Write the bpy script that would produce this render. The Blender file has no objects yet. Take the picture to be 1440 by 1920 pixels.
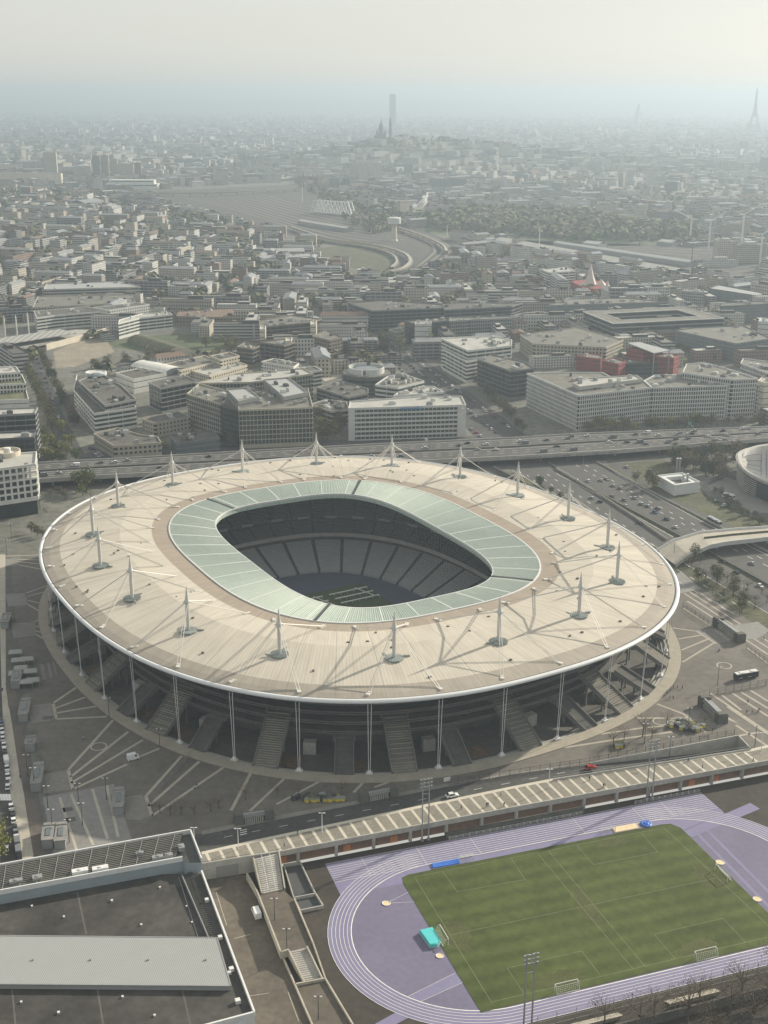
import bpy, math, random
from math import sin, cos, pi, radians, hypot, atan2, sqrt
from mathutils import Vector, Matrix
from mathutils.geometry import tessellate_polygon
random.seed(7)
sc = bpy.context.scene
COL = sc.collection

# ------------------------------------------------------------------ survey
# the camera as surveyed from the running track next door (metres, z up, looking along +Y)
FOC, PITCH, ROLL, CAMH = 2328.64, .3236, .0047, 241.96

def G(x, y, z=0.0):
    """ground position (at level z) of a point surveyed on the photograph"""
    u = (x-720)/FOC; v = -(y-960)/FOC
    c, s = cos(ROLL), sin(ROLL)
    u, v = c*u-s*v, s*u+c*v
    cp, sp = cos(PITCH), sin(PITCH)
    d = (u, cp+v*sp, -sp+v*cp)
    t = (z-CAMH)/d[2]
    return Vector((d[0]*t, d[1]*t, z))

TRK = (26.83, 327.56, .325, -5.84)      # running track: origin, heading, level
def T(u, v, z=TRK[3]):
    c, s = cos(TRK[2]), sin(TRK[2])
    return Vector((TRK[0]+u*c-v*s, TRK[1]+u*s+v*c, z))

# ------------------------------------------------------------------ materials
def mat(name, col, rough=.8, var=.12, scale=.3, metal=0., spec=.3, col2=None, bump=0., detail=4, trans=0., fine=0.):
    m = bpy.data.materials.new(name); m.use_nodes = True
    nt = m.node_tree; b = nt.nodes['Principled BSDF']
    b.inputs['Roughness'].default_value = rough
    b.inputs['Metallic'].default_value = metal
    b.inputs['Specular IOR Level'].default_value = spec
    if trans: b.inputs['Transmission Weight'].default_value = trans
    if len(col) == 3: col = (*col, 1)
    if var <= 0 and col2 is None:
        b.inputs['Base Color'].default_value = col; return m
    tc = nt.nodes.new('ShaderNodeTexCoord')
    n = nt.nodes.new('ShaderNodeTexNoise'); n.inputs['Scale'].default_value = scale; n.inputs['Detail'].default_value = detail
    n.inputs['Roughness'].default_value = .65
    nt.links.new(tc.outputs['Object'], n.inputs['Vector'])
    r = nt.nodes.new('ShaderNodeValToRGB')
    c2 = (*col2, 1) if col2 else tuple(min(1, c*(1+var)) for c in col[:3])+(1,)
    c1 = tuple(c*(1-var) for c in col[:3])+(1,)
    r.color_ramp.elements[0].position = .3; r.color_ramp.elements[0].color = c1
    r.color_ramp.elements[1].position = .7; r.color_ramp.elements[1].color = c2
    nt.links.new(n.outputs['Fac'], r.inputs['Fac'])
    out = r.outputs['Color']
    if fine:
        n2 = nt.nodes.new('ShaderNodeTexNoise'); n2.inputs['Scale'].default_value = scale*9; n2.inputs['Detail'].default_value = 3
        nt.links.new(tc.outputs['Object'], n2.inputs['Vector'])
        mr = nt.nodes.new('ShaderNodeMapRange'); mr.inputs[1].default_value = .3; mr.inputs[2].default_value = .7
        mr.inputs[3].default_value = 1-fine; mr.inputs[4].default_value = 1+fine
        nt.links.new(n2.outputs['Fac'], mr.inputs['Value'])
        mx = nt.nodes.new('ShaderNodeMix'); mx.data_type = 'RGBA'; mx.blend_type = 'MULTIPLY'; mx.inputs[0].default_value = 1
        nt.links.new(out, mx.inputs[6]); nt.links.new(mr.outputs[0], mx.inputs[7]); out = mx.outputs[2]
    nt.links.new(out, b.inputs['Base Color'])
    if bump:
        bp = nt.nodes.new('ShaderNodeBump'); bp.inputs['Strength'].default_value = bump
        nt.links.new(n.outputs['Fac'], bp.inputs['Height']); nt.links.new(bp.outputs['Normal'], b.inputs['Normal'])
    return m

def stripes_mat(name, c1, c2, period, axis, rough=.5, duty=.5, metal=0., angle=0., var=.08):
    """material with straight bands (corrugation, slats, deck boards) in object space"""
    m = mat(name, c1, rough, var, .2, metal, col2=None)
    nt = m.node_tree; b = nt.nodes['Principled BSDF']
    src = b.inputs['Base Color'].links[0].from_socket
    tc = nt.nodes.new('ShaderNodeTexCoord'); mp = nt.nodes.new('ShaderNodeMapping'); mp.inputs['Rotation'].default_value[2] = angle
    nt.links.new(tc.outputs['Object'], mp.inputs['Vector'])
    sx = nt.nodes.new('ShaderNodeSeparateXYZ'); nt.links.new(mp.outputs[0], sx.inputs[0])
    dv = nt.nodes.new('ShaderNodeMath'); dv.operation = 'DIVIDE'; dv.inputs[1].default_value = period
    nt.links.new(sx.outputs[axis], dv.inputs[0])
    fr = nt.nodes.new('ShaderNodeMath'); fr.operation = 'FRACT'; nt.links.new(dv.outputs[0], fr.inputs[0])
    gt = nt.nodes.new('ShaderNodeMath'); gt.operation = 'GREATER_THAN'; gt.inputs[1].default_value = duty
    nt.links.new(fr.outputs[0], gt.inputs[0])
    mx = nt.nodes.new('ShaderNodeMix'); mx.data_type = 'RGBA'
    nt.links.new(gt.outputs[0], mx.inputs[0]); nt.links.new(src, mx.inputs[6]); mx.inputs[7].default_value = (*c2, 1)
    nt.links.new(mx.outputs[2], b.inputs['Base Color'])
    return m

M = {}
M['asphalt'] = mat('asphalt', (.07, .07, .068), .85, .22, .06, fine=.18)
M['asphalt_worn'] = mat('asphalt_worn', (.08, .076, .068), .9, .25, .04, fine=.2)
M['motorway'] = mat('motorway_surface', (.085, .084, .08), .85, .15, .03, fine=.1)
M['parvis'] = mat('parvis_paving', (.15, .138, .122), .85, .16, .035, fine=.14)
M['plaza'] = mat('plaza_paving', (.24, .235, .225), .85, .1, .05, fine=.1)
M['apron'] = mat('apron_paving', (.22, .21, .195), .85, .12, .08, fine=.12)
M['walk'] = mat('walk_paving', (.23, .215, .18), .85, .15, .09, fine=.14)
M['stripe'] = mat('pale_stone_stripe', (.55, .51, .43), .8, .1, .3)
M['pale_stone'] = mat('pale_pavement', (.42, .39, .33), .85, .13, .12, fine=.1)
M['ringpath'] = mat('ring_path', (.36, .33, .27), .85, .1, .2, fine=.1)
M['lower_ground'] = mat('dark_tarmac', (.055, .048, .04), .9, .2, .05, fine=.15)
M['yard'] = mat('yard_tarmac', (.12, .105, .085), .9, .28, .06, fine=.15)
M['concrete'] = mat('concrete', (.38, .37, .34), .85, .18, .25, fine=.12)
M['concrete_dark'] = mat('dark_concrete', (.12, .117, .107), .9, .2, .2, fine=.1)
M['white_line'] = mat('line_paint', (.75, .74, .72), .7, .1, .5)
M['white_metal'] = mat('white_metal', (.68, .69, .68), .4, .06, .5)
M['grey_metal'] = mat('grey_metal', (.33, .34, .34), .45, .1, .5, metal=.3)
M['mast_metal'] = mat('mast_metal', (.52, .52, .5), .4, .06, .3)
M['dark_metal'] = mat('dark_metal', (.06, .065, .065), .5, .15, .5)
M['cable'] = mat('steel_cable', (.6, .58, .53), .45, .05, .5)
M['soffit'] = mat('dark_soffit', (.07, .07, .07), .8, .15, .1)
M['glass'] = mat('dark_glazing', (.03, .037, .04), .2, .55, .12, spec=.3)  # uneven tone paints varied reflections into the pane colour
M['glass2'] = mat('green_glazing', (.055, .075, .073), .2, .5, .12, spec=.35)  # same painted-in reflection variation, greener base
M['glass3'] = mat('blue_grey_glazing', (.13, .155, .165), .2, .2, .3, spec=.4)
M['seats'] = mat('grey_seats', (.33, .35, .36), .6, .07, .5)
M['seats_shaded'] = mat('shaded_grey_seats', (.115, .125, .13), .7, .1, .5)  # grey seats with the shade of the upper tiers put into the colour
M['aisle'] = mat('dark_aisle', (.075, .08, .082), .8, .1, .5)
M['grass'] = mat('pitch_turf', (.09, .13, .04), .95, .16, .035, col2=(.13, .165, .055), fine=.2)
M['lawn'] = mat('lawn', (.085, .105, .055), .95, .2, .05, fine=.25)
M['scrub'] = mat('scrub_ground', (.075, .085, .045), .95, .3, .05, col2=(.12, .12, .07), fine=.3)
M['bare'] = mat('bare_ground', (.27, .24, .19), .95, .2, .05, fine=.2)
M['ground'] = mat('city_ground', (.145, .145, .125), .95, .25, .02, fine=.25)
M['track'] = mat('purple_track', (.165, .152, .228), .85, .07, .06, fine=.06)
M['track_lane'] = mat('lilac_lanes', (.21, .2, .315), .85, .06, .08, fine=.05)
M['sand'] = mat('sand', (.72, .58, .38), .9, .12, .6)
M['blue'] = mat('blue_cover', (.05, .16, .55), .5, .2, .8)
M['cyan'] = mat('cyan_cover', (.1, .55, .56), .45, .1, .8)
M['surround_blue'] = mat('blue_grey_surround', (.085, .1, .15), .8, .12, .1)  # blue-grey tone of the ground around the turf
M['brick'] = mat('brown_brick', (.17, .105, .075), .85, .2, .6)
M['orange'] = mat('rust_door', (.4, .16, .07), .6, .1, .6)

# ------------------------------------------------------------------ mesh builder
class MB:
    def __init__(s): s.v = []; s.f = []; s.m = []; s.uv = None
    def face(s, pts, m=0):
        n = len(s.v); s.v += [tuple(p) for p in pts]; s.f.append(tuple(range(n, n+len(pts)))); s.m.append(m)
    def prism(s, poly, z0, z1, m=0, mtop=None, bottom=False):
        n = len(poly); a = sum(poly[i][0]*poly[(i+1) % n][1]-poly[(i+1) % n][0]*poly[i][1] for i in range(n))
        if a < 0: poly = poly[::-1]
        b = len(s.v)
        s.v += [(p[0], p[1], z0) for p in poly]+[(p[0], p[1], z1) for p in poly]
        for i in range(n):
            j = (i+1) % n; s.f.append((b+i, b+j, b+n+j, b+n+i)); s.m.append(m)
        s.f.append(tuple(range(b+n, b+2*n))); s.m.append(m if mtop is None else mtop)
        if bottom: s.f.append(tuple(range(b+n-1, b-1, -1))); s.m.append(m)
    def box(s, c, d, rz=0., m=0, z=None):
        """c = centre of the base, d = full sizes"""
        hx, hy = d[0]/2, d[1]/2; ca, sa = cos(rz), sin(rz)
        poly = [(c[0]+x*ca-y*sa, c[1]+x*sa+y*ca) for x, y in ((-hx, -hy), (hx, -hy), (hx, hy), (-hx, hy))]
        s.prism(poly, c[2], c[2]+d[2], m, bottom=True)
    def bar(s, p, q, w, h=None, m=0):
        """rectangular bar from p to q"""
        p, q = Vector(p), Vector(q); h = h or w; d = (q-p).normalized()
        x = d.cross(Vector((0, 0, 1)));
        if x.length < 1e-4: x = Vector((1, 0, 0))
        x.normalize(); y = x.cross(d)
        b = len(s.v)
        for e in (p, q):
            for sx, sy in ((-1, -1), (1, -1), (1, 1), (-1, 1)): s.v.append(tuple(e+x*sx*w/2+y*sy*h/2))
        for i in range(4):
            j = (i+1) % 4; s.f.append((b+i, b+j, b+4+j, b+4+i)); s.m.append(m)
        s.f += [(b+3, b+2, b+1, b), (b+4, b+5, b+6, b+7)]; s.m += [m, m]
    def tube(s, pts, rad, n=6, m=0, cap=True):
        pts = [Vector(p) for p in pts]
        if not hasattr(rad, '__len__'): rad = [rad]*len(pts)
        rings = []
        for k, p in enumerate(pts):
            d = (pts[min(k+1, len(pts)-1)]-pts[max(k-1, 0)]).normalized()
            x = d.cross(Vector((0, 0, 1)))
            if x.length < 1e-3: x = Vector((1, 0, 0))
            x.normalize(); y = d.cross(x); b = len(s.v)
            for i in range(n):
                a = 2*pi*i/n; s.v.append(tuple(p+(x*cos(a)+y*sin(a))*rad[k]))
            rings.append(b)
        for a, b in zip(rings, rings[1:]):
            for i in range(n):
                j = (i+1) % n; s.f.append((a+i, a+j, b+j, b+i)); s.m.append(m)
        if cap:
            s.f.append(tuple(rings[0]+i for i in range(n-1, -1, -1))); s.m.append(m)
            s.f.append(tuple(rings[-1]+i for i in range(n))); s.m.append(m)
    def lathe(s, c, prof, n=16, m=0, rz=0.):
        """prof = [(radius, z)...] about the vertical through c"""
        rings = []
        for r, z in prof:
            b = len(s.v); rings.append(b)
            for i in range(n):
                a = 2*pi*i/n+rz; s.v.append((c[0]+r*cos(a), c[1]+r*sin(a), c[2]+z))
        for a, b in zip(rings, rings[1:]):
            for i in range(n):
                j = (i+1) % n; s.f.append((a+i, a+j, b+j, b+i)); s.m.append(m)
        s.f.append(tuple(rings[-1]+i for i in range(n))); s.m.append(m)
    def strip(s, A, B, m=0, closed=False):
        """quads between two polylines"""
        n = len(A); b = len(s.v); s.v += [tuple(p) for p in A]+[tuple(p) for p in B]
        for i in range(n if closed else n-1):
            j = (i+1) % n; s.f.append((b+i, b+j, b+n+j, b+n+i)); s.m.append(m)
    def build(s, name, mats, parent=None, smooth=False, keep=False):
        if not isinstance(mats, (list, tuple)): mats = [mats]
        v = s.v
        if parent is not None and not keep:
            o_ = parent
            L = Vector((0, 0, 0)); 
            while o_ is not None: L = L+Vector(o_.location); o_ = o_.parent
            v = [(p[0]-L[0], p[1]-L[1], p[2]-L[2]) for p in v]
        me = bpy.data.meshes.new(name); me.from_pydata(v, [], s.f)
        for m_ in mats: me.materials.append(m_)
        if len(mats) > 1: me.polygons.foreach_set('material_index', s.m)
        if smooth: me.polygons.foreach_set('use_smooth', [True]*len(s.f))
        if s.uv:
            l = me.uv_layers.new(name='UVMap'); flat = []
            for t in s.uv: flat += [c for p in t for c in p]
            l.data.foreach_set('uv', flat)
        me.update()
        o = bpy.data.objects.new(name, me); COL.objects.link(o)
        if parent is not None: o.parent = parent
        return o

def tag(o, label=None, cat=None, group=None, kind=None):
    if label: o['label'] = label
    if cat: o['category'] = cat
    if group: o['group'] = group
    if kind: o['kind'] = kind
    return o
def thing(name, label, cat, loc=(0, 0, 0), rz=0., group=None):
    o = bpy.data.objects.new(name, None); COL.objects.link(o); o.location = loc; o.rotation_euler = (0, 0, rz)
    o.empty_display_size = 1
    return tag(o, label, cat, group)
def struct(name, mb, m, **k): return tag(mb.build(name, m, **k), kind='structure')
def dup(root, loc, rz=0., label=None, group=None, scale=None):
    """a copy of a thing with copies of its parts and sub-parts"""
    r = root.copy(); COL.objects.link(r); r.location = loc; r.rotation_euler = (0, 0, rz)
    if scale: r.scale = scale if hasattr(scale, '__len__') else (scale,)*3
    if label: r['label'] = label
    if group: r['group'] = group
    for ch in list(root.children):
        c = ch.copy(); COL.objects.link(c); c.parent = r
        for g in ch.children:
            d = g.copy(); COL.objects.link(d); d.parent = c
    return r
def inside(p, poly):
    c = False; n = len(poly); j = n-1
    for i in range(n):
        a, b = poly[i], poly[j]
        if (a[1] > p[1]) != (b[1] > p[1]) and p[0] < (b[0]-a[0])*(p[1]-a[1])/(b[1]-a[1])+a[0]: c = not c
        j = i
    return c
_pl = [0]
def patch(name, px, m, z=0., up=.02, mb=None, world=False):
    """flat ground patch from surveyed corner points"""
    P = [Vector(p) if world else G(p[0], p[1], z) for p in px]
    for p in P: p.z = z+up
    b = mb or MB(); t = tessellate_polygon([P])
    for tri in t:
        q = [P[i] for i in tri]
        if (q[1]-q[0]).cross(q[2]-q[0]).z < 0: q = q[::-1]
        b.face(q)
    if mb is None: return struct(name, b, m)
def ribbon(mb, A, B, w, z=None, up=.04, m=0):
    """painted line between two points on the ground"""
    A, B = Vector(A), Vector(B); d = (B-A); d.z = 0; d.normalize(); n = Vector((-d.y, d.x, 0))*w/2
    if z is not None: A.z = B.z = z
    u = Vector((0, 0, up))
    mb.face([A-n+u, B-n+u, B+n+u, A+n+u], m)

# ------------------------------------------------------------------ camera, sky, sun, air
cam = bpy.data.cameras.new('camera'); co = bpy.data.objects.new('camera', cam); COL.objects.link(co)
X = Vector((1, 0, 0)); F = Vector((0, cos(PITCH), -sin(PITCH))); U = Vector((0, sin(PITCH), cos(PITCH)))
R_ = cos(ROLL)*X+sin(ROLL)*U; U_ = -sin(ROLL)*X+cos(ROLL)*U
mw = Matrix((( R_.x, U_.x, -F.x, 0), (R_.y, U_.y, -F.y, 0), (R_.z, U_.z, -F.z, CAMH), (0, 0, 0, 1)))
co.matrix_world = mw
cam.sensor_fit = 'VERTICAL'; cam.sensor_height = 24; cam.lens = FOC*24/1920
cam.clip_start = 1; cam.clip_end = 150000
sc.camera = co
SUN_EL, SUN_AZ = radians(24.0), radians(52.0)       # azimuth from +Y towards +X
w = bpy.data.worlds.new('World'); sc.world = w; w.use_nodes = True
nt = w.node_tree; bg = nt.nodes['Background']
sky = nt.nodes.new('ShaderNodeTexSky'); sky.sky_type = 'NISHITA'; sky.sun_disc = False
sky.sun_elevation = SUN_EL; sky.sun_rotation = SUN_AZ
sky.altitude = 100; sky.air_density = 1.0; sky.dust_density = 1.2; sky.ozone_density = 1.0
hs = nt.nodes.new('ShaderNodeHueSaturation'); hs.inputs['Saturation'].default_value = .6
nt.links.new(sky.outputs[0], hs.inputs['Color']); mxs = nt.nodes.new('ShaderNodeMix'); mxs.data_type = 'RGBA'; mxs.inputs[0].default_value = .64      # thin even overcast veiling the clear sky
nt.links.new(hs.outputs[0], mxs.inputs[6]); mxs.inputs[7].default_value = (8.55, 8.4, 7.7, 1)
nt.links.new(mxs.outputs[2], bg.inputs['Color']); bg.inputs['Strength'].default_value = .07
sl = bpy.data.lights.new('sun', 'SUN'); sl.energy = 5.0; sl.angle = radians(.9); sl.color = (1, .9, .745)
so = bpy.data.objects.new('sun', sl); COL.objects.link(so)
sd = Vector((sin(SUN_AZ)*cos(SUN_EL), cos(SUN_AZ)*cos(SUN_EL), sin(SUN_EL)))
so.rotation_euler = sd.to_track_quat('Z', 'Y').to_euler(); so.location = (300, 300, 600)
sc.view_settings.view_transform = 'Standard'; sc.view_settings.look = 'None'
sc.view_settings.exposure = 0.55; sc.view_settings.gamma = 1
sc.cycles.max_bounces = 5; sc.cycles.diffuse_bounces = 2; sc.cycles.glossy_bounces = 2; sc.cycles.transmission_bounces = 3
sc.cycles.volume_bounces = 0; sc.cycles.caustics_reflective = False; sc.cycles.caustics_refractive = False
sc.cycles.use_denoising = True
def haze():
    b = MB(); b.box((0, 30000, -14), (150000, 76000, 337))
    m = bpy.data.materials.new('haze'); m.use_nodes = True; nt = m.node_tree
    nt.nodes.remove(nt.nodes['Principled BSDF'])
    v = nt.nodes.new('ShaderNodeVolumePrincipled')
    v.inputs['Color'].default_value = (.548, .668, .772, 1); v.inputs['Density'].default_value = HAZE
    v.inputs['Anisotropy'].default_value = .35
    nt.links.new(v.outputs[0], nt.nodes['Material Output'].inputs['Volume'])
    o = b.build('haze', m); tag(o, kind='stuff')
HAZE = 1.65e-4
haze()
# ------------------------------------------------------------------ stadium
SX, SY, SA, SB, ST, SN = -17.93, 570.68, 161.58, 140.68, 2.1029, 2.356
NS = 288
def curve(a, b, n, N=NS, ph=0.):
    """superellipse resampled to N equal arcs, starting on the +u axis"""
    K = 4000; pts = []
    for i in range(K+1):
        t = 2*pi*i/K; c, s = cos(t), sin(t)
        r = ((abs(c)/a)**n+(abs(s)/b)**n)**(-1/n); pts.append((r*c, r*s))
    L = [0.]
    for p, q in zip(pts, pts[1:]): L.append(L[-1]+hypot(q[0]-p[0], q[1]-p[1]))
    out = []; k = 0
    for i in range(N):
        s = (L[-1]*(i/N+ph)) % L[-1]
        if s < L[k]: k = 0
        while L[k+1] < s: k += 1
        f = (s-L[k])/(L[k+1]-L[k]); p, q = pts[k], pts[k+1]
        out.append((p[0]+(q[0]-p[0])*f, p[1]+(q[1]-p[1])*f))
    return out
C1 = curve(SA, SB, SN)                       # rim outline
def turn(P, a): return [(p[0]*cos(a)-p[1]*sin(a), p[0]*sin(a)+p[1]*cos(a)) for p in P]
CG = turn(curve(97.6, 77.1, 2.83), -.025)                  # outside of the glass ring
CI = turn(curve(79.0, 51.2, 3.5), -.02)                  # the opening
def at(u, r):
    """point at arc fraction u on the rim outline scaled by r"""
    x = (u % 1)*NS; i = int(x); f = x-i; p, q = C1[i % NS], C1[(i+1) % NS]
    return Vector(((p[0]+(q[0]-p[0])*f)*r, (p[1]+(q[1]-p[1])*f)*r, 0))
def lerp2(A, B, t): return [(a[0]+(b[0]-a[0])*t, a[1]+(b[1]-a[1])*t) for a, b in zip(A, B)]
stad = thing('stadium', 'huge oval stadium under a floating pale roof ringed by slender masts', 'stadium', (SX, SY, 0), ST)
def ring_surface(rings, name, mats, mids=None, smooth=True, parent=stad, uvs=True):
    """lofted closed surface from rings = [(outline, z), ...], outermost first; uv = (arc, ring)"""
    b = MB(); N = len(rings[0][0])
    for o_, z in rings: b.v += [(p[0], p[1], z) for p in o_]
    uv = []
    for k in range(len(rings)-1):
        for i in range(N):
            j = (i+1) % N
            b.f.append((k*N+i, k*N+j, (k+1)*N+j, (k+1)*N+i)); b.m.append(mids[k] if mids else 0)
            t0, t1 = k/(len(rings)-1), (k+1)/(len(rings)-1)
            uv.append(((i/N, t0), ((i+1)/N, t0), ((i+1)/N, t1), (i/N, t1)))
    if uvs: b.uv = uv
    return b.build(name, mats, parent, smooth=smooth, keep=True)

def roof_mat(name, col, seams, dark):
    m = mat(name, col, .75, .07, .03, spec=.12); nt = m.node_tree; b = nt.nodes['Principled BSDF']
    src = b.inputs['Base Color'].links[0].from_socket
    uv = nt.nodes.new('ShaderNodeUVMap'); sx = nt.nodes.new('ShaderNodeSeparateXYZ'); nt.links.new(uv.outputs[0], sx.inputs[0])
    def fr(k, thr, lo):
        a = nt.nodes.new('ShaderNodeMath'); a.operation = 'MULTIPLY'; a.inputs[1].default_value = k; nt.links.new(sx.outputs[0], a.inputs[0])
        f = nt.nodes.new('ShaderNodeMath'); f.operation = 'FRACT'; nt.links.new(a.outputs[0], f.inputs[0])
        g = nt.nodes.new('ShaderNodeMath'); g.operation = 'LESS_THAN'; g.inputs[1].default_value = thr; nt.links.new(f.outputs[0], g.inputs[0])
        r = nt.nodes.new('ShaderNodeMapRange'); r.inputs[3].default_value = 1; r.inputs[4].default_value = lo; nt.links.new(g.outputs[0], r.inputs[0])
        return r.outputs[0]
    def mul(a, bb):
        x = nt.nodes.new('ShaderNodeMix'); x.data_type = 'RGBA'; x.blend_type = 'MULTIPLY'; x.inputs[0].default_value = 1
        nt.links.new(a, x.inputs[6]); nt.links.new(bb, x.inputs[7]); return x.outputs[2]
    out = mul(src, fr(seams, .16, dark)); out = mul(out, fr(seams/12, .03, dark*.96))
    # streaks of dirt running down the sheets
    mp = nt.nodes.new('ShaderNodeMapping'); mp.inputs['Scale'].default_value = (420, 5, 1); nt.links.new(uv.outputs[0], mp.inputs[0])
    n = nt.nodes.new('ShaderNodeTexNoise'); n.inputs['Scale'].default_value = 1; n.inputs['Detail'].default_value = 4; nt.links.new(mp.outputs[0], n.inputs['Vector'])
    r = nt.nodes.new('ShaderNodeMapRange'); r.inputs[1].default_value = .3; r.inputs[2].default_value = .72; r.inputs[3].default_value = .88; r.inputs[4].default_value = 1.07
    nt.links.new(n.outputs['Fac'], r.inputs[0]); out = mul(out, r.outputs[0])
    nt.links.new(out, b.inputs['Base Color'])
    return m
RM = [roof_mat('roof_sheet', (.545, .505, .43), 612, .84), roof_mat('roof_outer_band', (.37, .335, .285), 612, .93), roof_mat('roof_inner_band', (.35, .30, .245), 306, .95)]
CR = [(p[0]*.986, p[1]*.986) for p in C1]
def rr(t): return lerp2(CR, CG, t)
# t: 0 rim .. 1 glass
prof = [(0, 32.2), (.05, 32.9), (.13, 33.55), (.135, 33.57), (.3, 34.75), (.45, 35.8), (.6, 36.6), (.605, 36.6), (.75, 36.2), (.855, 35.9), (.86, 35.88), (.93, 35.75), (1, 35.6)]
rings = [(rr(t), z) for t, z in prof]
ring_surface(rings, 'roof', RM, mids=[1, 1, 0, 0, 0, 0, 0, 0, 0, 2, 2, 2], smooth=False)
def roof_z(r):
    t = min(1, max(0, (1-r)/.40))
    for (a, za), (b, zb) in zip(prof, prof[1:]):
        if a <= t <= b: return za+(zb-za)*(t-a)/(b-a+1e-9)
    return 35.6
def sc_(k): return [(p[0]*k, p[1]*k) for p in C1]
D0 = .0145
ring_surface([(sc_(1.0-D0), 32.05), (sc_(1.003-D0), 32.0), (sc_(1.004-D0), 32.35), (sc_(1.008-D0), 32.5), (sc_(1.0125-D0), 32.3), (sc_(1.0145-D0), 31.9), (sc_(1.0145-D0), 31.4), (sc_(1.012-D0), 30.95), (sc_(1.004-D0), 30.7), (sc_(.975), 30.6)],
             'roof_rim', [M['dark_metal'], mat('rim_white', (.66, .68, .69), .35, .05, .3, spec=.6)], mids=[0]+[1]*8)
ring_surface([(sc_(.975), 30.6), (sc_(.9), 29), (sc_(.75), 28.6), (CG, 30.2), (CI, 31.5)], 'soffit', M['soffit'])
# glass ring: minty panels with ribs
gm = roof_mat('mint_glass', (.40, .48, .42), 288, .78)
b = MB(); N = NS
gl = ring_surface([(CG, 35.9), (lerp2(CG, CI, .5), 35.2), (CI, 34.2), (CI, 33.2), (CI, 31.5)], 'glass_canopy', [gm, M['white_metal']], mids=[0, 0, 1, 0], smooth=False)
ribs = MB(); RIBM = mat('rib_metal', (.6, .65, .6), .5, .05, .4)
for i in range(NS*2):
    k = i//2; f = (i % 2)*.5
    def pt(C, z): a, c = C[k], C[(k+1) % NS]; return Vector((a[0]+(c[0]-a[0])*f, a[1]+(c[1]-a[1])*f, z))
    a, m_, c = pt(CG, 36.0), pt(lerp2(CG, CI, .5), 35.3), pt(CI, 34.3)
    big = (i % 16 == 0); ww = .6 if big else .16
    rm_ = MB() if big else ribs
    rm_.bar(a, m_, ww, .22); rm_.bar(m_, c, ww, .22)
    if big: rm_.build('canopy_rib', RIBM, stad, keep=True)
ribs.build('glazing_bar', RIBM, stad, keep=True)['kind'] = 'stuff'
for nm, C, z, wd in (('canopy_edge', CG, 36.05, .55), ('canopy_edge', CI, 34.35, .6)):
    ring_surface([(lerp2(C, [(0, 0)]*NS, -.004), z-.5), (lerp2(C, [(0, 0)]*NS, -.004), z), (lerp2(C, [(0, 0)]*NS, .004), z), (lerp2(C, [(0, 0)]*NS, .004), z-.5)], nm, M['white_metal'], smooth=False)
# joint channels across the glass ring
for dg_ in (20, 143, 208, 327):
    i = min(range(NS), key=lambda q: abs((math.degrees(atan2(CG[q][1], CG[q][0]))-dg_+180) % 360-180)); a, c = CG[i], CI[i]
    gut = MB(); gut.bar((a[0], a[1], 36.1), (c[0], c[1], 34.45), 1.3, .5); gut.build('canopy_joint', M['dark_metal'], stad, keep=True)
# bowl: pitch level -11
def tier(name, a0, b0, z0, a1, b1, z1, rows, n0, n1, mats):
    R0, R1 = curve(a0, b0, n0), curve(a1, b1, n1); rg = []; mids = []
    for k in range(rows):
        t0, t1 = k/rows, (k+1)/rows
        za = z0+(z1-z0)*(t0**1.1); zb = z0+(z1-z0)*(t1**1.1)
        rg += [(lerp2(R0, R1, t0), zb), (lerp2(R0, R1, t1-.002), zb)]
    rg = [(R0, z0-1.2)]+rg
    o = ring_surface(rg[::-1], name, mats, mids=[0]*(len(rg)-1), smooth=False)
    return R0, R1
sm = M['seats'].copy(); sm.name = 'seat_blocks'
def aisles(m, cnt, wd, dark, wide=None):
    nt = m.node_tree; b = nt.nodes['Principled BSDF']; src = b.inputs['Base Color'].links[0].from_socket
    uv = nt.nodes.new('ShaderNodeUVMap'); sx = nt.nodes.new('ShaderNodeSeparateXYZ'); nt.links.new(uv.outputs[0], sx.inputs[0])
    a = nt.nodes.new('ShaderNodeMath'); a.operation = 'MULTIPLY'; a.inputs[1].default_value = cnt; nt.links.new(sx.outputs[0], a.inputs[0])
    f = nt.nodes.new('ShaderNodeMath'); f.operation = 'FRACT'; nt.links.new(a.outputs[0], f.inputs[0])
    g = nt.nodes.new('ShaderNodeMath'); g.operation = 'LESS_THAN'; g.inputs[1].default_value = wd; nt.links.new(f.outputs[0], g.inputs[0])
    x = nt.nodes.new('ShaderNodeMix'); x.data_type = 'RGBA'; nt.links.new(g.outputs[0], x.inputs[0]); nt.links.new(src, x.inputs[6]); x.inputs[7].default_value = (*dark, 1)
    nt.links.new(x.outputs[2], b.inputs['Base Color'])
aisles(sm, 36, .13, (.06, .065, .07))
sm2 = M['seats_shaded'].copy(); sm2.name = 'upper_seat_blocks'; aisles(sm2, 54, .08, (.05, .055, .06))  # middle and upper tiers use the seat colour with painted-in shade
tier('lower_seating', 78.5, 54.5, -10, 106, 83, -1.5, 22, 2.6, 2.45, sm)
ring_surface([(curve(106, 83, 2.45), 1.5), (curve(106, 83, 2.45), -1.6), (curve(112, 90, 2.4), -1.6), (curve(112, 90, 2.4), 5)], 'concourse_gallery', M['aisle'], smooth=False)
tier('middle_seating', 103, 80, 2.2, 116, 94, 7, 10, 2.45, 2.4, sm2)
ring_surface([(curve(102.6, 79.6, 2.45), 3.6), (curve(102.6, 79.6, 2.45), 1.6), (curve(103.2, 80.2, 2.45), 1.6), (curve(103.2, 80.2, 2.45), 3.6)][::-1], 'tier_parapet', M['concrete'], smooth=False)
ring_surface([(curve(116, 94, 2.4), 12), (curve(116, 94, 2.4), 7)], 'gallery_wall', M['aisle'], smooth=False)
tier('upper_seating', 112, 90, 11, 142, 121, 27.5, 26, 2.4, SN, sm2)
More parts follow.
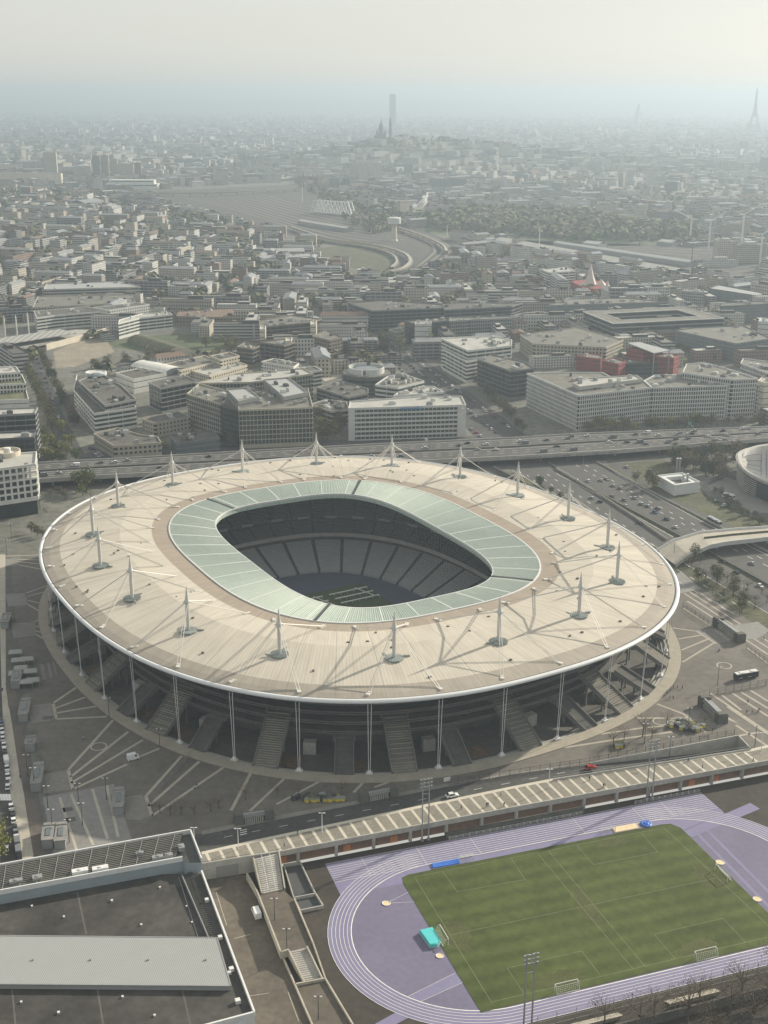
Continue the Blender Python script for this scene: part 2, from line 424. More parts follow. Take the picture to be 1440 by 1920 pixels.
BNM = mat('banner_cloth', (.3, .31, .3), .8, .1, .3)
for k in range(40):        # banners hung on the tier fronts
    u = k/40; i = int(u*NS); C = curve(111.6, 89.6, 2.4) if k == 0 else C_; C_ = C
    a, c = C[i], C[(i+3) % NS]
    bn = MB(); bn.face([(a[0], a[1], 9.6), (c[0], c[1], 9.6), (c[0], c[1], 11), (a[0], a[1], 11)]); bn.build('banner', BNM, stad, keep=True)
ring_surface([(curve(84, 60, 2.7), -11.0), (curve(78.4, 54.4, 2.6), -11.0), (curve(60, 38, 2.6), -10.98), (curve(.5, .5, 2), -10.98)], 'pitch_surround', [M['aisle'], M['surround_blue'], M['surround_blue']], mids=[0, 1, 2], smooth=False)
gp = MB()
for u0, u1 in ((-57, 50),): gp.face([(u0, -36, -10.9), (u1, -36, -10.9), (u1, 36, -10.9), (u0, 36, -10.9)])
gp.build('playing_turf', mat('bowl_turf', (.075, .105, .05), .95, .15, .06), stad, keep=True)
# outside: glazed wall, floors, columns
ring_surface([(sc_(.845), 28.6), (sc_(.83), 7)], 'facade', M['glass'], smooth=False)
for k, z in enumerate((7.2, 11.2, 15.2, 19.2, 23.2)):
    R0, R1 = .872-.002*k, .82
    ring_surface([(sc_(R1), z+.5), (sc_(R0), z+.5), (sc_(R0), z), (sc_(R1), z)][::-1], 'floor_slab', M['concrete_dark'], smooth=False)
    ring_surface([(sc_(R0-.001), z+1.5), (sc_(R0+.0006), z+1.5), (sc_(R0+.0006), z+.9), (sc_(R0-.001), z+.9)][::-1], 'guard_rail', M['concrete_dark'], smooth=False)
ring_surface([(sc_(.80), 7.3), (sc_(.80), -2.5)], 'ground_floor_wall', M['concrete_dark'], smooth=False)
ring_surface([(sc_(.99), -.05), (sc_(.976), -.05), (sc_(.976), -.8), (sc_(.966), -.8), (sc_(.966), -1.6), (sc_(.956), -1.6), (sc_(.956), -2.4), (sc_(.79), -2.5)], 'sunken_forecourt', [M['concrete'], M['concrete_dark']], mids=[0, 0, 0, 0, 0, 0, 1], smooth=False)
rb = ring_surface([(sc_(1.019), 0.0), (sc_(1.019), .35), (sc_(.986), .35), (sc_(.986), -.9)], 'ring_walkway', M['ringpath'], smooth=False)
# masts: equal arcs, one per 1/18
MU = [(k+.5)/18-.5/18 for k in range(18)]
PH = -.0055
mast_mesh = None
def mast_shape(b):
    b.lathe((0, 0, -1.0), [(.5, 0), (.72, 3), (.78, 8), (.72, 13.2)], 14)
    b.lathe((0, 0, 12.2), [(.72, 0), (1.15, .2), (1.2, .8), (.85, 1.4), (.66, 2.2), (.42, 4.6), (.08, 7.2)], 14)
    for a in range(6): b.bar((0, 0, 13.2), (1.7*cos(a*pi/3), 1.7*sin(a*pi/3), 12.3), .25, .4)
for k in range(18):
    u = k/18+PH; r = .826; p = at(u, r); z = 35.3 if r > .78 else 36
    z = roof_z(r)
    mb = MB(); mast_shape(mb)
    if mast_mesh is None:
        o = mb.build('mast', M['mast_metal'], stad, smooth=False, keep=True); mast_mesh = o.data
        pb = MB(); pb.lathe((0, 0, -.25), [(0, 0), (3.9, 0), (3.9, .45), (0, .5)], 9)
        for q in range(-4, 5): pb.box((q*.85, 0, .2), (.3, 2*sqrt(max(.1, 14-(q*.85)**2)), .18))
        pb.bar((3.2, 2.2, .3), (5.6, 3.0, .3), .7, .6); pb.bar((-3.4, 1, .3), (-5, 2.6, .3), .6, .5)
        pm = pb.build('mast_platform', mat('platform_grating', (.24, .27, .26), .6, .2, .5), o, keep=True); pmesh = pm.data
    else:
        o = bpy.data.objects.new('mast', mast_mesh); COL.objects.link(o); o.parent = stad
        pm = bpy.data.objects.new('mast_platform', pmesh); COL.objects.link(pm); pm.parent = o
    o.location = (p.x, p.y, z)
    pm.rotation_euler[2] = atan2(p.y, p.x)+pi/2+.4*((k*7) % 5-2)
    head = Vector((0, 0, 12.9))
    ends = [(u-1/72, .966, 33.1), (u+1/72, .966, 33.1), (u-1/60, .645, 36.0), (u+1/60, .645, 36.0)]
    for ue, re, ze in ends:
        e = at(ue, re); e.z = roof_z(re)+.35 if re < .9 else ze
        e = e-Vector((p.x, p.y, z)); d = (e-head).normalized(); s_ = d.cross(Vector((0, 0, 1))).normalized()*.55
        cb = MB()
        cb.tube([head+s_*.7, e+s_], .15, 5); cb.tube([head-s_*.7, e-s_], .15, 5)
        dd = Vector((d.x, d.y, 0)).normalized()
        cb.bar(e-dd*1.6-Vector((0, 0, .3)), e+dd*1.9-Vector((0, 0, .25)), 1.5, .5)
        cb.build('cable_pair', M['cable'], o, keep=True)
hm = MB(); hm.box((0, 0, -.1), (1.2, .7, .35)); hm.box((0, 0, .25), (.9, .5, .12)); hm = hm.build('roof_hatch', M['concrete_dark'], stad, keep=True); rh = random.Random(4)
for k in range(70):
    o = hm if k == 0 else bpy.data.objects.new('roof_hatch', hm.data)
    if k: COL.objects.link(o); o.parent = stad
    r = rh.choice((.9, .73, .68, .76, .93))+rh.uniform(-.02, .02); p = at(rh.random(), r); o.location = (p.x, p.y, roof_z(r)); o.rotation_euler = (0, 0, rh.random()*3)
# tie rods, rim to ground
for k in range(36):
    u = (k+.5)/36+PH; a, c = at(u, .985), at(u, .978); a.z = 29.6; c.z = .6
    t = Vector((-(at(u+.002, 1)-at(u-.002, 1)).y, 0, 0)); d = (at(u+.002, 1)-at(u-.002, 1)).normalized()*.42
    mb = MB(); mb.tube([a+d*1.6, c+d*.7], .12, 6); mb.tube([a-d*1.6, c-d*.7], .12, 6)
    mb.box((c.x, c.y, -.4), (2.6, 1.6, 1.0), atan2(d.y, d.x)); mb.box((c.x, c.y, .6), (1.4, .6, .9), atan2(d.y, d.x))
    mb.build('tie_rod', M['white_metal'], stad, keep=True)
# stairs: long flights to the upper tier, short flights between them
stm = stripes_mat('stair_treads', (.25, .235, .205), (.15, .145, .125), .62, 0, rough=.85, duty=.62, var=.12)
STC = mat('stair_concrete', (.20, .195, .18), .85, .15, .3); STD = mat('dark_stair', (.12, .118, .11), .85, .15, .3)
def stair(u, r0, r1, z1, wid, name):
    a, c = at(u, r0), at(u, r1); n = (c-a); n.z = 0; L = n.length; n.normalize(); s_ = Vector((-n.y, n.x, 0))
    o = bpy.data.objects.new(name, None)
    mb = MB(); K = 24
    for k in range(K):           # real steps, two landings
        x0, x1 = L*k/K, L*(k+1)/K; z0 = z1*(k+1)/K
        mb.face([(x0, -wid/2, z0), (x1, -wid/2, z0), (x1, wid/2, z0), (x0, wid/2, z0)])
        mb.face([(x0, wid/2, z0-z1/K), (x0, -wid/2, z0-z1/K), (x0, -wid/2, z0), (x0, wid/2, z0)])
    for sy in (-1, 1):
        y = sy*wid/2
        for e in (0, .3*sy):
            mb.face([(0, y+e, -1.0), (L, y+e, z1-1.6), (L, y+e, z1+1.1), (0, y+e, 1.1)][::sy], 1)
        mb.face([(0, y, 1.1), (L, y, z1+1.1), (L, y+.3*sy, z1+1.1), (0, y+.3*sy, 1.1)][::-sy], 1)
    mb.face([(0, -wid/2, -.6), (0, wid/2, -.6), (L, wid/2, z1-1.5), (L, -wid/2, z1-1.5)], 1)
    for px_ in (.45, .8):
        for sy in (-.3, .3): mb.box((L*px_, sy*wid, -2.5), (.7, .7, z1*px_+1.6), 0, 1)
    mb.box((L+1.5, 0, z1-.6), (3.2, wid+2, .6), 0, 1)
    o = mb.build(name, [stm if z1 > 9 else STD, STC], stad, keep=True)
    o.location = (a.x, a.y, 0); o.rotation_euler = (0, 0, atan2(n.y, n.x))
for k in range(18):
    stair(k/18+PH, .985, .845, 12.4, 9.3, 'upper_staircase')
    stair((k+.5)/18+PH+.004*(1 if k % 2 else -1), .985, .885, 6.4, 6.8, 'lower_staircase')
# brown planted beds and pale kiosks in the forecourt
for k in range(36):
    if k % 3 == 1: continue
    u = (k+.25)/36+PH
    mb = MB(); q = [at(u-.005, .935), at(u+.005, .94), at(u+.006, .895), at(u-.004, .88)]
    mb.prism([(p.x, p.y) for p in q], -2.5, -2.15); mb.build('planted_bed', mat('bed_earth', (.17, .115, .07), .95, .3, .4) if k == 0 else BEDM, stad, keep=True)
    if k == 0: BEDM = bpy.data.materials['bed_earth']
for k in range(18):
    u = (k+.28)/18+PH; p = at(u, .862); mb = MB(); mb.box((p.x, p.y, -2.5), (3.4, 5, 5.2), atan2(p.y, p.x)); mb.build('kiosk', M['concrete'], stad, keep=True)
# grow-light rigs on the turf
rig = thing('lighting_frame', 'row of long white metal frames standing on the dark pitch', 'lighting frame', (SX, SY, -10.9), ST)
for q in range(3):
    mb = MB(); uo = 40-q*6.5
    for y0, y1 in ((-34, -11), (-7, 14)):
        mb.bar((uo, y0, 1.6), (uo, y1, 1.6), .9, .35)
        for y in range(int(y0), int(y1)+1, 4): mb.bar((uo, y, 0), (uo, y, 1.6), .16)
    mb.build('light_bar', M['white_metal'], rig, keep=True)
mb = MB()
for y in (-27, -2): mb.bar((41, y, 2.0), (26, y-4, 2.0), .5, .3)
mb.build('cross_bar', M['white_metal'], rig, keep=True)
# ------------------------------------------------------------------ ground with real openings
cS, sS = cos(ST), sin(ST)
def SW(u, v, z=0.): return Vector((SX+u*cS-v*sS, SY+u*sS+v*cS, z))          # stadium frame -> world
RING = [SW(p[0]*.9875, p[1]*.9875) for p in C1[::3]]
def holed(name, outer, holes, m, z=0.):
    P = [Vector((p[0], p[1], z)) for p in outer]; Hs = [[Vector((p[0], p[1], z)) for p in h] for h in holes]
    A = P+[p for h in Hs for p in h]; b = MB()
    for t in tessellate_polygon([P]+Hs):
        q = [A[i] for i in t]
        if (q[1]-q[0]).cross(q[2]-q[0]).z < 0: q = q[::-1]
        b.face(q)
    return struct(name, b, m)
WALL = [G(375, 1622), G(470, 1605.5), G(523, 1598), G(813, 1543), G(960, 1515), G(1423, 1430), G(1700, 1379)]   # top of the retaining wall
LOW = WALL+[Vector((420, 120, 0)), Vector((-52, 120, 0)), Vector((-62.5, 345, 0))]
TRENCH = [G(1037, 1463.5), G(1407, 1406), G(1384, 1382), G(1105, 1434)]
gnd = holed('ground', [(-420, 110), (520, 110), (520, 900), (-420, 900)], [RING, LOW, TRENCH], M['ground'])
b = MB(); b.v = [tuple(v.co) for v in gnd.data.vertices]; b.f = [tuple(p.vertices) for p in gnd.data.polygons]; b.m = [0]*len(b.f)
xs = [-70000, -20000, -6000, -2000, -420, 520, 2000, 6000, 20000, 70000]; ys = [110, 900, 2500, 6000, 15000, 30000, 66000]
for i in range(len(xs)-1):
    for j in range(len(ys)-1):
        if xs[i] == -420 and j == 0: continue
        b.face([(xs[i], ys[j], 0), (xs[i+1], ys[j], 0), (xs[i+1], ys[j+1], 0), (xs[i], ys[j+1], 0)])
bpy.data.objects.remove(gnd); struct('ground', b, M['ground'])
z0 = TRK[3]
patch('lower_ground', LOW, M['lower_ground'], z0, 0, world=True)
PARV = [G(8, 1060), G(60, 1046), G(90, 990), G(420, 905), G(900, 905), G(1110, 960), G(1235, 1035), G(1290, 1072), G(1352, 1120), G(1440, 1188), G(1600, 1290), G(1560, 1372), G(1414, 1404)]+TRENCH[2:]+[G(960, 1450), G(480, 1543), G(378, 1563), G(245, 1600), G(120, 1622)]
holed('parvis', [p+Vector((0, 0, .02)) for p in PARV], [[SW(p[0]*1.0, p[1]*1.0) for p in C1[::3]]], M['parvis'], .02)

# ---- near street on the track side
d0 = (G(503, 1600)-G(490, 1577)); d0.z = 0
patch('road', [(120, 1622), (378, 1563), (480, 1543), (960, 1450), (1105, 1434), (1037, 1463.5), (960, 1477), (480, 1577), (300, 1612)], M['asphalt'], 0, .04)
patch('kerb_path', [(378, 1558), (480, 1537), (960, 1446.5), (1105, 1430), (1105, 1434), (960, 1452), (480, 1545), (378, 1566)], M['apron'], 0, .07)
b = MB()
R0 = [G(1105, 1434), G(1384, 1382)]; R1 = [G(1037, 1463.5), G(1407, 1406)]
for k in range(12):
    t0, t1 = k/12, (k+1)/12
    za, zb = -5.2*t0, -5.2*t1
    q = [R1[0].lerp(R1[1], t0), R1[0].lerp(R1[1], t1), R0[0].lerp(R0[1], t1), R0[0].lerp(R0[1], t0)]
    for p, z in zip(q, (za, zb, zb, za)): p.z = z+.03
    b.face(q)
struct('road_ramp', b, M['asphalt'])
def wall_thing(name, label, pts, h, th, m, zb=None, cat='wall', rail=None):
    """free-standing wall along points (z of points = foot unless zb given)"""
    o = thing(name, label, cat, pts[0]); b = MB()
    for p, q in zip(pts, pts[1:]):
        d = (q-p); d.z = 0; d.normalize(); n = Vector((-d.y, d.x, 0))*th/2
        z00, z01 = (p.z, q.z) if zb is None else zb
        for s_ in (-1, 1):
            f = [p+n*s_, q+n*s_, q+n*s_, p+n*s_]; f = [Vector(x) for x in f]
            f[0].z, f[1].z, f[2].z, f[3].z = z00, z01, q.z+h, p.z+h
            b.face(f[::-s_])
        a, c, e, g = [Vector(x) for x in (p-n, q-n, q+n, p+n)]
        for x in (a, g): x.z = p.z+h
        for x in (c, e): x.z = q.z+h
        b.face([a, c, e, g])
        for x, dd in ((p, -1), (q, 1)):
            f = [x-n, x+n, x+n, x-n]; f = [Vector(v) for v in f]
            f[0].z = f[1].z = z00 if dd < 0 else z01; f[2].z = f[3].z = x.z+h
            b.face(f[::dd])
    b.build('wall_body', m, o)
    if rail:
        b = MB()
        for p, q in zip(pts, pts[1:]):
            u = Vector((0, 0, h+.9)); b.bar(p+u, q+u, .12)
            L = (q-p).length
            for k in range(int(L/2.5)+1):
                x = p.lerp(q, min(1, k*2.5/L)); b.bar(x+Vector((0, 0, h)), x+u, .08)
        b.build('handrail', rail, o)
    return o
wall_thing('ramp_wall', 'tall stained concrete wall along the sunken road beside the stadium', [R0[0], R0[1]], .9, .5, M['concrete'], zb=(-.2, -5.2))
wall_thing('ramp_wall', 'short concrete end wall closing the sunken road under the plaza', [R0[1], R1[1]], .9, .5, M['concrete'], zb=(-5.2, -5.2))
wall_thing('ramp_parapet', 'low concrete parapet with handrail between sunken road and striped walkway', [R1[1], R1[0]], .7, .4, M['concrete'], zb=(-5.2, -.2), rail=M['grey_metal'])
b = MB()
for k in range(13):            # broken centre line
    a = G(420+k*52, 1570-k*9.9); c = G(420+k*52+16, 1570-k*9.9-3.1); ribbon(b, a, c, .18, 0, .06)
for y in (1557, 1561, 1565): ribbon(b, G(450, y+1), G(463, y-2), .35, 0, .06)
struct('road_marking', b, M['white_line'])
# ---- striped walkway on top of the retaining wall
WN = [G(378, 1600), G(480, 1577), G(960, 1477), G(1037, 1462), G(1407, 1407), G(1560, 1372), G(1700, 1350)]
patch('walkway', WN+WALL[::-1], M['walk'], 0, .05, world=True)
b = MB()
for p, q in zip(WN[:-2], WN[1:]): ribbon(b, p+(q-p)*0, q, 1.6, 0, .075)
dn = (G(503, 1600)-G(490, 1577)); dn.z = 0; dn.normalize()
def hit(P, D, poly):
    for a, c in zip(poly, poly[1:]):
        e = c-a; den = D.x*e.y-D.y*e.x
        if abs(den) < 1e-6: continue
        t = ((a.x-P.x)*e.y-(a.y-P.y)*e.x)/den; s_ = ((a.x-P.x)*D.y-(a.y-P.y)*D.x)/den
        if 0 <= s_ <= 1 and t > 0: return P+D*t
for a, c in zip(WN[:4], WN[1:5]):
    L = (c-a).length; n = max(1, round(L/4.75))
    for k in range(n):
        P = a.lerp(c, (k+.3)/n); Q = hit(P, dn, WALL)
        if Q and (Q-P).length < 16: ribbon(b, P, P+(Q-P)*.94, 1.05, 0, .08)
struct('walkway_stripes', b, M['stripe'])
# ---- retaining wall with projecting fascia, recessed brick wall, piers and doors
rw = thing('retaining_wall', 'long concrete retaining wall carrying the striped walkway above the running track', 'wall', WALL[0])
fa, br, pi_ = MB(), MB(), MB()
def off(p, d): return Vector((p.x+dn.x*d, p.y+dn.y*d, p.z))
for p, q in zip(WALL[2:-1], WALL[3:]):
    fa.bar(Vector((p.x, p.y, -.55)), Vector((q.x, q.y, -.55)), .5, 2.0)
    a, c = off(p, -2.2), off(q, -2.2); br.bar(Vector((a.x, a.y, -3.8)), Vector((c.x, c.y, -3.8)), .5, 4.6)
p, q = WALL[0], WALL[2]; br2 = MB(); br2.bar(Vector((p.x, p.y, -2.7)), Vector((q.x, q.y, -2.7)), .6, 6.6)
fa.build('fascia', M['concrete'], rw); br.build('recessed_wall', M['brick'], rw); br2.build('yard_wall', M['concrete'], rw)
for k in range(14):
    P = WALL[2].lerp(WALL[5], (k+.5)/14)
    m_ = MB(); c = off(P, -.6); m_.box((c.x, c.y, z0), (.9, 1.4, 4.4), TRK[2]); m_.build('pier', M['concrete'], rw)
for px, m_ in ((482+20, 'orange'), (640, 'orange'), (722, 'orange'), (1290, 'orange'), (1340, 'orange')):
    f = (px-523)/(1423-523); P = off(WALL[2].lerp(WALL[5], max(.01, f)), -1.9); b = MB(); b.box((P.x, P.y, z0), (2.6, .5, 2.7), TRK[2]); b.build('door', M[m_], rw)
gd = MB(); a = WALL[0].lerp(WALL[1], .3); c = WALL[0].lerp(WALL[1], .8)
gd.bar(Vector((a.x+dn.x*.4, a.y+dn.y*.4, -3.6)), Vector((c.x+dn.x*.4, c.y+dn.y*.4, -3.6)), .3, 4.2)
gd.build('garage_door', stripes_mat('roller_door', (.3, .3, .29), (.2, .2, .2), .4, 2, .6), rw)
b = MB(); a, c = WALL[0], WALL[1]; b.bar(a+Vector((0, 0, 1.0)), c+Vector((0, 0, 1.0)), .1); b.bar(a+Vector((0, 0, .5)), c+Vector((0, 0, .5)), .08); b.build('handrail', M['dark_metal'], rw)
gs = thing('terrace_steps', 'dark concrete terrace steps under the walkway facing the running track', 'terrace', T(13, 49.2))
for u0, u1 in ((12, 66),):
    for k in range(3):
        b = MB(); P = T((u0+u1)/2, 48.9+k*.8); b.box((P.x, P.y, z0), (u1-u0, .8, .5+.45*k), TRK[2]); b.build('step', M['concrete_dark'], gs)

# ---- running track and field
def track_ring(r0, r1, z, name, m, L=84.39, n=40):
    b = MB()
    def loop(r):
        o = []
        for k in range(n+1): a = pi/2+pi*k/n; o.append((r*cos(a), r*sin(a)))
        for k in range(n+1): a = -pi/2+pi*k/n; o.append((L+r*cos(a), r*sin(a)))
        return [T(x, y, z) for x, y in o]
    b.strip(loop(r1), loop(r0), closed=True); return b
zt = z0
b = track_ring(0.01, 36.4, zt+.02, '', None); struct('track_infield', b, M['track'])
struct('running_track', track_ring(36.4, 43.9, zt+.05, '', None), M['track_lane'])
b = MB()
b.face([T(-32.8, 36.4, zt+.03), T(114, 36.4, zt+.03), T(114, 47.6, zt+.03), T(-32.8, 47.6, zt+.03)])
b.face([T(-32.8, 29, zt+.028), T(0, 29, zt+.028), T(0, 37, zt+.028), T(-32.8, 37, zt+.028)])
b.face([T(84, 25, zt+.028), T(114.5, 33, zt+.028), T(114, 47, zt+.028), T(84, 44, zt+.028)])
b.face([T(93.3, 26.7, zt+.07), T(94.5, 22.6, zt+.07), T(128.4, 31.0, zt+.07), T(127.3, 35.6, zt+.07)])
struct('sprint_straight', b, M['track_lane'])
b = MB()
b.face([T(-28.5, -23.1, zt+.05), T(-25.9, -26.3, zt+.05), T(-10.7, -22.4, zt+.05), T(-11.2, -17.8, zt+.05)])
b.face([T(-43, -31.5, zt+.03), T(-41, -34.5, zt+.03), T(-25.5, -29.5, zt+.03), T(-28.5, -26.2, zt+.03)])
b.face([T(-3, 33.2, zt+.04), T(82, 33.2, zt+.04), T(82, 36, zt+.04), T(-3, 36, zt+.04)])
for k, (u0, u1) in enumerate(((96, 97.3), (100.5, 101.8))): b.face([T(u0, -26, zt+.05), T(u1, -26, zt+.05), T(u1+1.0, 26, zt+.05), T(u0+1.0, 26, zt+.05)])
struct('run_up_strip', b, M['track_lane'])
b = MB()
for k in range(7):
    r = 36.5+1.22*k; w_ = .16 if k == 0 else .075
    q = track_ring(r-w_, r+w_, zt+.09, '', None); n = len(b.v); b.v += q.v; b.f += [tuple(i+n for i in f) for f in q.f]; b.m += q.m
for k in range(10): ribbon(b, T(-32.8, 36.5+1.22*k), T(114, 36.5+1.22*k), .13, zt, .1)
for u in (-20, 0, 20, 60, 84, 96): ribbon(b, T(u, 36.5), T(u, 47.5), .12, zt, .1)
for a, c in (((-20, 20.5), (-9.5, 18)), ((-20, 20.5), (-9.5, 24.5)), ((-28.5, -23.1), (-11.2, -17.8)), ((-25.9, -26.3), (-10.7, -22.4))): ribbon(b, T(*a), T(*c), .1, zt, .1)
struct('lane_lines', b, M['white_line'])
b = MB(); GR = [(-11.2, 29), (-10.5, 32), (-8, 33), (88.5, 33.2), (92, 32.5), (94, 29), (94.6, -22.5), (94.6, -33.5), (92, -35.8), (-10.5, -35.8)]
b.face([T(u, v, zt+.11) for u, v in GR[::-1]])
gm_ = mat('mown_grass', (.062, .084, .02), .95, .12, .05, col2=(.08, .102, .028), fine=.16)
nt = gm_.node_tree; bs = nt.nodes['Principled BSDF']; src = bs.inputs['Base Color'].links[0].from_socket      # mowing bands
tc = nt.nodes.new('ShaderNodeTexCoord'); mp = nt.nodes.new('ShaderNodeMapping'); mp.inputs['Rotation'].default_value[2] = -TRK[2]
nt.links.new(tc.outputs['Object'], mp.inputs[0]); wv = nt.nodes.new('ShaderNodeTexWave'); wv.bands_direction = 'Y'; wv.inputs['Scale'].default_value = .045; wv.inputs['Distortion'].default_value = .8; wv.inputs['Detail'].default_value = 2
nt.links.new(mp.outputs[0], wv.inputs['Vector']); mr = nt.nodes.new('ShaderNodeMapRange'); mr.inputs[3].default_value = .86; mr.inputs[4].default_value = 1.13; nt.links.new(wv.outputs['Fac'], mr.inputs[0])
mx = nt.nodes.new('ShaderNodeMix'); mx.data_type = 'RGBA'; mx.blend_type = 'MULTIPLY'; mx.inputs[0].default_value = 1; nt.links.new(src, mx.inputs[6]); nt.links.new(mr.outputs[0], mx.inputs[7]); nt.links.new(mx.outputs[2], bs.inputs['Base Color'])
struct('sports_field', b, gm_)
b = MB()
for (u, v, a, c) in ((-4, -1.5, 5, 9), (87, -.5, 5, 9), (17, -30, 9, 4), (64, -30, 9, 4), (41, -1, 4, 12), (66, 29, 8, 3)):
    rw_ = random.Random(int(u*7+v)); b.face([T(u+a*cos(k*pi/12)*rw_.uniform(.6, 1.1), v+c*sin(k*pi/12)*rw_.uniform(.6, 1.1), zt+.125) for k in range(24)])
struct('worn_turf', b, mat('worn_grass', (.078, .088, .03), .95, .22, .2, fine=.25))
b = MB(); fl = M['white_line'].copy(); fl.name = 'faded_line_paint'; fl.node_tree.nodes['Color Ramp'].color_ramp.elements[0].color = (.12, .14, .06, 1); fl.node_tree.nodes['Color Ramp'].color_ramp.elements[1].color = (.26, .28, .17, 1)
def line(u0, v0, u1, v1, w_=.16): ribbon(b, T(u0, v0), T(u1, v1), w_, zt, .14)
for a in ((-6, 31, 88.5, 31), (-6, -32.8, 91, -32.8), (-6.5, 31, -6, -32.8), (88.3, 31, 91, -32.8), (38.5, 31, 40, -32.8), (42.7, 31, 44, -32.8), (-6, -1, 89, -1), (53.6, 31, 53.7, 18.6), (53.7, 18.6, 78.4, 18.3), (78.4, 18.3, 78.9, 31), (28.6, 31, 28.1, 18.1), (28.1, 18.1, 4.1, 19), (4.1, 19, 3.5, 31), (4.3, -20.7, 29.2, -20.6), (29.2, -20.6, 29.3, -32.8), (4.3, -20.7, 4.5, -32.8), (54.3, -20.5, 79.2, -20.3), (79.2, -20.3, 79.2, -32.8), (54.3, -20.5, 54.5, -32.8)): line(*a)
struct('field_lines', b, fl)
def goal(u, v, rz, label, h=2.44, wd=7.32):
    P = T(u, v, zt+.1); o = thing('football_goal', label, 'goal', P, TRK[2]+rz, 'white goals around the grass field')
    b = MB(); b.bar((0, -wd/2, 0), (0, -wd/2, h), .16); b.bar((0, wd/2, 0), (0, wd/2, h), .16); b.bar((0, -wd/2, h), (0, wd/2, h), .16); b.build('goal_frame', M['white_metal'], o, keep=True)
    b = MB()
    for s_ in (-1, 1): b.tube([(0, s_*wd/2, h), (-.8, s_*wd/2, h-.2), (-1.7, s_*wd/2, .1)], .06, 5)
    b.bar((-1.7, -wd/2, .08), (-1.7, wd/2, .08), .1); b.build('net_support', M['white_metal'], o, keep=True)
    b = MB()
    for k in range(13): y = -wd/2+wd*k/12; b.bar((-.8, y, h-.25), (-1.7, y, .1), .03)
    for k in range(5): z = .3+k*.45; b.bar((-1.7+.3*k*.7, -wd/2, z), (-1.7+.3*k*.7, wd/2, z), .03)
    b.build('net', M['white_line'], o, keep=True)
goal(-8.6, -1.7, 0, 'white goal at the left end of the grass, beside the turquoise mat')
goal(91.4, -.5, pi, 'white goal at the far right end of the grass')
goal(17, -34.3, pi/2, 'white goal on the near touchline left of the lighting mast')
goal(63.8, -34.2, pi/2, 'white goal on the near touchline at the right, before bare trees')
goal(68, 34.3, -pi/2, 'low white goal parked beside the sand pit', 1.7, 5.2)
goal(14, 34.6, -pi/2, 'low white goal parked beside the blue covered pit', 1.7, 5.2)
def mat_cover(name, label, q, h, m, cat):
    P = [T(u, v, zt+.12) for u, v in q]; o = thing(name, label, cat, P[0]); b = MB(); b.prism([(p.x, p.y) for p in P], zt+.12, zt+.12+h); b.build('cover', m, o)
    c = sum(P, Vector())/len(P); b = MB()
    b.prism([(c.x+(p.x-c.x)*.93, c.y+(p.y-c.y)*.93) for p in P], zt+.12+h, zt+.3+h); b.build('cover_top', m, o)
    b = MB()
    for p, r in zip(P, P[1:]+P[:1]): b.bar(p+Vector((0, 0, .05)), r+Vector((0, 0, .05)), .3, .2)
    b.build('edge_board', M['pale_stone'], o)
mat_cover('landing_mat', 'turquoise covered high jump mat on the purple infield', [(-15, 3), (-14.4, -4.8), (-12.2, -5.2), (-10.6, -3.6), (-10.6, 3.2)], 1.1, M['cyan'], 'mat')
mat_cover('pit_cover', 'bright blue cover over the long jump pit at the field corner', [(.9, 33.3), (10.9, 33.1), (11.3, 36), (1.1, 36)], .25, M['blue'], 'cover')
mat_cover('sand_pit', 'pale sand pit of the long jump beside the sprint straight', [(70, 33.5), (79.6, 33.4), (80.2, 36.6), (70.5, 36.7)], .08, M['sand'], 'sand pit')
b = MB(); P = T(83.4, 35, zt+.1); b.lathe(P, [(2.1, 0), (2.2, .3), (1.7, .55), (1.2, .45), (.7, .8), (.2, .7)], 9, rz=.4); tag(b.build('tarpaulin_heap', M['blue']), 'small crumpled blue tarpaulin beside the sand pit', 'tarpaulin')
for (u, v), r, lab in (((-20, 20.5), 1.35, 'pale throwing circle on the left infield with two sector lines'), ((-12.8, -9.1), 1.2, 'pale throwing circle just below the turquoise mat'), ((95.6, 6.4), 1.5, 'pale throwing circle behind the far right goal'), ((95.6, -15.1), 1.4, 'pale throwing circle at the right edge of the infield')):
    o = thing('throwing_circle', lab, 'throwing circle', T(u, v, zt+.1)); b = MB(); b.lathe(T(u, v, zt+.06), [(r, 0), (r, .08), (0, .085)], 18); b.build('pad', M['sand'], o)
    b = MB(); b.tube([T(u+r*cos(a*pi/9), v+r*sin(a*pi/9), zt+.17) for a in range(19)], .09, 4, cap=False); b.build('rim', M['white_metal'], o)
def mast_light(P, h, label):
    o = thing('floodlight_mast', label, 'floodlight', P, TRK[2], 'twin pole floodlight masts beside the running track')
    for s_ in (-1.2, 1.2):
        b = MB(); b.tube([(s_, 0, 0), (s_, 0, h*.5), (s_, 0, h)], [.32, .25, .17], 8); b.lathe((s_, 0, 0), [(.7, 0), (.7, .5), (.3, .6)], 8); b.build('pole', M['grey_metal'], o, keep=True)
    b = MB()
    for z in (h-3.2, h-1.8, h-.4): b.bar((-2.2, 0, z), (2.2, 0, z), .18)
    b.bar((-1.2, 0, h-6), (1.2, 0, h-6), .15); b.build('rack', M['grey_metal'], o, keep=True)
    for z in (h-3.2, h-1.8, h-.4):
        for x in (-1.9, -.65, .65, 1.9):
            b = MB(); b.box((x, -.3, z-.1), (.6, .5, .55)); b.build('lamp', M['grey_metal'], o, keep=True)
mast_light(T(4.5, 51.0-.6), 24.6, 'twin pole floodlight mast in front of the wall, left of the white car')
mast_light(T(93.3, 51.0-1), 24.6, 'twin pole floodlight mast in front of the wall near the sand pit')
mast_light(T(-3.5, -51.5), 30.2, 'twin pole floodlight mast nearest the camera below the grass field')
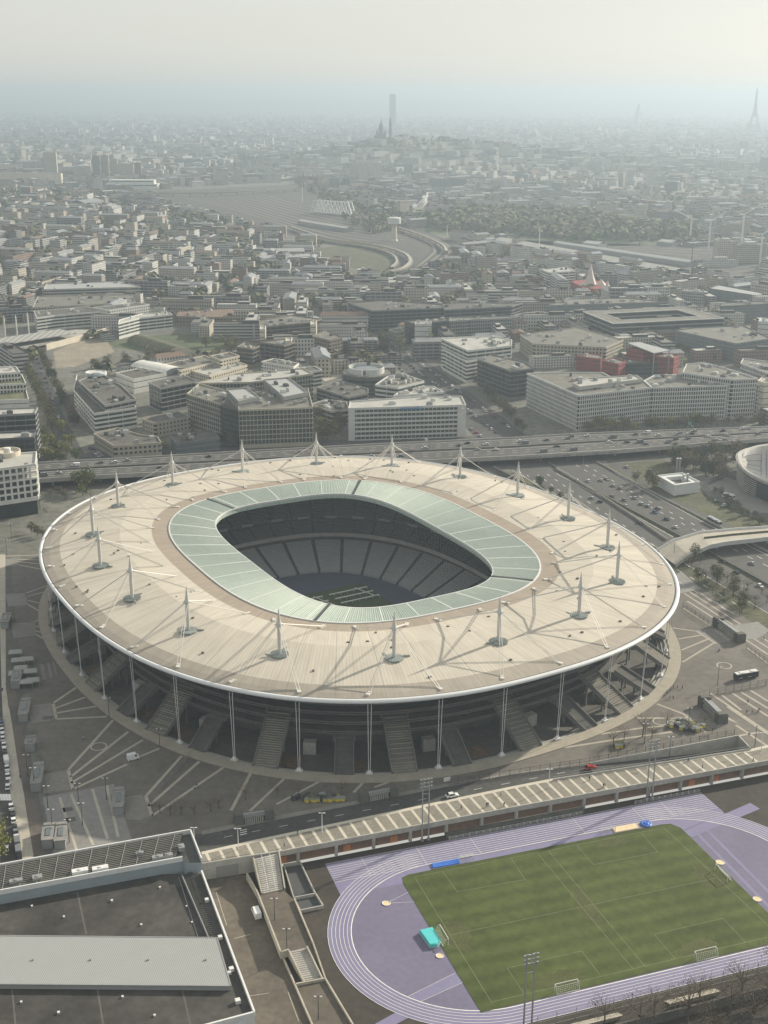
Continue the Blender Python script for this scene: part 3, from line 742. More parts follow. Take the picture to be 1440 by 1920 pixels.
def fence(name, label, pts, h, step, m, cat='fence', panel=True, rail=True):
    o = thing(name, label, cat, pts[0]); b = MB(); pm = None; cnt = 0
    for p, q in zip(pts, pts[1:]):
        L = (q-p).length; n = max(1, round(L/step))
        if rail:
            for hh in (h*.97, h*.5, h*.08): b.bar(p+Vector((0, 0, hh)), q+Vector((0, 0, hh)), .07)
        if panel:
            for k in range(int(L/.55)): x = p.lerp(q, k*.55/L); b.bar(x+Vector((0, 0, .05)), x+Vector((0, 0, h*.95)), .035)
        for k in range(n):
            x = p.lerp(q, k/n)
            if pm is None:
                mb = MB(); mb.bar(Vector((0, 0, 0)), Vector((0, 0, h+.15)), .16); po = mb.build('post', m, o, keep=True); pm = po.data
            else: po = bpy.data.objects.new('post', pm); COL.objects.link(po); po.parent = o
            po.location = x-pts[0]; cnt += 1
    b.build('fence_panel', m, o)
fence('trackside_fence', 'white railing along the sprint straight in front of the terrace steps', [T(12.6, 48.1), T(64.9, 48.3)], 1.1, 2.6, M['white_metal'], panel=False)
fence('trackside_fence', 'white railing along the sprint straight right of the floodlight mast', [T(86.5, 48.5), T(114, 48.3)], 1.1, 2.6, M['white_metal'], panel=False)
fence('near_fence', 'tall thin fence between running track and bare trees nearest camera', [T(2, -46.5), T(110, -46.5)], 4, 6, M['grey_metal'], panel=False)
# ---- stair ramp down from the walkway, side walls, stairwell
def slab(mb, px, zs, m=0): mb.face([Vector((*G(x, y, z)[:2], z)) for (x, y), z in zip(px, zs)], m)
st = thing('stair_ramp', 'pale concrete stairway and ramp descending from the striped walkway to the yard', 'stairs', G(500, 1640, -3))
b = MB(); A, Bq, Cq, D = G(475, 1611), G(521, 1600), G(531, 1668, -3.2), G(491, 1677, -3.2)
for k in range(18):
    t0, t1 = k/18, (k+1)/18; z = -3.2*t0
    q = [A.lerp(D, t0), A.lerp(D, t1), Bq.lerp(Cq, t1), Bq.lerp(Cq, t0)]
    b.face([Vector((p.x, p.y, z+.05)) for p in q]); b.face([Vector((q[1].x, q[1].y, z+.05)), Vector((q[1].x, q[1].y, z-.14)), Vector((q[2].x, q[2].y, z-.14)), Vector((q[2].x, q[2].y, z+.05))])
b.build('upper_steps', M['concrete'], st)
b = MB(); slab(b, [(486, 1677), (531, 1668), (552, 1688), (587, 1771), (575, 1777), (527, 1786)], [-3.2]*6); b.build('landing', M['yard'], st)
b = MB(); A, Bq, Cq, D = G(541, 1784, -3.2), G(575, 1777, -3.2), G(604, 1837, -5.7), G(570, 1844, -5.7)
for k in range(16):
    t0, t1 = k/16, (k+1)/16; z = -3.2-2.5*t0
    q = [A.lerp(D, t0), A.lerp(D, t1), Bq.lerp(Cq, t1), Bq.lerp(Cq, t0)]
    b.face([Vector((p.x, p.y, z)) for p in q]); b.face([Vector((q[1].x, q[1].y, z)), Vector((q[1].x, q[1].y, z-.16)), Vector((q[2].x, q[2].y, z-.16)), Vector((q[2].x, q[2].y, z))])
b.build('lower_steps', M['concrete'], st)
b = MB(); slab(b, [(556, 1850), (610, 1838), (662, 1925), (590, 1935)], [-5.7]*4); b.build('lower_landing', M['yard'], st)
b = MB()
for pts in ([(475, 1611, 0), (491, 1677, -3.2)], [(523, 1599, 0), (534, 1668, -3.2)], [(463, 1641, -3.2), (483, 1676, -3.2), (527, 1789, -3.2)], [(552, 1688, -3.2), (587, 1771, -3.2)], [(527, 1789, -3.2), (541, 1784, -3.2)], [(541, 1784, -3.2), (570, 1844, -5.7)], [(575, 1777, -3.2), (604, 1837, -5.7)], [(587, 1771, -3.2), (610, 1838, -5.7), (662, 1925, -5.7)], [(553, 1849, -5.7), (588, 1930, -5.7)], [(528, 1791, -5.7), (553, 1849, -5.7)], [(553, 1849, -5.7), (610, 1838, -5.7)]):
    Q = [Vector((*G(x, y, z)[:2], z)) for x, y, z in pts]
    for p, q in zip(Q, Q[1:]): m_ = 1.0; b = MB(); b.bar(p+Vector((0, 0, (m_-3)/2+.6)), q+Vector((0, 0, (m_-3)/2+.6)), .45, 2.6); b.build('side_wall', M['pale_stone'], st)
b = MB()
for off_ in (.33, .66):
    p = G(475, 1611).lerp(G(521, 1600), off_); q = G(491, 1677, -3.2).lerp(G(531, 1668, -3.2), off_)
    b.bar(p+Vector((0, 0, 1)), q+Vector((0, 0, 1)), .1)
    for k in range(8): x = p.lerp(q, k/7); b.bar(x, x+Vector((0, 0, 1)), .08)
b.build('handrail', M['white_metal'], st)
pw = [(532, 1626), (563, 1621), (590, 1677), (606, 1703), (563, 1712), (551, 1688)]
o = thing('stairwell', 'open stairwell with concrete walls beside the purple track chute', 'stairwell', G(560, 1665, z0))
b = MB(); Q = [G(x, y, z0) for x, y in pw]
for p, q in zip(Q, Q[1:]+Q[:1]): b.bar(p+Vector((0, 0, .6)), q+Vector((0, 0, .6)), .4, 1.2)
p, q = G(551, 1688, z0), G(593, 1680, z0); b.bar(p+Vector((0, 0, .6)), q+Vector((0, 0, .6)), .35, 1.2)
b.build('wall_ring', M['concrete'], o)
b = MB(); b.face([p+Vector((0, 0, .05)) for p in Q]); b.build('well_floor', M['aisle'], o)
patch('yard', [(378, 1640), (463, 1641), (527, 1789), (553, 1849), (592, 1935), (440, 1960), (300, 1960)], M['yard'], z0, .03)
b = MB()
for pp in ([(405, 1672), (425, 1735)], [(418, 1770), (452, 1900)], [(438, 1760), (470, 1752)], [(540, 1860), (560, 1915)], [(440, 1872), (505, 1862)]): ribbon(b, G(*pp[0], z0), G(*pp[1], z0), .2, z0, .05)
struct('yard_marking', b, M['pale_stone'])

# ---- low building with the louvred plant deck (bottom left)
H1, H2 = 5.2, 9.2
pb = thing('sports_hall', 'wide flat roofed hall with louvred plant deck and corrugated roof band', 'building', G(300, 1700, 0))
L_ = [(0, 1640), (378, 1632), (477, 1897), (383, 1922), (150, 1990), (-260, 2010), (-260, 1660)]
W = [G(x, y, H1) for x, y in L_]
b = MB(); b.prism([(p.x, p.y) for p in W], z0, H1-1.2, 0, 1); b.build('hall_body', [M['white_metal'], mat('roof_felt', (.06, .057, .052), .85, .4, .045, fine=.2)], pb)
b = MB()
for p, q in zip(W[1:], W[2:5]): b.bar(p+Vector((0, 0, -.55)), q+Vector((0, 0, -.55)), .55, 1.3)
b.build('parapet', M['white_metal'], pb)
UP = [(-260, 1667), (357, 1555), (378, 1609), (346, 1610), (342, 1606), (-260, 1716)]
Wu = [G(x, y, H2) for x, y in UP]
b = MB(); b.prism([(p.x, p.y) for p in Wu], z0, H2-1.6, 0, 1); b.build('plant_block', [mat('blue_grey_cladding', (.3, .35, .38), .6, .08, .2), M['dark_metal']], pb)
b = MB()
for p, q in ((Wu[0], Wu[1]), (Wu[1], Wu[2]), (Wu[4], Wu[5])): b.bar(p+Vector((0, 0, -.8)), q+Vector((0, 0, -.8)), .45, 1.7)
b.build('plant_parapet', M['white_metal'], pb)
b = MB()
for k in range(13):
    t = (k+.7)/13.5; p, q = Wu[0].lerp(Wu[5], t*.93), Wu[1].lerp(Wu[4], t*.93); q = p.lerp(q, .975)
    b.bar(p+Vector((0, 0, -.7)), q+Vector((0, 0, -.7)), .34, .5)
b.build('louvre_deck', mat('louvre_slat', (.17, .165, .15), .6, .2, .4), pb)
b = MB()
for k in range(18):
    t = 1-(k*.053)-.05; p = Wu[0].lerp(Wu[1], t); q = Wu[5].lerp(Wu[4], t); b.bar(p+Vector((0, 0, -.35)), q+Vector((0, 0, -.35)), .16, .16)
b.build('deck_beam', M['grey_metal'], pb)
for (x, y, d) in ((150, 1633, (5, 2)), (188, 1628, (5, 2)), (297, 1607, (4, 1.6)), (315, 1604, (3, 1.6)), (340, 1588, (2, 2.5)), (70, 1645, (3, 2)), (30, 1652, (4, 1.5)), (262, 1600, (2.5, 1.2))):
    b = MB(); P = G(x, y, H2); b.box((P.x, P.y, H2-1.0), (d[0], d[1], 1.5), TRK[2]); b.lathe((P.x, P.y, H2+.5), [(.6, 0), (.6, .25), (0, .3)], 10); b.build('plant_unit', M['white_metal'] if x in (150, 188) else M['grey_metal'], pb)
CR = [(-260, 1752), (407, 1758), (433, 1848.5), (-260, 1843)]
cw = [G(x, y, H1+.4) for x, y in CR]
b = MB(); b.prism([(p.x, p.y) for p in cw], H1-1.2, H1+.4, 0); b.build('corrugated_roof', stripes_mat('corrugated_sheet', (.36, .37, .365), (.285, .295, .29), .62, 0, .55, angle=.12, var=.04), pb)
b = MB()
for p, q in zip(cw, cw[1:]+cw[:1]): b.bar(p+Vector((0, 0, -.15)), q+Vector((0, 0, -.15)), .35, .5)
for x in (62, 170, 278, 386): p = G(x, 1800, H1+.4); b.box((p.x, p.y, H1+.4), (.5, .5, .4))
b.build('roof_trim', M['grey_metal'], pb)
b = MB()
for k in range(34):
    t = k/33; p = G(352+48*t, 1637+122*t, H1-.6); q = G(362+46*t, 1637+121*t, H1-.6); b.bar(p, q, .22, .3)
b.build('gutter_grille', M['dark_metal'], pb)
b = MB()
p, q = G(341, 1640, H1), G(391, 1757, H1); b.bar(p+Vector((0, 0, -.6)), q+Vector((0, 0, -.6)), .3, 1.4); p, q = G(335, 1645, H1-1.2), G(371, 1757, H1-1.2); b.bar(p+Vector((0, 0, .1)), q+Vector((0, 0, .1)), .15, .2)
b.build('inner_kerb', M['grey_metal'], pb)
for x, y, s_ in ((60, 1700, .6), (120, 1720, .6), (210, 1690, .7), (265, 1735, .6), (300, 1665, .6), (40, 1880, .6), (110, 1900, .7), (230, 1870, .6), (290, 1905, .6), (350, 1700, .5), (360, 1730, .5), (388, 1690, 1.2), (413, 1760, 1.2), (434, 1820, 1.3), (430, 1826, 1), (446, 1880, 1.4), (104, 1664, 1.2), (20, 1677, 2.4)):
    b = MB(); P = G(x, y, H1-1.2); b.box((P.x, P.y, H1-1.2), (s_, s_, s_*.8), .4); b.build('roof_vent', M['white_metal'], pb)
b = MB()
for x0, y0, x1, y1 in ((145, 1673, 162, 1752), (22, 1850, 30, 1930), (182, 1850, 195, 1930), (340, 1850, 358, 1925)): ribbon(b, G(x0, y0, H1-1.2), G(x1, y1, H1-1.2), .5, H1-1.2, .02)
b.build('roof_seam', mat('seam_felt', (.115, .11, .10), .9, .2, .3), pb)
b = MB(); sv = [G(x, y, H1-.9) for x, y in ((-20, 1676), (20, 1668), (60, 1662), (72, 1657), (66, 1665), (30, 1675), (-20, 1684))]
b.prism([(p.x, p.y) for p in sv], H1-1.18, H1-.9); b.build('roof_canopy', M['white_metal'], pb)

# strip below the running track: wall, bench stands and car park
patch('side_street', [T(-10, -62), T(135, -62), T(150, -110), T(-10, -110)], M['asphalt_worn'], z0, .04, world=True)
wall_thing('boundary_wall', 'grey wall between bare trees and car park nearest the camera', [T(12, -55), T(118, -55)], 3.0, .5, M['concrete_dark'])
for u in (18, 50): 
    o = thing('bench_stand', 'low tiered benches behind the near fence, ' + ('left stand' if u == 18 else 'right stand'), 'benches', T(u, -49))
    for k in range(3): b = MB(); P = T(u, -48.6-k*1.0); b.box((P.x, P.y, z0+.4+.45*k), (17, .5, .12), TRK[2]); b.box((P.x, P.y, z0), (16, .2, .4+.45*k), TRK[2]); b.build('bench', M['pale_stone'], o)
b = MB()
for k in range(8): ribbon(b, T(70+k*6, -66), T(74+k*6, -78), .2, z0, .08)
struct('parking_lines', b, M['white_line'])
# ------------------------------------------------------------------ parvis: pale stripes, aprons, circles
def Z4(x, y): return (x/3, 1240+y/3)
def Z5b(x, y): return (360+x/3.6, 1400+y/3.6)
def ZL(x, y): return (x/5.645, 960+y/5.645)
def ZM(x, y): return (x/5.485, 1290+y/5.485)
def Z6(x, y): return (960+x/3, 1200+y/3)
def Z7(x, y): return (1240+x/7.2, 1060+y/7.2)
def Z8(x, y): return (1200+x/6, 1280+y/6)
def Z3c(x, y): return (960+x/3, 800+y/3)
b = MB()
LN = [(Z4, 1.25, [(300, 235, 428, 148), (310, 265, 478, 203), (312, 292, 538, 254), (315, 325, 600, 312), (385, 610, 635, 332), (398, 650, 722, 396), (400, 685, 803, 443), (410, 720, 715, 580), (790, 535, 903, 488), (820, 760, 1022, 533), (835, 815, 1122, 563), (855, 870, 1257, 598), (1300, 840, 1412, 626), (300, 240, 318, 325), (385, 612, 410, 720), (820, 760, 855, 870)]),
      (Z5b, 1.1, [(390, 435, 632, 208), (570, 390, 870, 231), (1090, 310, 1165, 234), (1230, 275, 1372, 224)]),
      (ZL, .9, [(190, 500, 440, 510), (195, 527, 440, 553), (200, 560, 470, 614), (275, 858, 512, 776), (290, 895, 465, 848), (300, 937, 425, 967), (300, 982, 415, 1050), (365, 1165, 425, 1133), (370, 1212, 440, 1208), (378, 1260, 455, 1277), (385, 1300, 482, 1352), (0, 470, 440, 455)]),
      (Z7, 1.0, [(150, 845, 465, 890), (232, 995, 530, 945), (273, 1145, 620, 1000), (288, 1307, 700, 1055), (465, 885, 735, 1060), (310, 380, 965, 805), (390, 365, 1070, 797), (480, 350, 975, 655), (350, 485, 725, 725), (1140, 1005, 1440, 1205), (1250, 990, 1440, 1115), (1370, 985, 1440, 1030), (300, 580, 690, 830), (1150, 1110, 1440, 1330)]),
      (Z6, 1.1, [(700, 440, 980, 440), (815, 360, 960, 415), (960, 415, 1090, 520), (500, 530, 720, 497), (720, 497, 1015, 468), (295, 606, 590, 560), (590, 560, 900, 518), (1115, 300, 1440, 520), (1180, 310, 1290, 395), (1240, 300, 1440, 430), (1210, 375, 1440, 530), (1290, 295, 1440, 385), (1340, 283, 1440, 345), (1260, 480, 1440, 600), (1270, 540, 1390, 520)])]
for Zf, w_, L in LN:
    for x0, y0, x1, y1 in L: ribbon(b, G(*Zf(x0, y0)), G(*Zf(x1, y1)), w_, 0, .07)
struct('parvis_stripes', b, mat('parvis_stripe_stone', (.40, .37, .31), .85, .12, .3))
b = MB()
for Zf, P in ((Z4, [(155, 250), (290, 235), (305, 330), (175, 350)]), (Z4, [(225, 640), (385, 610), (410, 720), (245, 745)]), (Z4, [(680, 765), (800, 750), (855, 870), (780, 895), (712, 890)]),
              (ZL, [(60, 870), (265, 858), (300, 985), (85, 1000)]), (ZL, [(120, 1180), (365, 1165), (385, 1310), (140, 1330)]), (ZL, [(0, 500), (190, 495), (200, 565), (0, 575)]), (ZL, [(420, 1620), (465, 1610), (495, 1775), (450, 1775)]), (ZL, [(497, 1600), (520, 1590), (562, 1750), (530, 1760)]), (ZL, [(552, 1580), (570, 1575), (608, 1725), (588, 1730)]),
              (Z7, [(470, 885), (690, 845), (1000, 990), (735, 1065)]), (Z6, [(960, 412), (1060, 385), (1200, 480), (1110, 510)])):
    patch('', [Zf(*p) for p in P], None, 0, .055, mb=b)
struct('apron_slabs', b, M['apron'])
b = MB()
for P in ([Z4(240, 765), Z4(640, 690), Z4(700, 880), Z4(745, 1010), Z4(380, 1070), Z4(300, 1085)], [Z7(270, 80), Z7(545, 330), Z7(240, 380), Z7(200, 130)], [Z7(890, 815), Z7(1080, 795), Z7(1300, 760), Z7(1440, 860), Z7(1440, 900), Z7(1300, 985), Z7(1140, 1000)]):
    patch('', P, None, 0, .06, mb=b)
struct('plaza', b, M['plaza'])
b = MB()
for P in ([Z8(720, 180), Z8(900, 330), Z8(1110, 465), Z8(1000, 420), Z8(740, 250)],): patch('', P, None, 0, .06, mb=b)
for x0, y0, x1, y1 in ((335, 765, 430, 1060), (400, 750, 525, 1035), (520, 720, 605, 1000), (600, 700, 665, 990)): ribbon(b, G(*Z4(x0, y0)), G(*Z4(x1, y1)), 1.0, 0, .09)
struct('plaza_stripes', b, M['pale_stone'])
b = MB()
for P in ([(350, 825), (405, 820), (415, 840), (358, 850)], [(362, 885), (420, 876), (430, 898), (370, 910)], [(240, 312), (300, 307), (300, 325), (242, 330)]): patch('', [Z4(*p) for p in P], None, 0, .09, mb=b)
struct('paving_grates', b, M['concrete_dark'])
b = MB()
for x, y, r in ((185, 1400, 3.2), (1238, 1353, 3.1), (1358, 1248, 3.4)):
    P = G(x, y); n = 28
    o_ = [P+Vector((r*cos(2*pi*k/n), r*sin(2*pi*k/n), .09)) for k in range(n)]; i_ = [P+Vector(((r-.4)*cos(2*pi*k/n), (r-.4)*sin(2*pi*k/n), .09)) for k in range(n)]
    b.strip(o_, i_, closed=True)
struct('paving_circles', b, M['stripe'])
# dark asphalt left of the parvis, street, footway, brown beds
patch('street', [(-160, 1040), (-4, 1040), (6, 1290), (5.5, 1350), (17, 1465), (33, 1589), (46, 1640), (-160, 1700)], M['asphalt'], 0, .04)
patch('pavement', [(-4, 1040), (10, 1040), (11, 1292), (23, 1361), (36, 1441), (47, 1501), (64, 1612), (70, 1640), (46, 1640), (33, 1589), (17, 1465), (5.5, 1350), (3, 1292)], M['pale_stone'], 0, .1)
patch('pavement', [(10, 1040), (12, 1290), (16, 1330), (23, 1361), (46, 1500), (66, 1612), (70, 1640), (130, 1640), (92, 1585), (60, 1430), (40, 1290), (20, 1050)], M['concrete_dark'], 0, .05)
b = MB()
for P in ([(12, 1290), (29, 1290), (34, 1326), (16, 1328)], [(23, 1362), (40, 1361), (57, 1455), (37, 1456)], [(46, 1500), (65, 1498), (84, 1600), (63, 1605)]): patch('', P, None, 0, .12, mb=b)
struct('paving_bands', b, mat('brown_paving', (.14, .12, .105), .85, .15, .2))
b = MB()
for k in range(5): x = 1+k*5.2; ribbon(b, G(x, 1489), G(x+2.5, 1501), .9, 0, .07)
struct('crossing', b, M['white_line'])
# ticket lodges along the left edge of the parvis
def lodge(x, y, L, label):
    P = G(x, y); o = thing('ticket_lodge', label, 'booth', P, .18, 'grey ticket lodges along the left edge of the parvis')
    b = MB(); b.box((0, 0, 0), (3.6, L, 3.0)); b.build('lodge_body', M['grey_metal'], o, keep=True)
    b = MB(); b.box((0, 0, 3.0), (4.4, L*.7, .3)); b.box((0, L*.42, 3.0), (3.9, L*.14, .6)); b.box((0, -L*.42, 3.0), (3.9, L*.14, .6)); b.build('roof', M['plaza'], o, keep=True)
    b = MB(); b.box((0, 0, 3.3), (1.6, L*.45, .25)); b.build('skylight', M['glass3'], o, keep=True)
    return o
for x, y, L, lab in ((47, 1338, 15, 'grey ticket lodge level with the topmost pale apron at left'), (58, 1402, 7, 'short grey ticket lodge between two longer ones at the left edge'), (71, 1464, 16, 'grey ticket lodge beside the pale apron above the grey plaza'), (92, 1575, 11, 'grey ticket lodge nearest the louvred roof'), (223, 1510, 14, 'grey ticket lodge standing between grey plaza and small pale apron'), (32, 1280, 12, 'grey ticket lodge at left behind the market tents'), (12, 1170, 12, 'grey ticket lodge far up the left edge'), (115, 1575, 12, 'open grey ticket lodge on the plaza beside the louvred roof')): lodge(x, y, L, lab)
def gate_block(pA, pB, h, wd, label):
    a, c = G(*pA), G(*pB); o = thing('gate_building', label, 'gate', a, atan2(c.y-a.y, c.x-a.x), 'long gate buildings at the right edge of the parvis'); L = (c-a).length
    for xx in (1.6, L-1.6): b = MB(); b.box((xx, 0, 0), (3.2, wd, h)); b.box((xx, 0, h), (2.6, wd*.8, .3)); b.build('end_block', M['concrete_dark'], o, keep=True)
    b = MB(); b.box((L/2, 0, h-1.2), (L-6, wd*.8, .5)); b.box((L/2, -wd*.2, h-1.0), (L-6.5, .8, 1.2)); b.build('canopy', M['grey_metal'], o, keep=True)
    for k in range(9): b = MB(); b.box((4+(L-8)*k/8, 0, 0), (.4, wd*.7, 2.2)); b.build('turnstile', M['concrete'], o, keep=True)
gate_block(Z7(740, 800), Z7(1080, 1050), 4.2, 4.5, 'long dark gate building with turnstiles left of the pale plaza')
gate_block(Z8(700, 240), Z8(930, 470), 4.2, 4.5, 'long dark gate building with turnstiles beside the striped plaza')
gate_block(Z5b(285, 520), Z5b(550, 480), 3.6, 3, 'small canopied gate by the road left of the yellow bins')
gate_block(Z5b(1130, 375), Z5b(1385, 325), 3.6, 3, 'small canopied gate by the road right of the yellow bins')
fence('plaza_fence', 'dark fence with planks from stadium rim towards the long gate building', [G(*Z7(290, 560)), G(*Z7(690, 830))], 2.2, 3.5, M['dark_metal'])
fence('plaza_fence', 'dark fence along the pale lines right of the gate building', [G(*Z7(1150, 1130)), G(*Z7(1500, 1370))], 2.2, 3.5, M['dark_metal'])
fence('plaza_fence', 'tall dark fence behind the striped plaza below the black bus', [G(*Z8(780, 150)), G(*Z8(1500, 15))], 3, 4, M['dark_metal'])
fence('plaza_fence', 'dark fence above the stained wall of the sunken road', [G(*Z8(1060, 590)), G(1105, 1432), G(840, 1473)], 2.6, 4, M['dark_metal'])
fence('plaza_fence', 'thin dark fence crossing the paving right of the ring walkway', [G(*Z8(380, 60)), G(*Z8(260, 170))], 2, 3.5, M['dark_metal'])
fence('plaza_fence', 'long thin fence on the dark parvis left of the road gates', [G(*Z4(890, 740)), G(*Z4(1090, 510))], 2.0, 4, M['grey_metal'], panel=False)
# ------------------------------------------------------------------ roads to the right
patch('motorway', [(905, 892), (1245, 862), (1330, 930), (1440, 985), (1700, 1090), (1700, 1330), (1440, 1188), (1262, 1065), (1130, 985), (1010, 925)], M['scrub'], 0, .03)
b = MB()
patch('', [(955, 880), (1020, 868), (1130, 935), (1290, 1022), (1440, 1105), (1700, 1235), (1700, 1300), (1440, 1150), (1240, 1030), (1060, 938)], None, 0, .05, mb=b)
patch('', [(1030, 868), (1110, 862), (1185, 905), (1330, 985), (1440, 1040), (1700, 1150), (1700, 1222), (1440, 1092), (1290, 1008), (1140, 930)], None, 0, .05, mb=b)
patch('', [(1130, 864), (1165, 868), (1240, 925), (1345, 975), (1440, 1015), (1700, 1110), (1700, 1135), (1440, 1032), (1330, 978), (1215, 915)], None, 0, .05, mb=b)
patch('', [(1325, 905), (1372, 888), (1440, 955), (1500, 1000), (1440, 985), (1360, 935)], None, 0, .055, mb=b)
struct('motorway_carriageway', b, M['motorway'])
b = MB()
def pline(P, w_, z=0, up=.09, dash=0, mb=None):
    Q = [G(x, y, z) for x, y in P]
    for p, q in zip(Q, Q[1:]):
        if not dash: ribbon(mb or b, p, q, w_, z, up); continue
        L = (q-p).length; n = int(L/dash)
        for k in range(n): ribbon(mb or b, p.lerp(q, k/n), p.lerp(q, (k+.35)/n), w_, z, up)
pline([(1043, 888), (1140, 938), (1262, 1007)], .35); pline([(1135, 875), (1200, 915), (1330, 985), (1440, 1042)], .35)
for d in (-22, -40, -60): pline([(1043+d+5, 888-d*.05), (1140+d, 945-d*.3), (1262+d, 1022-d*.45), (1440+d, 1125-d*.5)], .4, dash=11)
for d in (20, 38): pline([(1060+d, 872), (1160+d, 930), (1300+d, 1003), (1440+d, 1072)], .4, dash=11)
pline([(960, 882), (1065, 940), (1245, 1033), (1440, 1150)], .3)
struct('motorway_lines', b, M['white_line'])
def barrier(P, h, w_, label, m='concrete', z=0.):
    Q = [G(x, y, z) for x, y in P]; o = thing('crash_barrier', label, 'barrier', Q[0]); b = MB()
    for p, q in zip(Q, Q[1:]): b.bar(p+Vector((0, 0, h/2)), q+Vector((0, 0, h/2)), w_, h)
    b.build('barrier_wall', M[m], o); b = MB()
    for p, q in zip(Q, Q[1:]): b.bar(p+Vector((0, 0, h+.25)), q+Vector((0, 0, h+.25)), .18, .2)
    b.build('guard_rail', M['grey_metal'], o)
barrier([(1026, 868), (1135, 932), (1290, 1015), (1440, 1098), (1700, 1228)], 1.0, .7, 'dark central barrier between the two motorway carriageways', 'concrete_dark')
barrier([(1043, 880), (1110, 920), (1190, 972), (1250, 1014)], 1.3, .5, 'pale concrete barrier left of the queueing motorway traffic', 'pale_stone')
barrier([(1118, 866), (1200, 912), (1335, 982), (1440, 1036)], .9, .4, 'thin pale barrier between right carriageway and slip road')
barrier([(925, 880), (1000, 918), (1120, 980), (1235, 1040)], 2.0, .6, 'grey noise wall at the foot of the stadium slope', 'concrete_dark')
# flyover
FZ = 6.4
FN = [(-260, 890), (0, 873), (200, 862), (480, 846), (720, 833), (960, 822), (1087, 814), (1440, 801), (1800, 790)]
FS = [(-260, 924), (0, 905), (173, 893), (480, 879), (720, 868), (960, 857), (1160, 845), (1440, 823), (1800, 806)]
fo = thing('flyover', 'long elevated motorway viaduct crossing behind the stadium', 'viaduct', G(960, 857, 0))
n_, s_ = [G(x, y, FZ) for x, y in FN], [G(x, y, FZ) for x, y in FS]
b = MB(); b.strip(s_, n_); b.strip([p-Vector((0, 0, 1.6)) for p in n_], [p-Vector((0, 0, 1.6)) for p in s_]); b.build('deck', M['motorway'], fo)
for L, nm in ((n_, 'parapet'), (s_, 'parapet')):
    b = MB()
    for p, q in zip(L, L[1:]): b.bar(p+Vector((0, 0, -.5)), q+Vector((0, 0, -.5)), .6, 2.9)
    b.build(nm, M['concrete'], fo)
b = MB()
for t, ww, hh in ((.47, 1.6, .9),):
    L = [a.lerp(c, t) for a, c in zip(n_, s_)]
    for p, q in zip(L, L[1:]): b.bar(p+Vector((0, 0, hh/2)), q+Vector((0, 0, hh/2)), ww, hh)
b.build('median', M['concrete_dark'], fo)
b = MB()
for t, dash in ((.06, 0), (.17, 9), (.29, 9), (.4, 0), (.55, 0), (.66, 9), (.78, 9), (.93, 0)):
    L = [a.lerp(c, t) for a, c in zip(n_, s_)]
    for p, q in zip(L, L[1:]):
        if not dash: ribbon(b, p, q, .28, None, .03); continue
        LL = (q-p).length; n = int(LL/dash)
        for k in range(n): ribbon(b, p.lerp(q, k/n), p.lerp(q, (k+.38)/n), .28, None, .03)
b.build('lane_marking', M['white_line'], fo)
for k in range(14):
    t = (k+.5)/14; x = 60+1380*t
    for f in (.18, .82):
        i = max(j for j in range(len(FN)-1) if FN[j][0] <= x); u = (x-FN[i][0])/(FN[i+1][0]-FN[i][0])
        P = n_[i].lerp(n_[i+1], u).lerp(s_[i].lerp(s_[i+1], u), f); b = MB(); b.lathe((P.x, P.y, 0), [(.75, 0), (.75, FZ-1.5)], 10); b.build('pier', M['concrete'], fo)
gr = MB()                      # tags sprayed on the outer face of the parapet
a, c = G(972, 857.0, FZ), G(1160, 845, FZ); d = (c-a); L = d.length; d.normalize(); nn = Vector((d.y, -d.x, 0))*.36; random.seed(11)
x = 1.0
while x < L-1:
    w_ = random.uniform(.5, 1.3); h = random.uniform(.7, 1.3)
    if .3 < x/L < .36 or .52 < x/L < .58: x += w_; continue
    p = a+d*x+nn+Vector((0, 0, -.9))
    for k in range(random.choice((1, 2, 2))): q = p+d*(k*.5); gr.bar(q+Vector((0, 0, -h/2)), q+d*random.uniform(-.25, .25)+Vector((0, 0, h/2)), .2, .06)
    if random.random() < .7: gr.bar(p+Vector((0, 0, random.choice((-h/2, 0, h/2)))), p+d*.6+Vector((0, 0, random.choice((-h/2, 0, h/2)))), .06, .2)
    x += w_+.35
gr.build('graffiti', M['dark_metal'], fo)
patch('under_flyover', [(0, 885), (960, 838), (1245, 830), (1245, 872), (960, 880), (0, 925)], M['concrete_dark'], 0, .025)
# footbridge over the motorway
fb = thing('footbridge', 'curved white footbridge over the motorway, right of the stadium', 'bridge', G(1290, 1040))
BF = [(1232, 1019), (1262, 1010), (1313, 1000), (1380, 994), (1440, 990), (1560, 985)]; BN = [(1268, 1044), (1293, 1035), (1330, 1024), (1360, 1018), (1440, 1009), (1560, 1003)]
f_, nr = [G(x, y, 6) for x, y in BF], [G(x, y, 6) for x, y in BN]
f_[0].z = nr[0].z = 1.2; f_[1].z = nr[1].z = 4.2
b = MB(); b.strip(nr, f_); b.build('deck', M['pale_stone'], fb)
b = MB(); 
for L, s1 in ((f_, 1), (nr, -1)):
    out = [p+Vector((0, .9*s1, 1.2)) for p in L]; low = [p+Vector((0, .1*s1, -1.6)) for p in L]; inn = [p+Vector((0, .2*s1, 0)) for p in L]
    top = [p+Vector((0, .5*s1, 1.2)) for p in L]
    b = MB(); b.strip(low, out) if s1 < 0 else b.strip(out, low); b.strip(out, top) if s1 < 0 else b.strip(top, out); b.strip(top, inn) if s1 < 0 else b.strip(inn, top)
    b.strip(inn, low) if s1 < 0 else b.strip(low, inn)
    b.build('curved_parapet', mat('bridge_white', (.62, .62, .6), .6, .08, .2), fb)
b = MB()
m1, m2 = [a.lerp(c, .42) for a, c in zip(f_[2:], nr[2:])], [a.lerp(c, .5) for a, c in zip(f_[2:], nr[2:])]
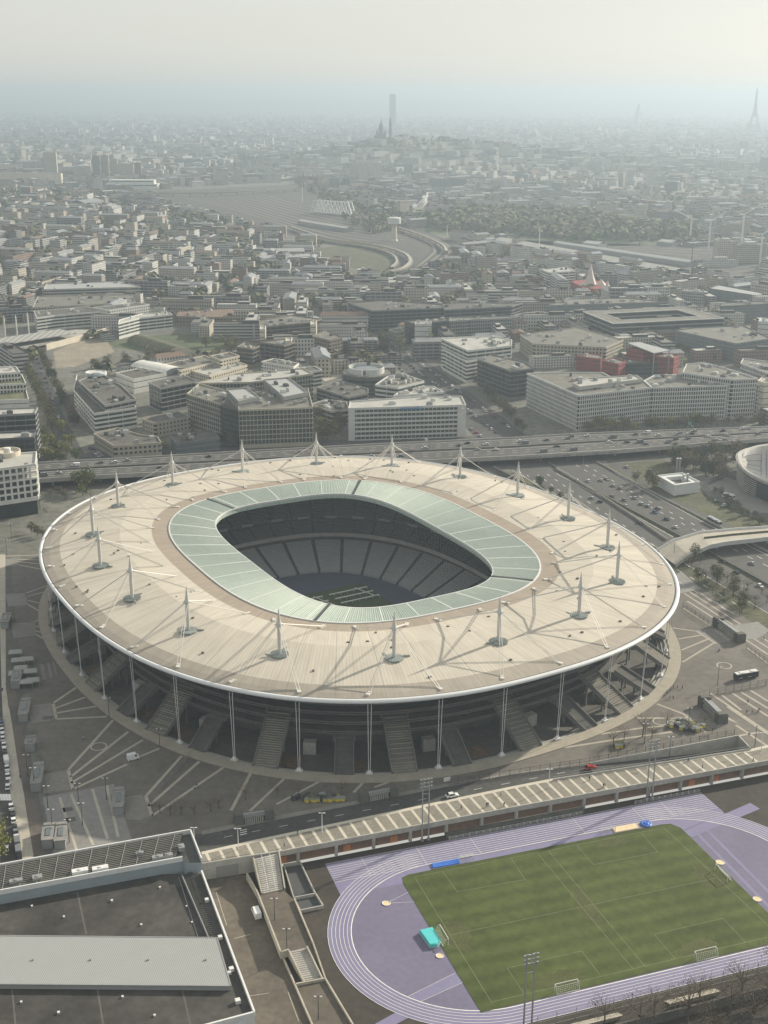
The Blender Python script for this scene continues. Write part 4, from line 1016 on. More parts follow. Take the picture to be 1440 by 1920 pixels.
for p, q in zip(m1, m1[1:]): b.bar(p+Vector((0, 0, .5)), q+Vector((0, 0, .5)), .5, 1)
b.build('planter', M['scrub'], fb)
for x, y in ((1345, 1010), (1440, 1000)):
    b = MB(); P = G(x, y, 6); b.lathe((P.x, P.y, 0), [(.8, 0), (.8, 5.6)], 10); b.build('pier', M['concrete'], fb)
# small white courtyard building + chimneys, sports hall with the saddle roof
wb = thing('white_pavilion', 'small white box building with an open roof court beside the motorway', 'building', G(1272, 915))
Q = [G(x, y, 6.5) for x, y in ((1233, 893), (1279, 888), (1312, 905), (1265, 911.5))]; c = sum(Q, Vector())/4
b = MB(); q = [(p.x, p.y) for p in Q]; n = len(q)
IN = [(c.x+(x-c.x)*.62, c.y+(y-c.y)*.62) for x, y in q]
for i in range(4):
    j = (i+1) % 4; A, Bv, C_, D_ = q[i], q[j], IN[j], IN[i]
    b.face([(*A, 0), (*Bv, 0), (*Bv, 6.5), (*A, 6.5)][::-1]); b.face([(*A, 6.5), (*Bv, 6.5), (*C_, 6.5), (*D_, 6.5)][::-1]); b.face([(*D_, 6.5), (*C_, 6.5), (*C_, 4), (*D_, 4)][::-1])
b.build('wall', M['white_metal'], wb); b = MB(); b.prism(IN, 3.6, 4.0); b.build('court_floor', M['concrete_dark'], wb)
b = MB()
for i in range(4): b.bar(Q[i]+Vector((0, 0, .4)), Q[(i+1) % 4]+Vector((0, 0, .4)), .5, .8)
b.build('parapet', M['white_metal'], wb)
for x, y in ((1268, 889), (1273, 889), (1279, 921), (1287, 919)):
    P = G(x, y); o = thing('flue_pipe', 'tall grey flue pipe beside the small white box building', 'chimney', P, 0, 'flue pipes around the white pavilion'); b = MB(); b.lathe((0, 0, 0), [(.75, 0), (.75, 10.5), (.6, 11)], 10); b.build('stack', M['grey_metal'], o, keep=True); b = MB(); b.lathe((0, 0, 10.9), [(.85, 0), (.85, .35), (.5, .5)], 10); b.build('cap', M['white_metal'], o, keep=True)
hl = thing('swimming_hall', 'large hall with a sagging saddle roof of dark panels and pale rim', 'building', G(1440, 900))
def curve_pts(P, n=24):
    out = []
    for k in range(n+1):
        t = k/n*(len(P)-1); i = min(len(P)-2, int(t)); f = t-i; p0, p1, p2, p3 = P[max(0, i-1)], P[i], P[i+1], P[min(len(P)-1, i+2)]
        out.append(tuple(.5*((2*p1[c])+(-p0[c]+p2[c])*f+(2*p0[c]-5*p1[c]+4*p2[c]-p3[c])*f*f+(-p0[c]+3*p1[c]-3*p2[c]+p3[c])*f**3) for c in (0, 1)))
    return out
HO = curve_pts([(1530, 826), (1440, 832), (1408, 838), (1386, 846), (1379, 856), (1385, 871), (1402, 887), (1440, 905), (1530, 938)], 40)
n_h = len(HO); OUT = []
for k, (x, y) in enumerate(HO):
    t = abs(k/(n_h-1)-.5)*2; OUT.append(G(x, y, 13+2.5*(1-t)))
cH = sum(OUT, Vector())/n_h
def inw(p, d, dz): v = cH-p; v.z = 0; v.normalize(); q = p+v*d; q.z = p.z+dz; return q
I1 = [inw(p, 1.5, .5) for p in OUT]; I2 = [inw(p, 4.2, -.2) for p in OUT]; LOWR = [inw(p, .6, -1.8) for p in OUT]; I3 = [inw(p, 8, -3) for p in OUT]
b = MB(); b.strip(LOWR, OUT); b.strip(OUT, I1); b.strip(I1, I2); b.strip(I3, LOWR)
for i in range(len(b.f)): b.f[i] = b.f[i][::-1]
b.build('roof_rim', M['concrete'], hl, smooth=True)
b = MB(); PN = mat('roof_solar', (.085, .088, .092), .6, .12, .3); m_ = n_h//2
for k in range(m_):
    a, c, e, g = I2[k], I2[k+1], I2[n_h-2-k], I2[n_h-1-k]
    for j in range(6):
        f0, f1 = j/6, (j+1)/6
        def sg(p, q, f): r = p.lerp(q, f); r.z -= 3.2*4*f*(1-f)*min(1, k/6); return r
        b.face([sg(a, g, f0), sg(a, g, f1), sg(c, e, f1), sg(c, e, f0)])
b.build('roof', PN, hl)
b = MB()
for j in (1, 2, 3, 4, 5):
    L = []
    for k in range(m_+1): f = j/6; r = I2[k].lerp(I2[n_h-1-k], f); r.z -= 3.2*4*f*(1-f)*min(1, k/6)-.12; L.append(r)
    for p, q in zip(L[::3], L[3::3]): b.bar(p, q, .35, .25)
b.build('roof_seam', M['grey_metal'], hl)
for k in range(8):
    z = 1.2+k*1.35; b = MB(); L = [inw(p, 2.2, 0) for p in OUT[8:34]]
    for p, q in zip(L, L[1:]): b.bar(Vector((p.x, p.y, z)), Vector((q.x, q.y, z)), .8, .3)
    b.build('louvre', M['concrete'], hl)
b = MB(); b.prism([tuple(inw(p, 4.5, 0)[:2]) for p in OUT], 0, 10.5); b.build('hall_wall', M['glass'], hl)
patch('hall_forecourt', [(1370, 880), (1440, 915), (1520, 950), (1500, 1000), (1440, 975), (1340, 920)], M['concrete_dark'], 0, .05)
patch('access_road', [(1325, 912), (1362, 895), (1440, 920), (1440, 962), (1400, 962)], M['apron'], 0, .06)
# ------------------------------------------------------------------ vehicles
PAINT = {}
for nm, c in (('white', (.72, .73, .73)), ('silver', (.42, .44, .45)), ('grey', (.16, .17, .18)), ('black', (.022, .023, .026)), ('red', (.42, .03, .03)), ('blue', (.04, .08, .2)), ('beige', (.36, .33, .27))): PAINT[nm] = mat('paint_'+nm, c, .3, .03, .5, spec=.5)
M['tyre'] = mat('tyre', (.02, .02, .02), .9, .1, 1)
def car_mesh(b, L, wd, h, van=False):
    """body shell with bonnet, glasshouse and roof; slots 0 paint 1 glass 2 tyre"""
    x0 = -L/2; hb = h*.55
    if van: pr = [(0, .35), (0, h*.95), (.03*L, h), (.74*L, h), (.86*L, h*.62), (.985*L, h*.5), (L, .35)]
    else: pr = [(0, .35), (0, hb*1.02), (.06*L, hb*1.12), (.2*L, h), (.58*L, h), (.73*L, hb*1.05), (.97*L, hb*.85), (L, .35)]
    n = len(pr); y = wd/2
    def ys(z): return y if z <= hb*1.06 else y*(.82 if not van else .94)
    B = len(b.v)
    for s_ in (-1, 1):
        for px, pz in pr: b.v.append((x0+px, s_*ys(pz), pz))
    for i in range(n):
        j = (i+1) % n; g = 0
        if not van and ((i, j) in ((2, 3), (4, 5))): g = 1
        if van and (i, j) == (3, 4): g = 1
        b.f.append((B+i, B+n+i, B+n+j, B+j)[::-1]); b.m.append(g)
    b.f.append(tuple(B+i for i in range(n))[::-1]); b.m.append(0); b.f.append(tuple(B+n+i for i in range(n))); b.m.append(0)
    for s_ in (-1, 1):              # side glass just proud of the shell
        yy = s_*(ys(h)*.5+ys(.4)*.5+.02)
        f = [(x0+.14*L, s_*(ys(.4)+.012), hb*1.1), (x0+.68*L, s_*(ys(.4)+.012), hb*1.1), (x0+.57*L, s_*(ys(h)+.03), h*.95), (x0+.22*L, s_*(ys(h)+.03), h*.95)] if not van else [(x0+.6*L, s_*(y+.012), h*.62), (x0+.8*L, s_*(y+.012), h*.62), (x0+.73*L, s_*(ys(h)+.03), h*.92), (x0+.6*L, s_*(ys(h)+.03), h*.92)]
        b.face(f[::-s_], 1)
        for wx in (.18, .8):
            c = Vector((x0+wx*L, s_*(y-.1), .33)); b.tube([c-Vector((0, .1, 0)), c+Vector((0, .13, 0))], .33, 10, 2)
def simple_car(L, wd, h, paint, van=False):
    b = MB(); car_mesh(b, L, wd, h, van); o = b.build('car' if not van else 'van', [PAINT[paint], M['glass'], M['tyre']])
    me = o.data; bpy.data.objects.remove(o); return me
CARS = [(simple_car(4.3, 1.8, 1.48, p), p) for p in ('white', 'silver', 'grey', 'black', 'red', 'blue', 'beige')]
VANS = [(simple_car(5.4, 2.0, 2.3, p, True), p) for p in ('white', 'grey')]
def put_car(P, rz, where, group, pick=None, rng=random, van=.1):
    if rng.random() < van and pick is None: me, c = rng.choice(VANS); k = 'van'
    else:
        me, c = CARS[pick] if pick is not None else rng.choices(CARS, (5, 4, 4, 5, .5, 1, .6))[0]; k = 'car'
    o = bpy.data.objects.new(k, me); COL.objects.link(o); o.location = P; o.rotation_euler = (0, 0, rz)
    return tag(o, f'{c} {k} {where}', k, group)
rg = random.Random(5)
def fly_point(x, t):
    i = max(j for j in range(len(FN)-1) if FN[j][0] <= x); u = (x-FN[i][0])/(FN[i+1][0]-FN[i][0])
    p = n_[i].lerp(n_[i+1], u).lerp(s_[i].lerp(s_[i+1], u), t); d = (n_[i+1]-n_[i]); return p+Vector((0, 0, .03)), atan2(d.y, d.x)
CF = [(1040, .68, 0, 'black'), (960, .22, 0), (975, .7, 0), (1000, .85, 0), (1016, .62, 0), (1022, .85, 0), (1038, .83, 0)]
xs_ = [(10, .2), (35, .6), (82, .62), (92, .78), (120, .68), (147, .3), (178, .72), (193, .2), (220, .22), (240, .15), (310, .72), (390, .2), (560, .26), (580, .62), (640, .6), (672, .72), (697, .64), (752, .72), (795, .34), (860, .3), (875, .18), (895, .55), (972, .22), (1000, .84), (1016, .24), (1022, .62), (1038, .84), (1051, .24), (1064, .12), (1091, .14), (1104, .56), (1137, .62), (1162, .66), (1166, .78), (1206, .12), (1214, .78), (1218, .3), (1220, .72), (1226, .88), (1265, .2), (1267, .62), (1273, .45), (1297, .1), (1312, .55), (1322, .84), (1352, .56), (1391, .08), (1401, .1), (1418, .6), (1433, .34), (1350, .2), (980, .34), (1130, .3), (1180, .18), (930, .6), (910, .3), (1240, .62), (1285, .3), (1340, .88)]
for x, t in xs_:
    if .42 < t < .52: t = .36
    P, a = fly_point(x, t); put_car(P, a+(pi if t < .5 else 0), 'driving along the elevated viaduct behind the stadium', 'traffic on the viaduct', rng=rg)
A1 = [(1083, 903), (1103, 903), (1127, 902), (1138, 900), (1163, 917), (1147, 932), (1171, 939), (1173, 950), (1203, 946), (1228, 962), (1233, 955), (1267, 990), (1200, 982), (1110, 935), (1125, 942), (1120, 925), (1190, 935), (1215, 950), (1356, 1054), (1410, 1058), (1380, 1075), (1425, 1100), (1175, 877), (1218, 884), (1250, 975), (1150, 912)]
da = G(1262, 1007)-G(1140, 938)
for i, (x, y) in enumerate(A1):
    P = G(x, y); P.z = .06; put_car(P, atan2(da.y, da.x)+(pi if i % 3 else 0), 'on the sunken motorway right of the stadium', 'traffic on the lower motorway', rng=rg)
def row(a, c, n, ang, where, group, jit=.4, skip=.15, z=.07, van=.1):
    A, C_ = G(*a), G(*c); dd = C_-A; h = atan2(dd.y, dd.x)
    for k in range(n):
        if rg.random() < skip: continue
        P = A.lerp(C_, (k+.5)/n)+Vector((rg.uniform(-jit, jit)*.3, rg.uniform(-jit, jit)*.3, z)); put_car(P, h+ang+(pi if rg.random() < .5 else 0)+rg.uniform(-.04, .04), where, group, rng=rg, van=van)
row((1, 1350), (16, 1462), 16, 0, 'parked at the kerb of the left street above the crossing', 'parked cars on the left street', skip=.05)
row((21, 1512), (37, 1612), 12, 0, 'parked at the kerb of the left street below the crossing', 'parked cars on the left street', skip=.02, van=.25)
put_car(G(15, 1477)+Vector((0, 0, .07)), pi/2+.25, 'stopped just above the zebra crossing on the left street', 'cars driving on the left street', 0)
put_car(G(12, 1594)+Vector((0, 0, .07)), pi/2+.25, 'driving up the left street beside the autumn tree', 'cars driving on the left street', 1)
row((1333, 938), (1362, 950), 5, pi/2, 'parked on the access road before the saddle roofed hall', 'parked cars by the hall', van=0)
# detailed near vehicles
def detailed(name, label, cat, P, rz, L, wd, h, paint, van=False):
    o = thing(name, label, cat, P, rz); b = MB(); car_mesh(b, L, wd, h, van)
    for sl, nm in ((0, 'body'), (1, 'windows')):
        mb = MB(); 
        for f, m_ in zip(b.f, b.m):
            if m_ == sl: mb.face([b.v[i] for i in f])
        mb.build(nm, [PAINT[paint], M['glass']][sl], o, keep=True)
    for sx in (.18, .8):
        for sy in (-1, 1):
            mb = MB(); c = Vector((-L/2+sx*L, sy*(wd/2-.1), .33)); mb.tube([c-Vector((0, .1, 0)), c+Vector((0, .14, 0))], .33, 12); mb.build('wheel', M['tyre'], o, keep=True)
    for sy in (-1, 1): mb = MB(); mb.box((L/2-.06, sy*wd*.36, .62), (.12, .35, .16)); mb.build('headlight', M['white_metal'], o, keep=True)
hd = TRK[2]
P = G(848, 1494); P.z = .05; detailed('parked_car', 'white estate car on the road in front of the stadium', 'car', P, hd, 4.8, 1.85, 1.65, 'white')
P = G(1107, 1441); P.z = .05; detailed('sports_car', 'bright red car on the road going down to the tunnel', 'car', P, hd, 4.5, 1.8, 1.4, 'red')
P = G(481, 1716, z0); P.z = z0+.05; detailed('delivery_van', 'white van standing in the yard beside the louvred hall', 'van', P, pi/2+.35, 5.4, 2.1, 2.5, 'white', True)
P = G(250, 1424); P.z = .05; detailed('box_truck', 'white box van parked on the dark parvis left of the stairs', 'van', P, .5, 4.6, 2.1, 2.6, 'white', True)
def bus(P, rz, L, label, paint, name='bus'):
    o = thing(name, label, 'bus', P, rz); b = MB(); b.box((0, 0, .4), (L, 2.5, 2.6)); b.build('body', PAINT[paint], o, keep=True)
    b = MB(); b.box((0, 0, 3.0), (L*.96, 2.3, .22)); b.box((-L*.2, 0, 3.2), (2.4, 1.8, .25)); b.box((L*.25, 0, 3.2), (1.8, 1.6, .25)); b.build('roof', M['white_metal'] if paint == 'black' else PAINT[paint], o, keep=True)
    b = MB()
    for s_ in (-1, 1): b.box((0, s_*1.26, 1.5), (L*.92, .06, 1.1))
    b.box((L/2+.01, 0, 1.4), (.06, 2.2, 1.3)); b.build('windows', M['glass'], o, keep=True)
    b = MB()
    for s_ in (-1, 1):
        for x in (-.3, .1): b.box((x*L, s_*1.3, 1.15), (1.6, .05, .16))
    b.build('side_stripe', M['white_line'], o, keep=True)
    for x in (-.3, .32):
        for s_ in (-1, 1): mb = MB(); c = Vector((x*L, s_*1.15, .5)); mb.tube([c, c+Vector((0, s_*.15, 0))], .5, 12); mb.build('wheel', M['tyre'], o, keep=True)
P = G(1398, 1272); P.z = .06; dB = G(1420, 1268)-G(1375, 1276); bus(P, atan2(dB.y, dB.x), 11.5, 'black bus with pale roof parked on the parvis at right', 'black')
P = G(1339, 982); P.z = .06; bus(P, atan2(da.y, da.x), 12, 'pale grey bus on the slip road above the footbridge', 'silver')
P = G(1366, 935); P.z = .07; bus(P, -.9, 8, 'short white coach standing near the saddle roofed hall', 'white', 'minibus')
P = G(1345, 1000); 
# ------------------------------------------------------------------ small things on the parvis
def lamp(P, h, label, group, m='dark_metal'):
    o = thing('street_lamp', label, 'lamp', P, 0, group); b = MB(); b.tube([(0, 0, 0), (0, 0, h)], [.16, .09], 6); b.build('pole', M[m], o, keep=True)
    b = MB(); b.bar((-.9, 0, h), (.9, 0, h), .12); b.build('arm', M[m], o, keep=True)
    for s_ in (-1, 1): b = MB(); b.box((s_*.8, 0, h-.1), (.7, .35, .16)); b.build('lamp_head', M['white_metal'], o, keep=True)
    return o
lp = lamp(G(300, 1405), 9, 'slim dark lamp post on the parvis', 'dark lamp posts on the parvis')
first = True
for x, y in ((205, 1345), (130, 1580), (155, 1548), (200, 1500), (148, 1510), (1345, 1285), (1263, 1045), (1208, 1395), (1290, 1365), (1415, 1400), (1392, 1130), (22, 1010), (13, 1040), (75, 955), (1255, 1420), (65, 1480), (52, 1455), (90, 1515), (99, 1560)): dup(lp, G(x, y))
sw = lamp(G(447, 1592), 8, 'pale street lamp along the striped walkway', 'pale lamps along the walkway', 'white_metal')
for x, y in ((604, 1562), (1029, 1478), (1427, 1408), (365, 1590)): dup(sw, G(x, y))
wl = lamp(G(515, 1725, -3.2), 8, 'dark lamp post on the ramp beside the yard', 'dark lamps on the ramp')
for x, y, z in ((538, 1783, -3.2), (597, 1912, -5.7)): dup(wl, G(x, y, z))
hw = lamp(G(139, 893), 12, 'tall lamp standing beside the viaduct', 'tall lamps beside the viaduct', 'grey_metal'); 
for x, y in ((303, 868), (760, 870), (1063, 865), (1155, 855), (1278, 850), (1425, 835), (1132, 898), (1093, 885)): dup(hw, G(x, y))
sg = thing('gantry_sign', 'overhead sign gantry above the viaduct lanes at right', 'road sign', *fly_point(1284, .1)); b = MB(); b.bar((0, 0, 0), (0, 0, 6), .4); b.bar((0, 0, 6), (0, -10, 6), .4); b.build('gantry_frame', M['grey_metal'], sg, keep=True); b = MB(); b.box((0, -3, 5.2), (.3, 6, 2.4)); b.build('sign_panel', mat('sign_green', (.1, .3, .22), .5, .05, 1), sg, keep=True)
sg = thing('gantry_sign', 'overhead sign arm on the viaduct before the white office slab', 'road sign', *fly_point(803, .45)); b = MB(); b.bar((0, 0, 0), (0, 0, 6.5), .6); b.bar((0, 0, 6.5), (-2, 9, 6.5), .4); b.build('gantry_frame', M['grey_metal'], sg, keep=True); b = MB(); b.box((-1, 4, 5.8), (.3, 4, 1.8), .2); b.build('sign_panel', M['white_metal'], sg, keep=True)
# market tents on the left
for k, (x, y) in enumerate(((30, 1232), (35, 1247), (52, 1245), (40, 1262), (58, 1268), (30, 1272), (50, 1288), (62, 1285))):
    o = thing('market_tent', 'small grey flat tent in the cluster on the left parvis', 'tent', G(x, y), .2, 'grey tents on the left parvis'); b = MB(); b.prism([(-3, -2.2), (3, -2.2), (3, 2.2), (-3, 2.2)], 2.5, 2.8); b.face([(-3, -2.2, 2.8), (3, -2.2, 2.8), (2.6, 0, 3.4), (-2.6, 0, 3.4)]); b.face([(-2.6, 0, 3.4), (2.6, 0, 3.4), (3, 2.2, 2.8), (-3, 2.2, 2.8)]); b.build('canopy', mat('tent_cloth', (.32, .34, .33), .8, .1, .5) if k == 0 else bpy.data.materials['tent_cloth'], o, keep=True)
    for sx in (-1, 1):
        for sy in (-1, 1): mb = MB(); mb.bar((sx*2.8, sy*2, 0), (sx*2.8, sy*2, 2.6), .12); mb.build('leg', M['grey_metal'], o, keep=True)
# yellow bins and crates heaps
def bin_mesh(c):
    b = MB(); b.prism([(-.55, -.45), (.55, -.45), (.55, .45), (-.55, .45)], .1, 1.05); b.prism([(-.62, -.52), (.62, -.52), (.62, .52), (-.62, .52)], 1.05, 1.2, 1); b.bar((-.6, .55, 1.0), (.6, .55, 1.0), .08, m=1)
    for sx in (-.45, .45): b.tube([(sx, -.4, .1), (sx, -.3, .1)], .1, 6, 1)
    o = b.build('wheelie_bin', c); me = o.data; bpy.data.objects.remove(o); return me
YB = bin_mesh([mat('bin_yellow', (.62, .52, .08), .5, .1, 1), M['grey_metal']]); GB = bin_mesh([M['plaza'], mat('bin_olive', (.28, .26, .08), .5, .1, 1)]); DB = bin_mesh([M['dark_metal'], M['dark_metal']])
for cx, cy, n, sx_, sy_, where, g in ((600, 1500, 58, 42, 6, 'in the heap behind the small road gates', 'bins behind the road gates'), (1290, 1365, 46, 30, 9, 'in the heap between bare trees and gate building', 'bins by the bare trees at right'), (1162, 1400, 14, 9, 4, 'in the small heap under the bare trees', 'bins under the bare trees')):
    for k in range(n):
        me, c = rg.choices(((YB, 'yellow'), (GB, 'pale'), (DB, 'dark')), (4, 2, 3))[0]
        o = bpy.data.objects.new('wheelie_bin', me); COL.objects.link(o); o.location = G(cx+rg.gauss(0, sx_/2), cy+rg.gauss(0, sy_/2)-(0), 0)+Vector((0, 0, .05)); o.rotation_euler = (0, 0, rg.random()*6); o.scale = (1.5, 1.5, 1.35)
        tag(o, f'{c} wheeled bin {where}', 'bin', g)
# people
def person_mesh():
    import bmesh
    J = [(0, 0, .95), (0, 0, 1.2), (0, 0, 1.42), (0, .01, 1.53), (0, .02, 1.68), (.1, 0, .9), (.11, .12, .5), (.11, .2, .06), (.11, .3, .03), (-.1, 0, .9), (-.11, -.02, .48), (-.11, -.2, .08), (-.11, -.1, .03), (.2, 0, 1.4), (.25, -.06, 1.12), (.25, .04, .86), (-.2, 0, 1.4), (-.25, .05, 1.12), (-.24, .16, .88)]
    R = [.15, .15, .15, .06, .11, .1, .07, .05, .04, .1, .07, .05, .04, .07, .05, .04, .07, .05, .04]
    E = [(0, 1), (1, 2), (2, 3), (3, 4), (0, 5), (5, 6), (6, 7), (7, 8), (0, 9), (9, 10), (10, 11), (11, 12), (2, 13), (13, 14), (14, 15), (2, 16), (16, 17), (17, 18)]
    me = bpy.data.meshes.new('person'); me.from_pydata(J, E, []); o = bpy.data.objects.new('person', me); COL.objects.link(o)
    m = o.modifiers.new('skin', 'SKIN'); m.use_smooth_shade = True
    for i, r in enumerate(R): me.skin_vertices[0].data[i].radius = (r, r*.85)
    me.skin_vertices[0].data[0].use_root = True
    dg = bpy.context.evaluated_depsgraph_get(); out = bpy.data.meshes.new_from_object(o.evaluated_get(dg)); bpy.data.objects.remove(o); return out
try: PM = person_mesh()
except Exception as ex: PM = None
if PM:
    variants = []
    for c, col, leg in (('dark', (.03, .03, .035), (.03, .03, .04)), ('grey', (.15, .15, .16), (.04, .05, .07)), ('pale', (.5, .48, .44), (.05, .06, .1)), ('blue', (.05, .08, .2), (.03, .03, .04))):
        me = PM.copy(); me.materials.clear(); me.materials.append(mat('coat_'+c, col, .9, .1, 2)); me.materials.append(mat('trousers_'+c, leg, .9, .1, 2)); me.materials.append(mat('skin_'+c, (.42, .28, .2), .7, .05, 2))
        for p in me.polygons: z = p.center.z; p.material_index = 1 if z < .88 else (2 if 1.5 < z < 1.66 else 0)
        variants.append((me, c))
    PE = [(865, 1517, 'on the striped walkway'), (912, 1513, 'on the striped walkway'), (915, 1512, 'on the striped walkway'), (945, 1512, 'on the striped walkway'), (939, 1492, 'on the striped walkway'), (558, 1564, 'on the striped walkway'), (1105, 1463, 'on the striped walkway'), (1131, 1476, 'on the striped walkway'), (1134, 1476, 'on the striped walkway'), (1290, 1428, 'on the striped walkway'), (1317, 1441, 'on the striped walkway'), (1412, 1428, 'on the striped walkway'), (533, 1588, 'on the striped walkway'),
          (1402, 1318, 'crossing the striped plaza at right'), (1400, 1338, 'crossing the striped plaza at right'), (1410, 1338, 'crossing the striped plaza at right'), (1421, 1335, 'crossing the striped plaza at right'), (1424, 1334, 'crossing the striped plaza at right'), (1348, 1132, 'crossing the lined plaza above the gate building'), (1432, 1200, 'crossing the lined plaza above the gate building'), (1256, 1310, 'beside the ring walkway at right'), (1262, 1311, 'beside the ring walkway at right'), (1270, 1291, 'beside the ring walkway at right'), (1279, 1292, 'beside the ring walkway at right'),
          (82, 958, 'on the sunny pavement left of the roof'), (85, 961, 'on the sunny pavement left of the roof'), (88, 962, 'on the sunny pavement left of the roof'), (83, 981, 'on the sunny pavement left of the roof'), (38, 1460, 'on the pavement of the left street'), (5, 1296, 'on the pavement of the left street'), (3, 1297, 'on the pavement of the left street'), (157, 1388, 'on the dark parvis'), (369, 1476, 'on the dark parvis'), (1348, 1222, 'on the parvis above the black bus'),
          (1247, 1028, 'in the file at the footbridge foot'), (1252, 1032, 'in the file at the footbridge foot'), (1240, 1025, 'in the file at the footbridge foot'), (1256, 1036, 'in the file at the footbridge foot'), (1244, 1030, 'in the file at the footbridge foot')]
    for x, y, where in PE:
        me, c = rg.choice(variants); o = bpy.data.objects.new('person', me); COL.objects.link(o); P = G(x, y); P.z = .08; o.location = P; o.rotation_euler = (0, 0, rg.random()*6.28)
        tag(o, f'walking person in {c} coat {where}', 'person', 'people '+where)
for x, y, lab in ((1348, 1221, 'small scooter parked on the parvis above the circle'), (368, 1478, 'small scooter parked on the dark parvis stripe')):
    o = thing('scooter', lab, 'scooter', G(x, y)+Vector((0, 0, .03)), .6)
    for xx in (-.6, .6): b = MB(); b.tube([(xx, -.06, .28), (xx, .06, .28)], .28, 10); b.build('wheel', M['tyre'], o, keep=True)
    b = MB(); b.bar((-.7, 0, .6), (.1, 0, .55), .35, .35); b.bar((.1, 0, .35), (.5, 0, .35), .35, .12); b.bar((.5, 0, .35), (.35, 0, 1.1), .25, .2); b.bar((.35, -.35, 1.1), (.35, .35, 1.1), .06); b.build('body', PAINT['silver'], o, keep=True)
b = MB(); P = G(838, 1467); o = thing('notice_board', 'small white board standing on the parvis above the road fence', 'sign', P, hd); b.box((0, 0, .5), (2.6, .12, 1.7)); b.build('board', M['white_metal'], o, keep=True); b = MB(); b.bar((-1, 0, 0), (-1, 0, .5), .1); b.bar((1, 0, 0), (1, 0, .5), .1); b.build('leg', M['grey_metal'], o, keep=True)
# ------------------------------------------------------------------ office quarter beyond the viaduct
def off_poly(P, d):
    """polygon moved inwards by d (P counter-clockwise)"""
    n = len(P); out = []
    for i in range(n):
        a, b_, c = P[i-1], P[i], P[(i+1) % n]
        e1 = (b_[0]-a[0], b_[1]-a[1]); e2 = (c[0]-b_[0], c[1]-b_[1]); l1 = hypot(*e1) or 1; l2 = hypot(*e2) or 1
        n1 = (-e1[1]/l1, e1[0]/l1); n2 = (-e2[1]/l2, e2[0]/l2); k = 1+n1[0]*n2[0]+n1[1]*n2[1]
        k = max(k, .35); out.append((b_[0]+(n1[0]+n2[0])/k*d, b_[1]+(n1[1]+n2[1])/k*d))
    return out
def ccw(P):
    a = sum(P[i][0]*P[(i+1) % len(P)][1]-P[(i+1) % len(P)][0]*P[i][1] for i in range(len(P))); return P if a > 0 else P[::-1]
WM = {}
for nm, c in (('white', (.64, .64, .60)), ('cream', (.58, .53, .43)), ('beige', (.38, .35, .29)), ('frame', (.42, .395, .32)), ('grey', (.27, .275, .27)), ('dark', (.10, .105, .105)), ('red', (.25, .05, .048)), ('brown', (.2, .17, .14)), ('concrete', (.42, .415, .385)), ('pale', (.56, .565, .545)), ('brickish', (.26, .17, .13)), ('slate', (.16, .17, .175))):
    WM[nm] = mat('wall_'+nm, c, .8, .1, .12, fine=.06)
RF = {'dark': mat('roof_dark', (.11, .105, .095), .9, .25, .07, fine=.15), 'gravel': mat('roof_gravel', (.165, .16, .14), .9, .2, .08, fine=.15), 'pale': mat('roof_pale', (.40, .40, .37), .85, .15, .08, fine=.1), 'green': mat('roof_sedum', (.13, .135, .08), .95, .3, .09, fine=.2), 'tile': mat('roof_tile', (.19, .135, .105), .9, .2, .3), 'zinc': mat('roof_zinc', (.25, .265, .275), .6, .12, .2), 'metal': mat('roof_metal', (.36, .37, .36), .5, .1, .2)}
GL = [M['glass'], M['glass2'], M['glass3']]
rb_ = random.Random(3); FOOT = []
#  style: wall, glass, floor height, window share, bay, mullion width, frame depth
ST_ = {'grid': ('white', 1, 3.6, .68, 2.4, .75, .45), 'whitegrid': ('pale', 0, 3.3, .74, 1.9, .62, .5), 'ribbon': ('white', 1, 3.4, .55, 9, .3, .35), 'ribbon_grey': ('grey', 0, 3.4, .6, 7, .3, .3), 'frame': ('frame', 1, 3.6, .84, 2.6, .32, .55), 'curtain': ('dark', 0, 3.6, .88, 3.2, .18, .2), 'curtain_band': ('grey', 0, 3.7, .8, 6, .2, .4), 'boldgrid': ('white', 0, 4.0, .7, 3.6, 1.15, .6), 'punched': ('cream', 0, 3.1, .5, 3.0, 1.7, .3), 'punched_w': ('white', 0, 3.1, .5, 3.0, 1.7, .3), 'brown': ('brown', 0, 3.4, .5, 3.4, 1.4, .3), 'red': ('red', 0, 4, .2, 12, 10, .2), 'plain': ('pale', 0, 5, .12, 30, 20, .2), 'slab': ('concrete', 1, 3.4, .62, 3.1, .28, .5), 'beige': ('beige', 0, 3.4, .5, 3.2, 1.4, .3), 'slate': ('slate', 2, 3.5, .66, 4, .4, .3)}
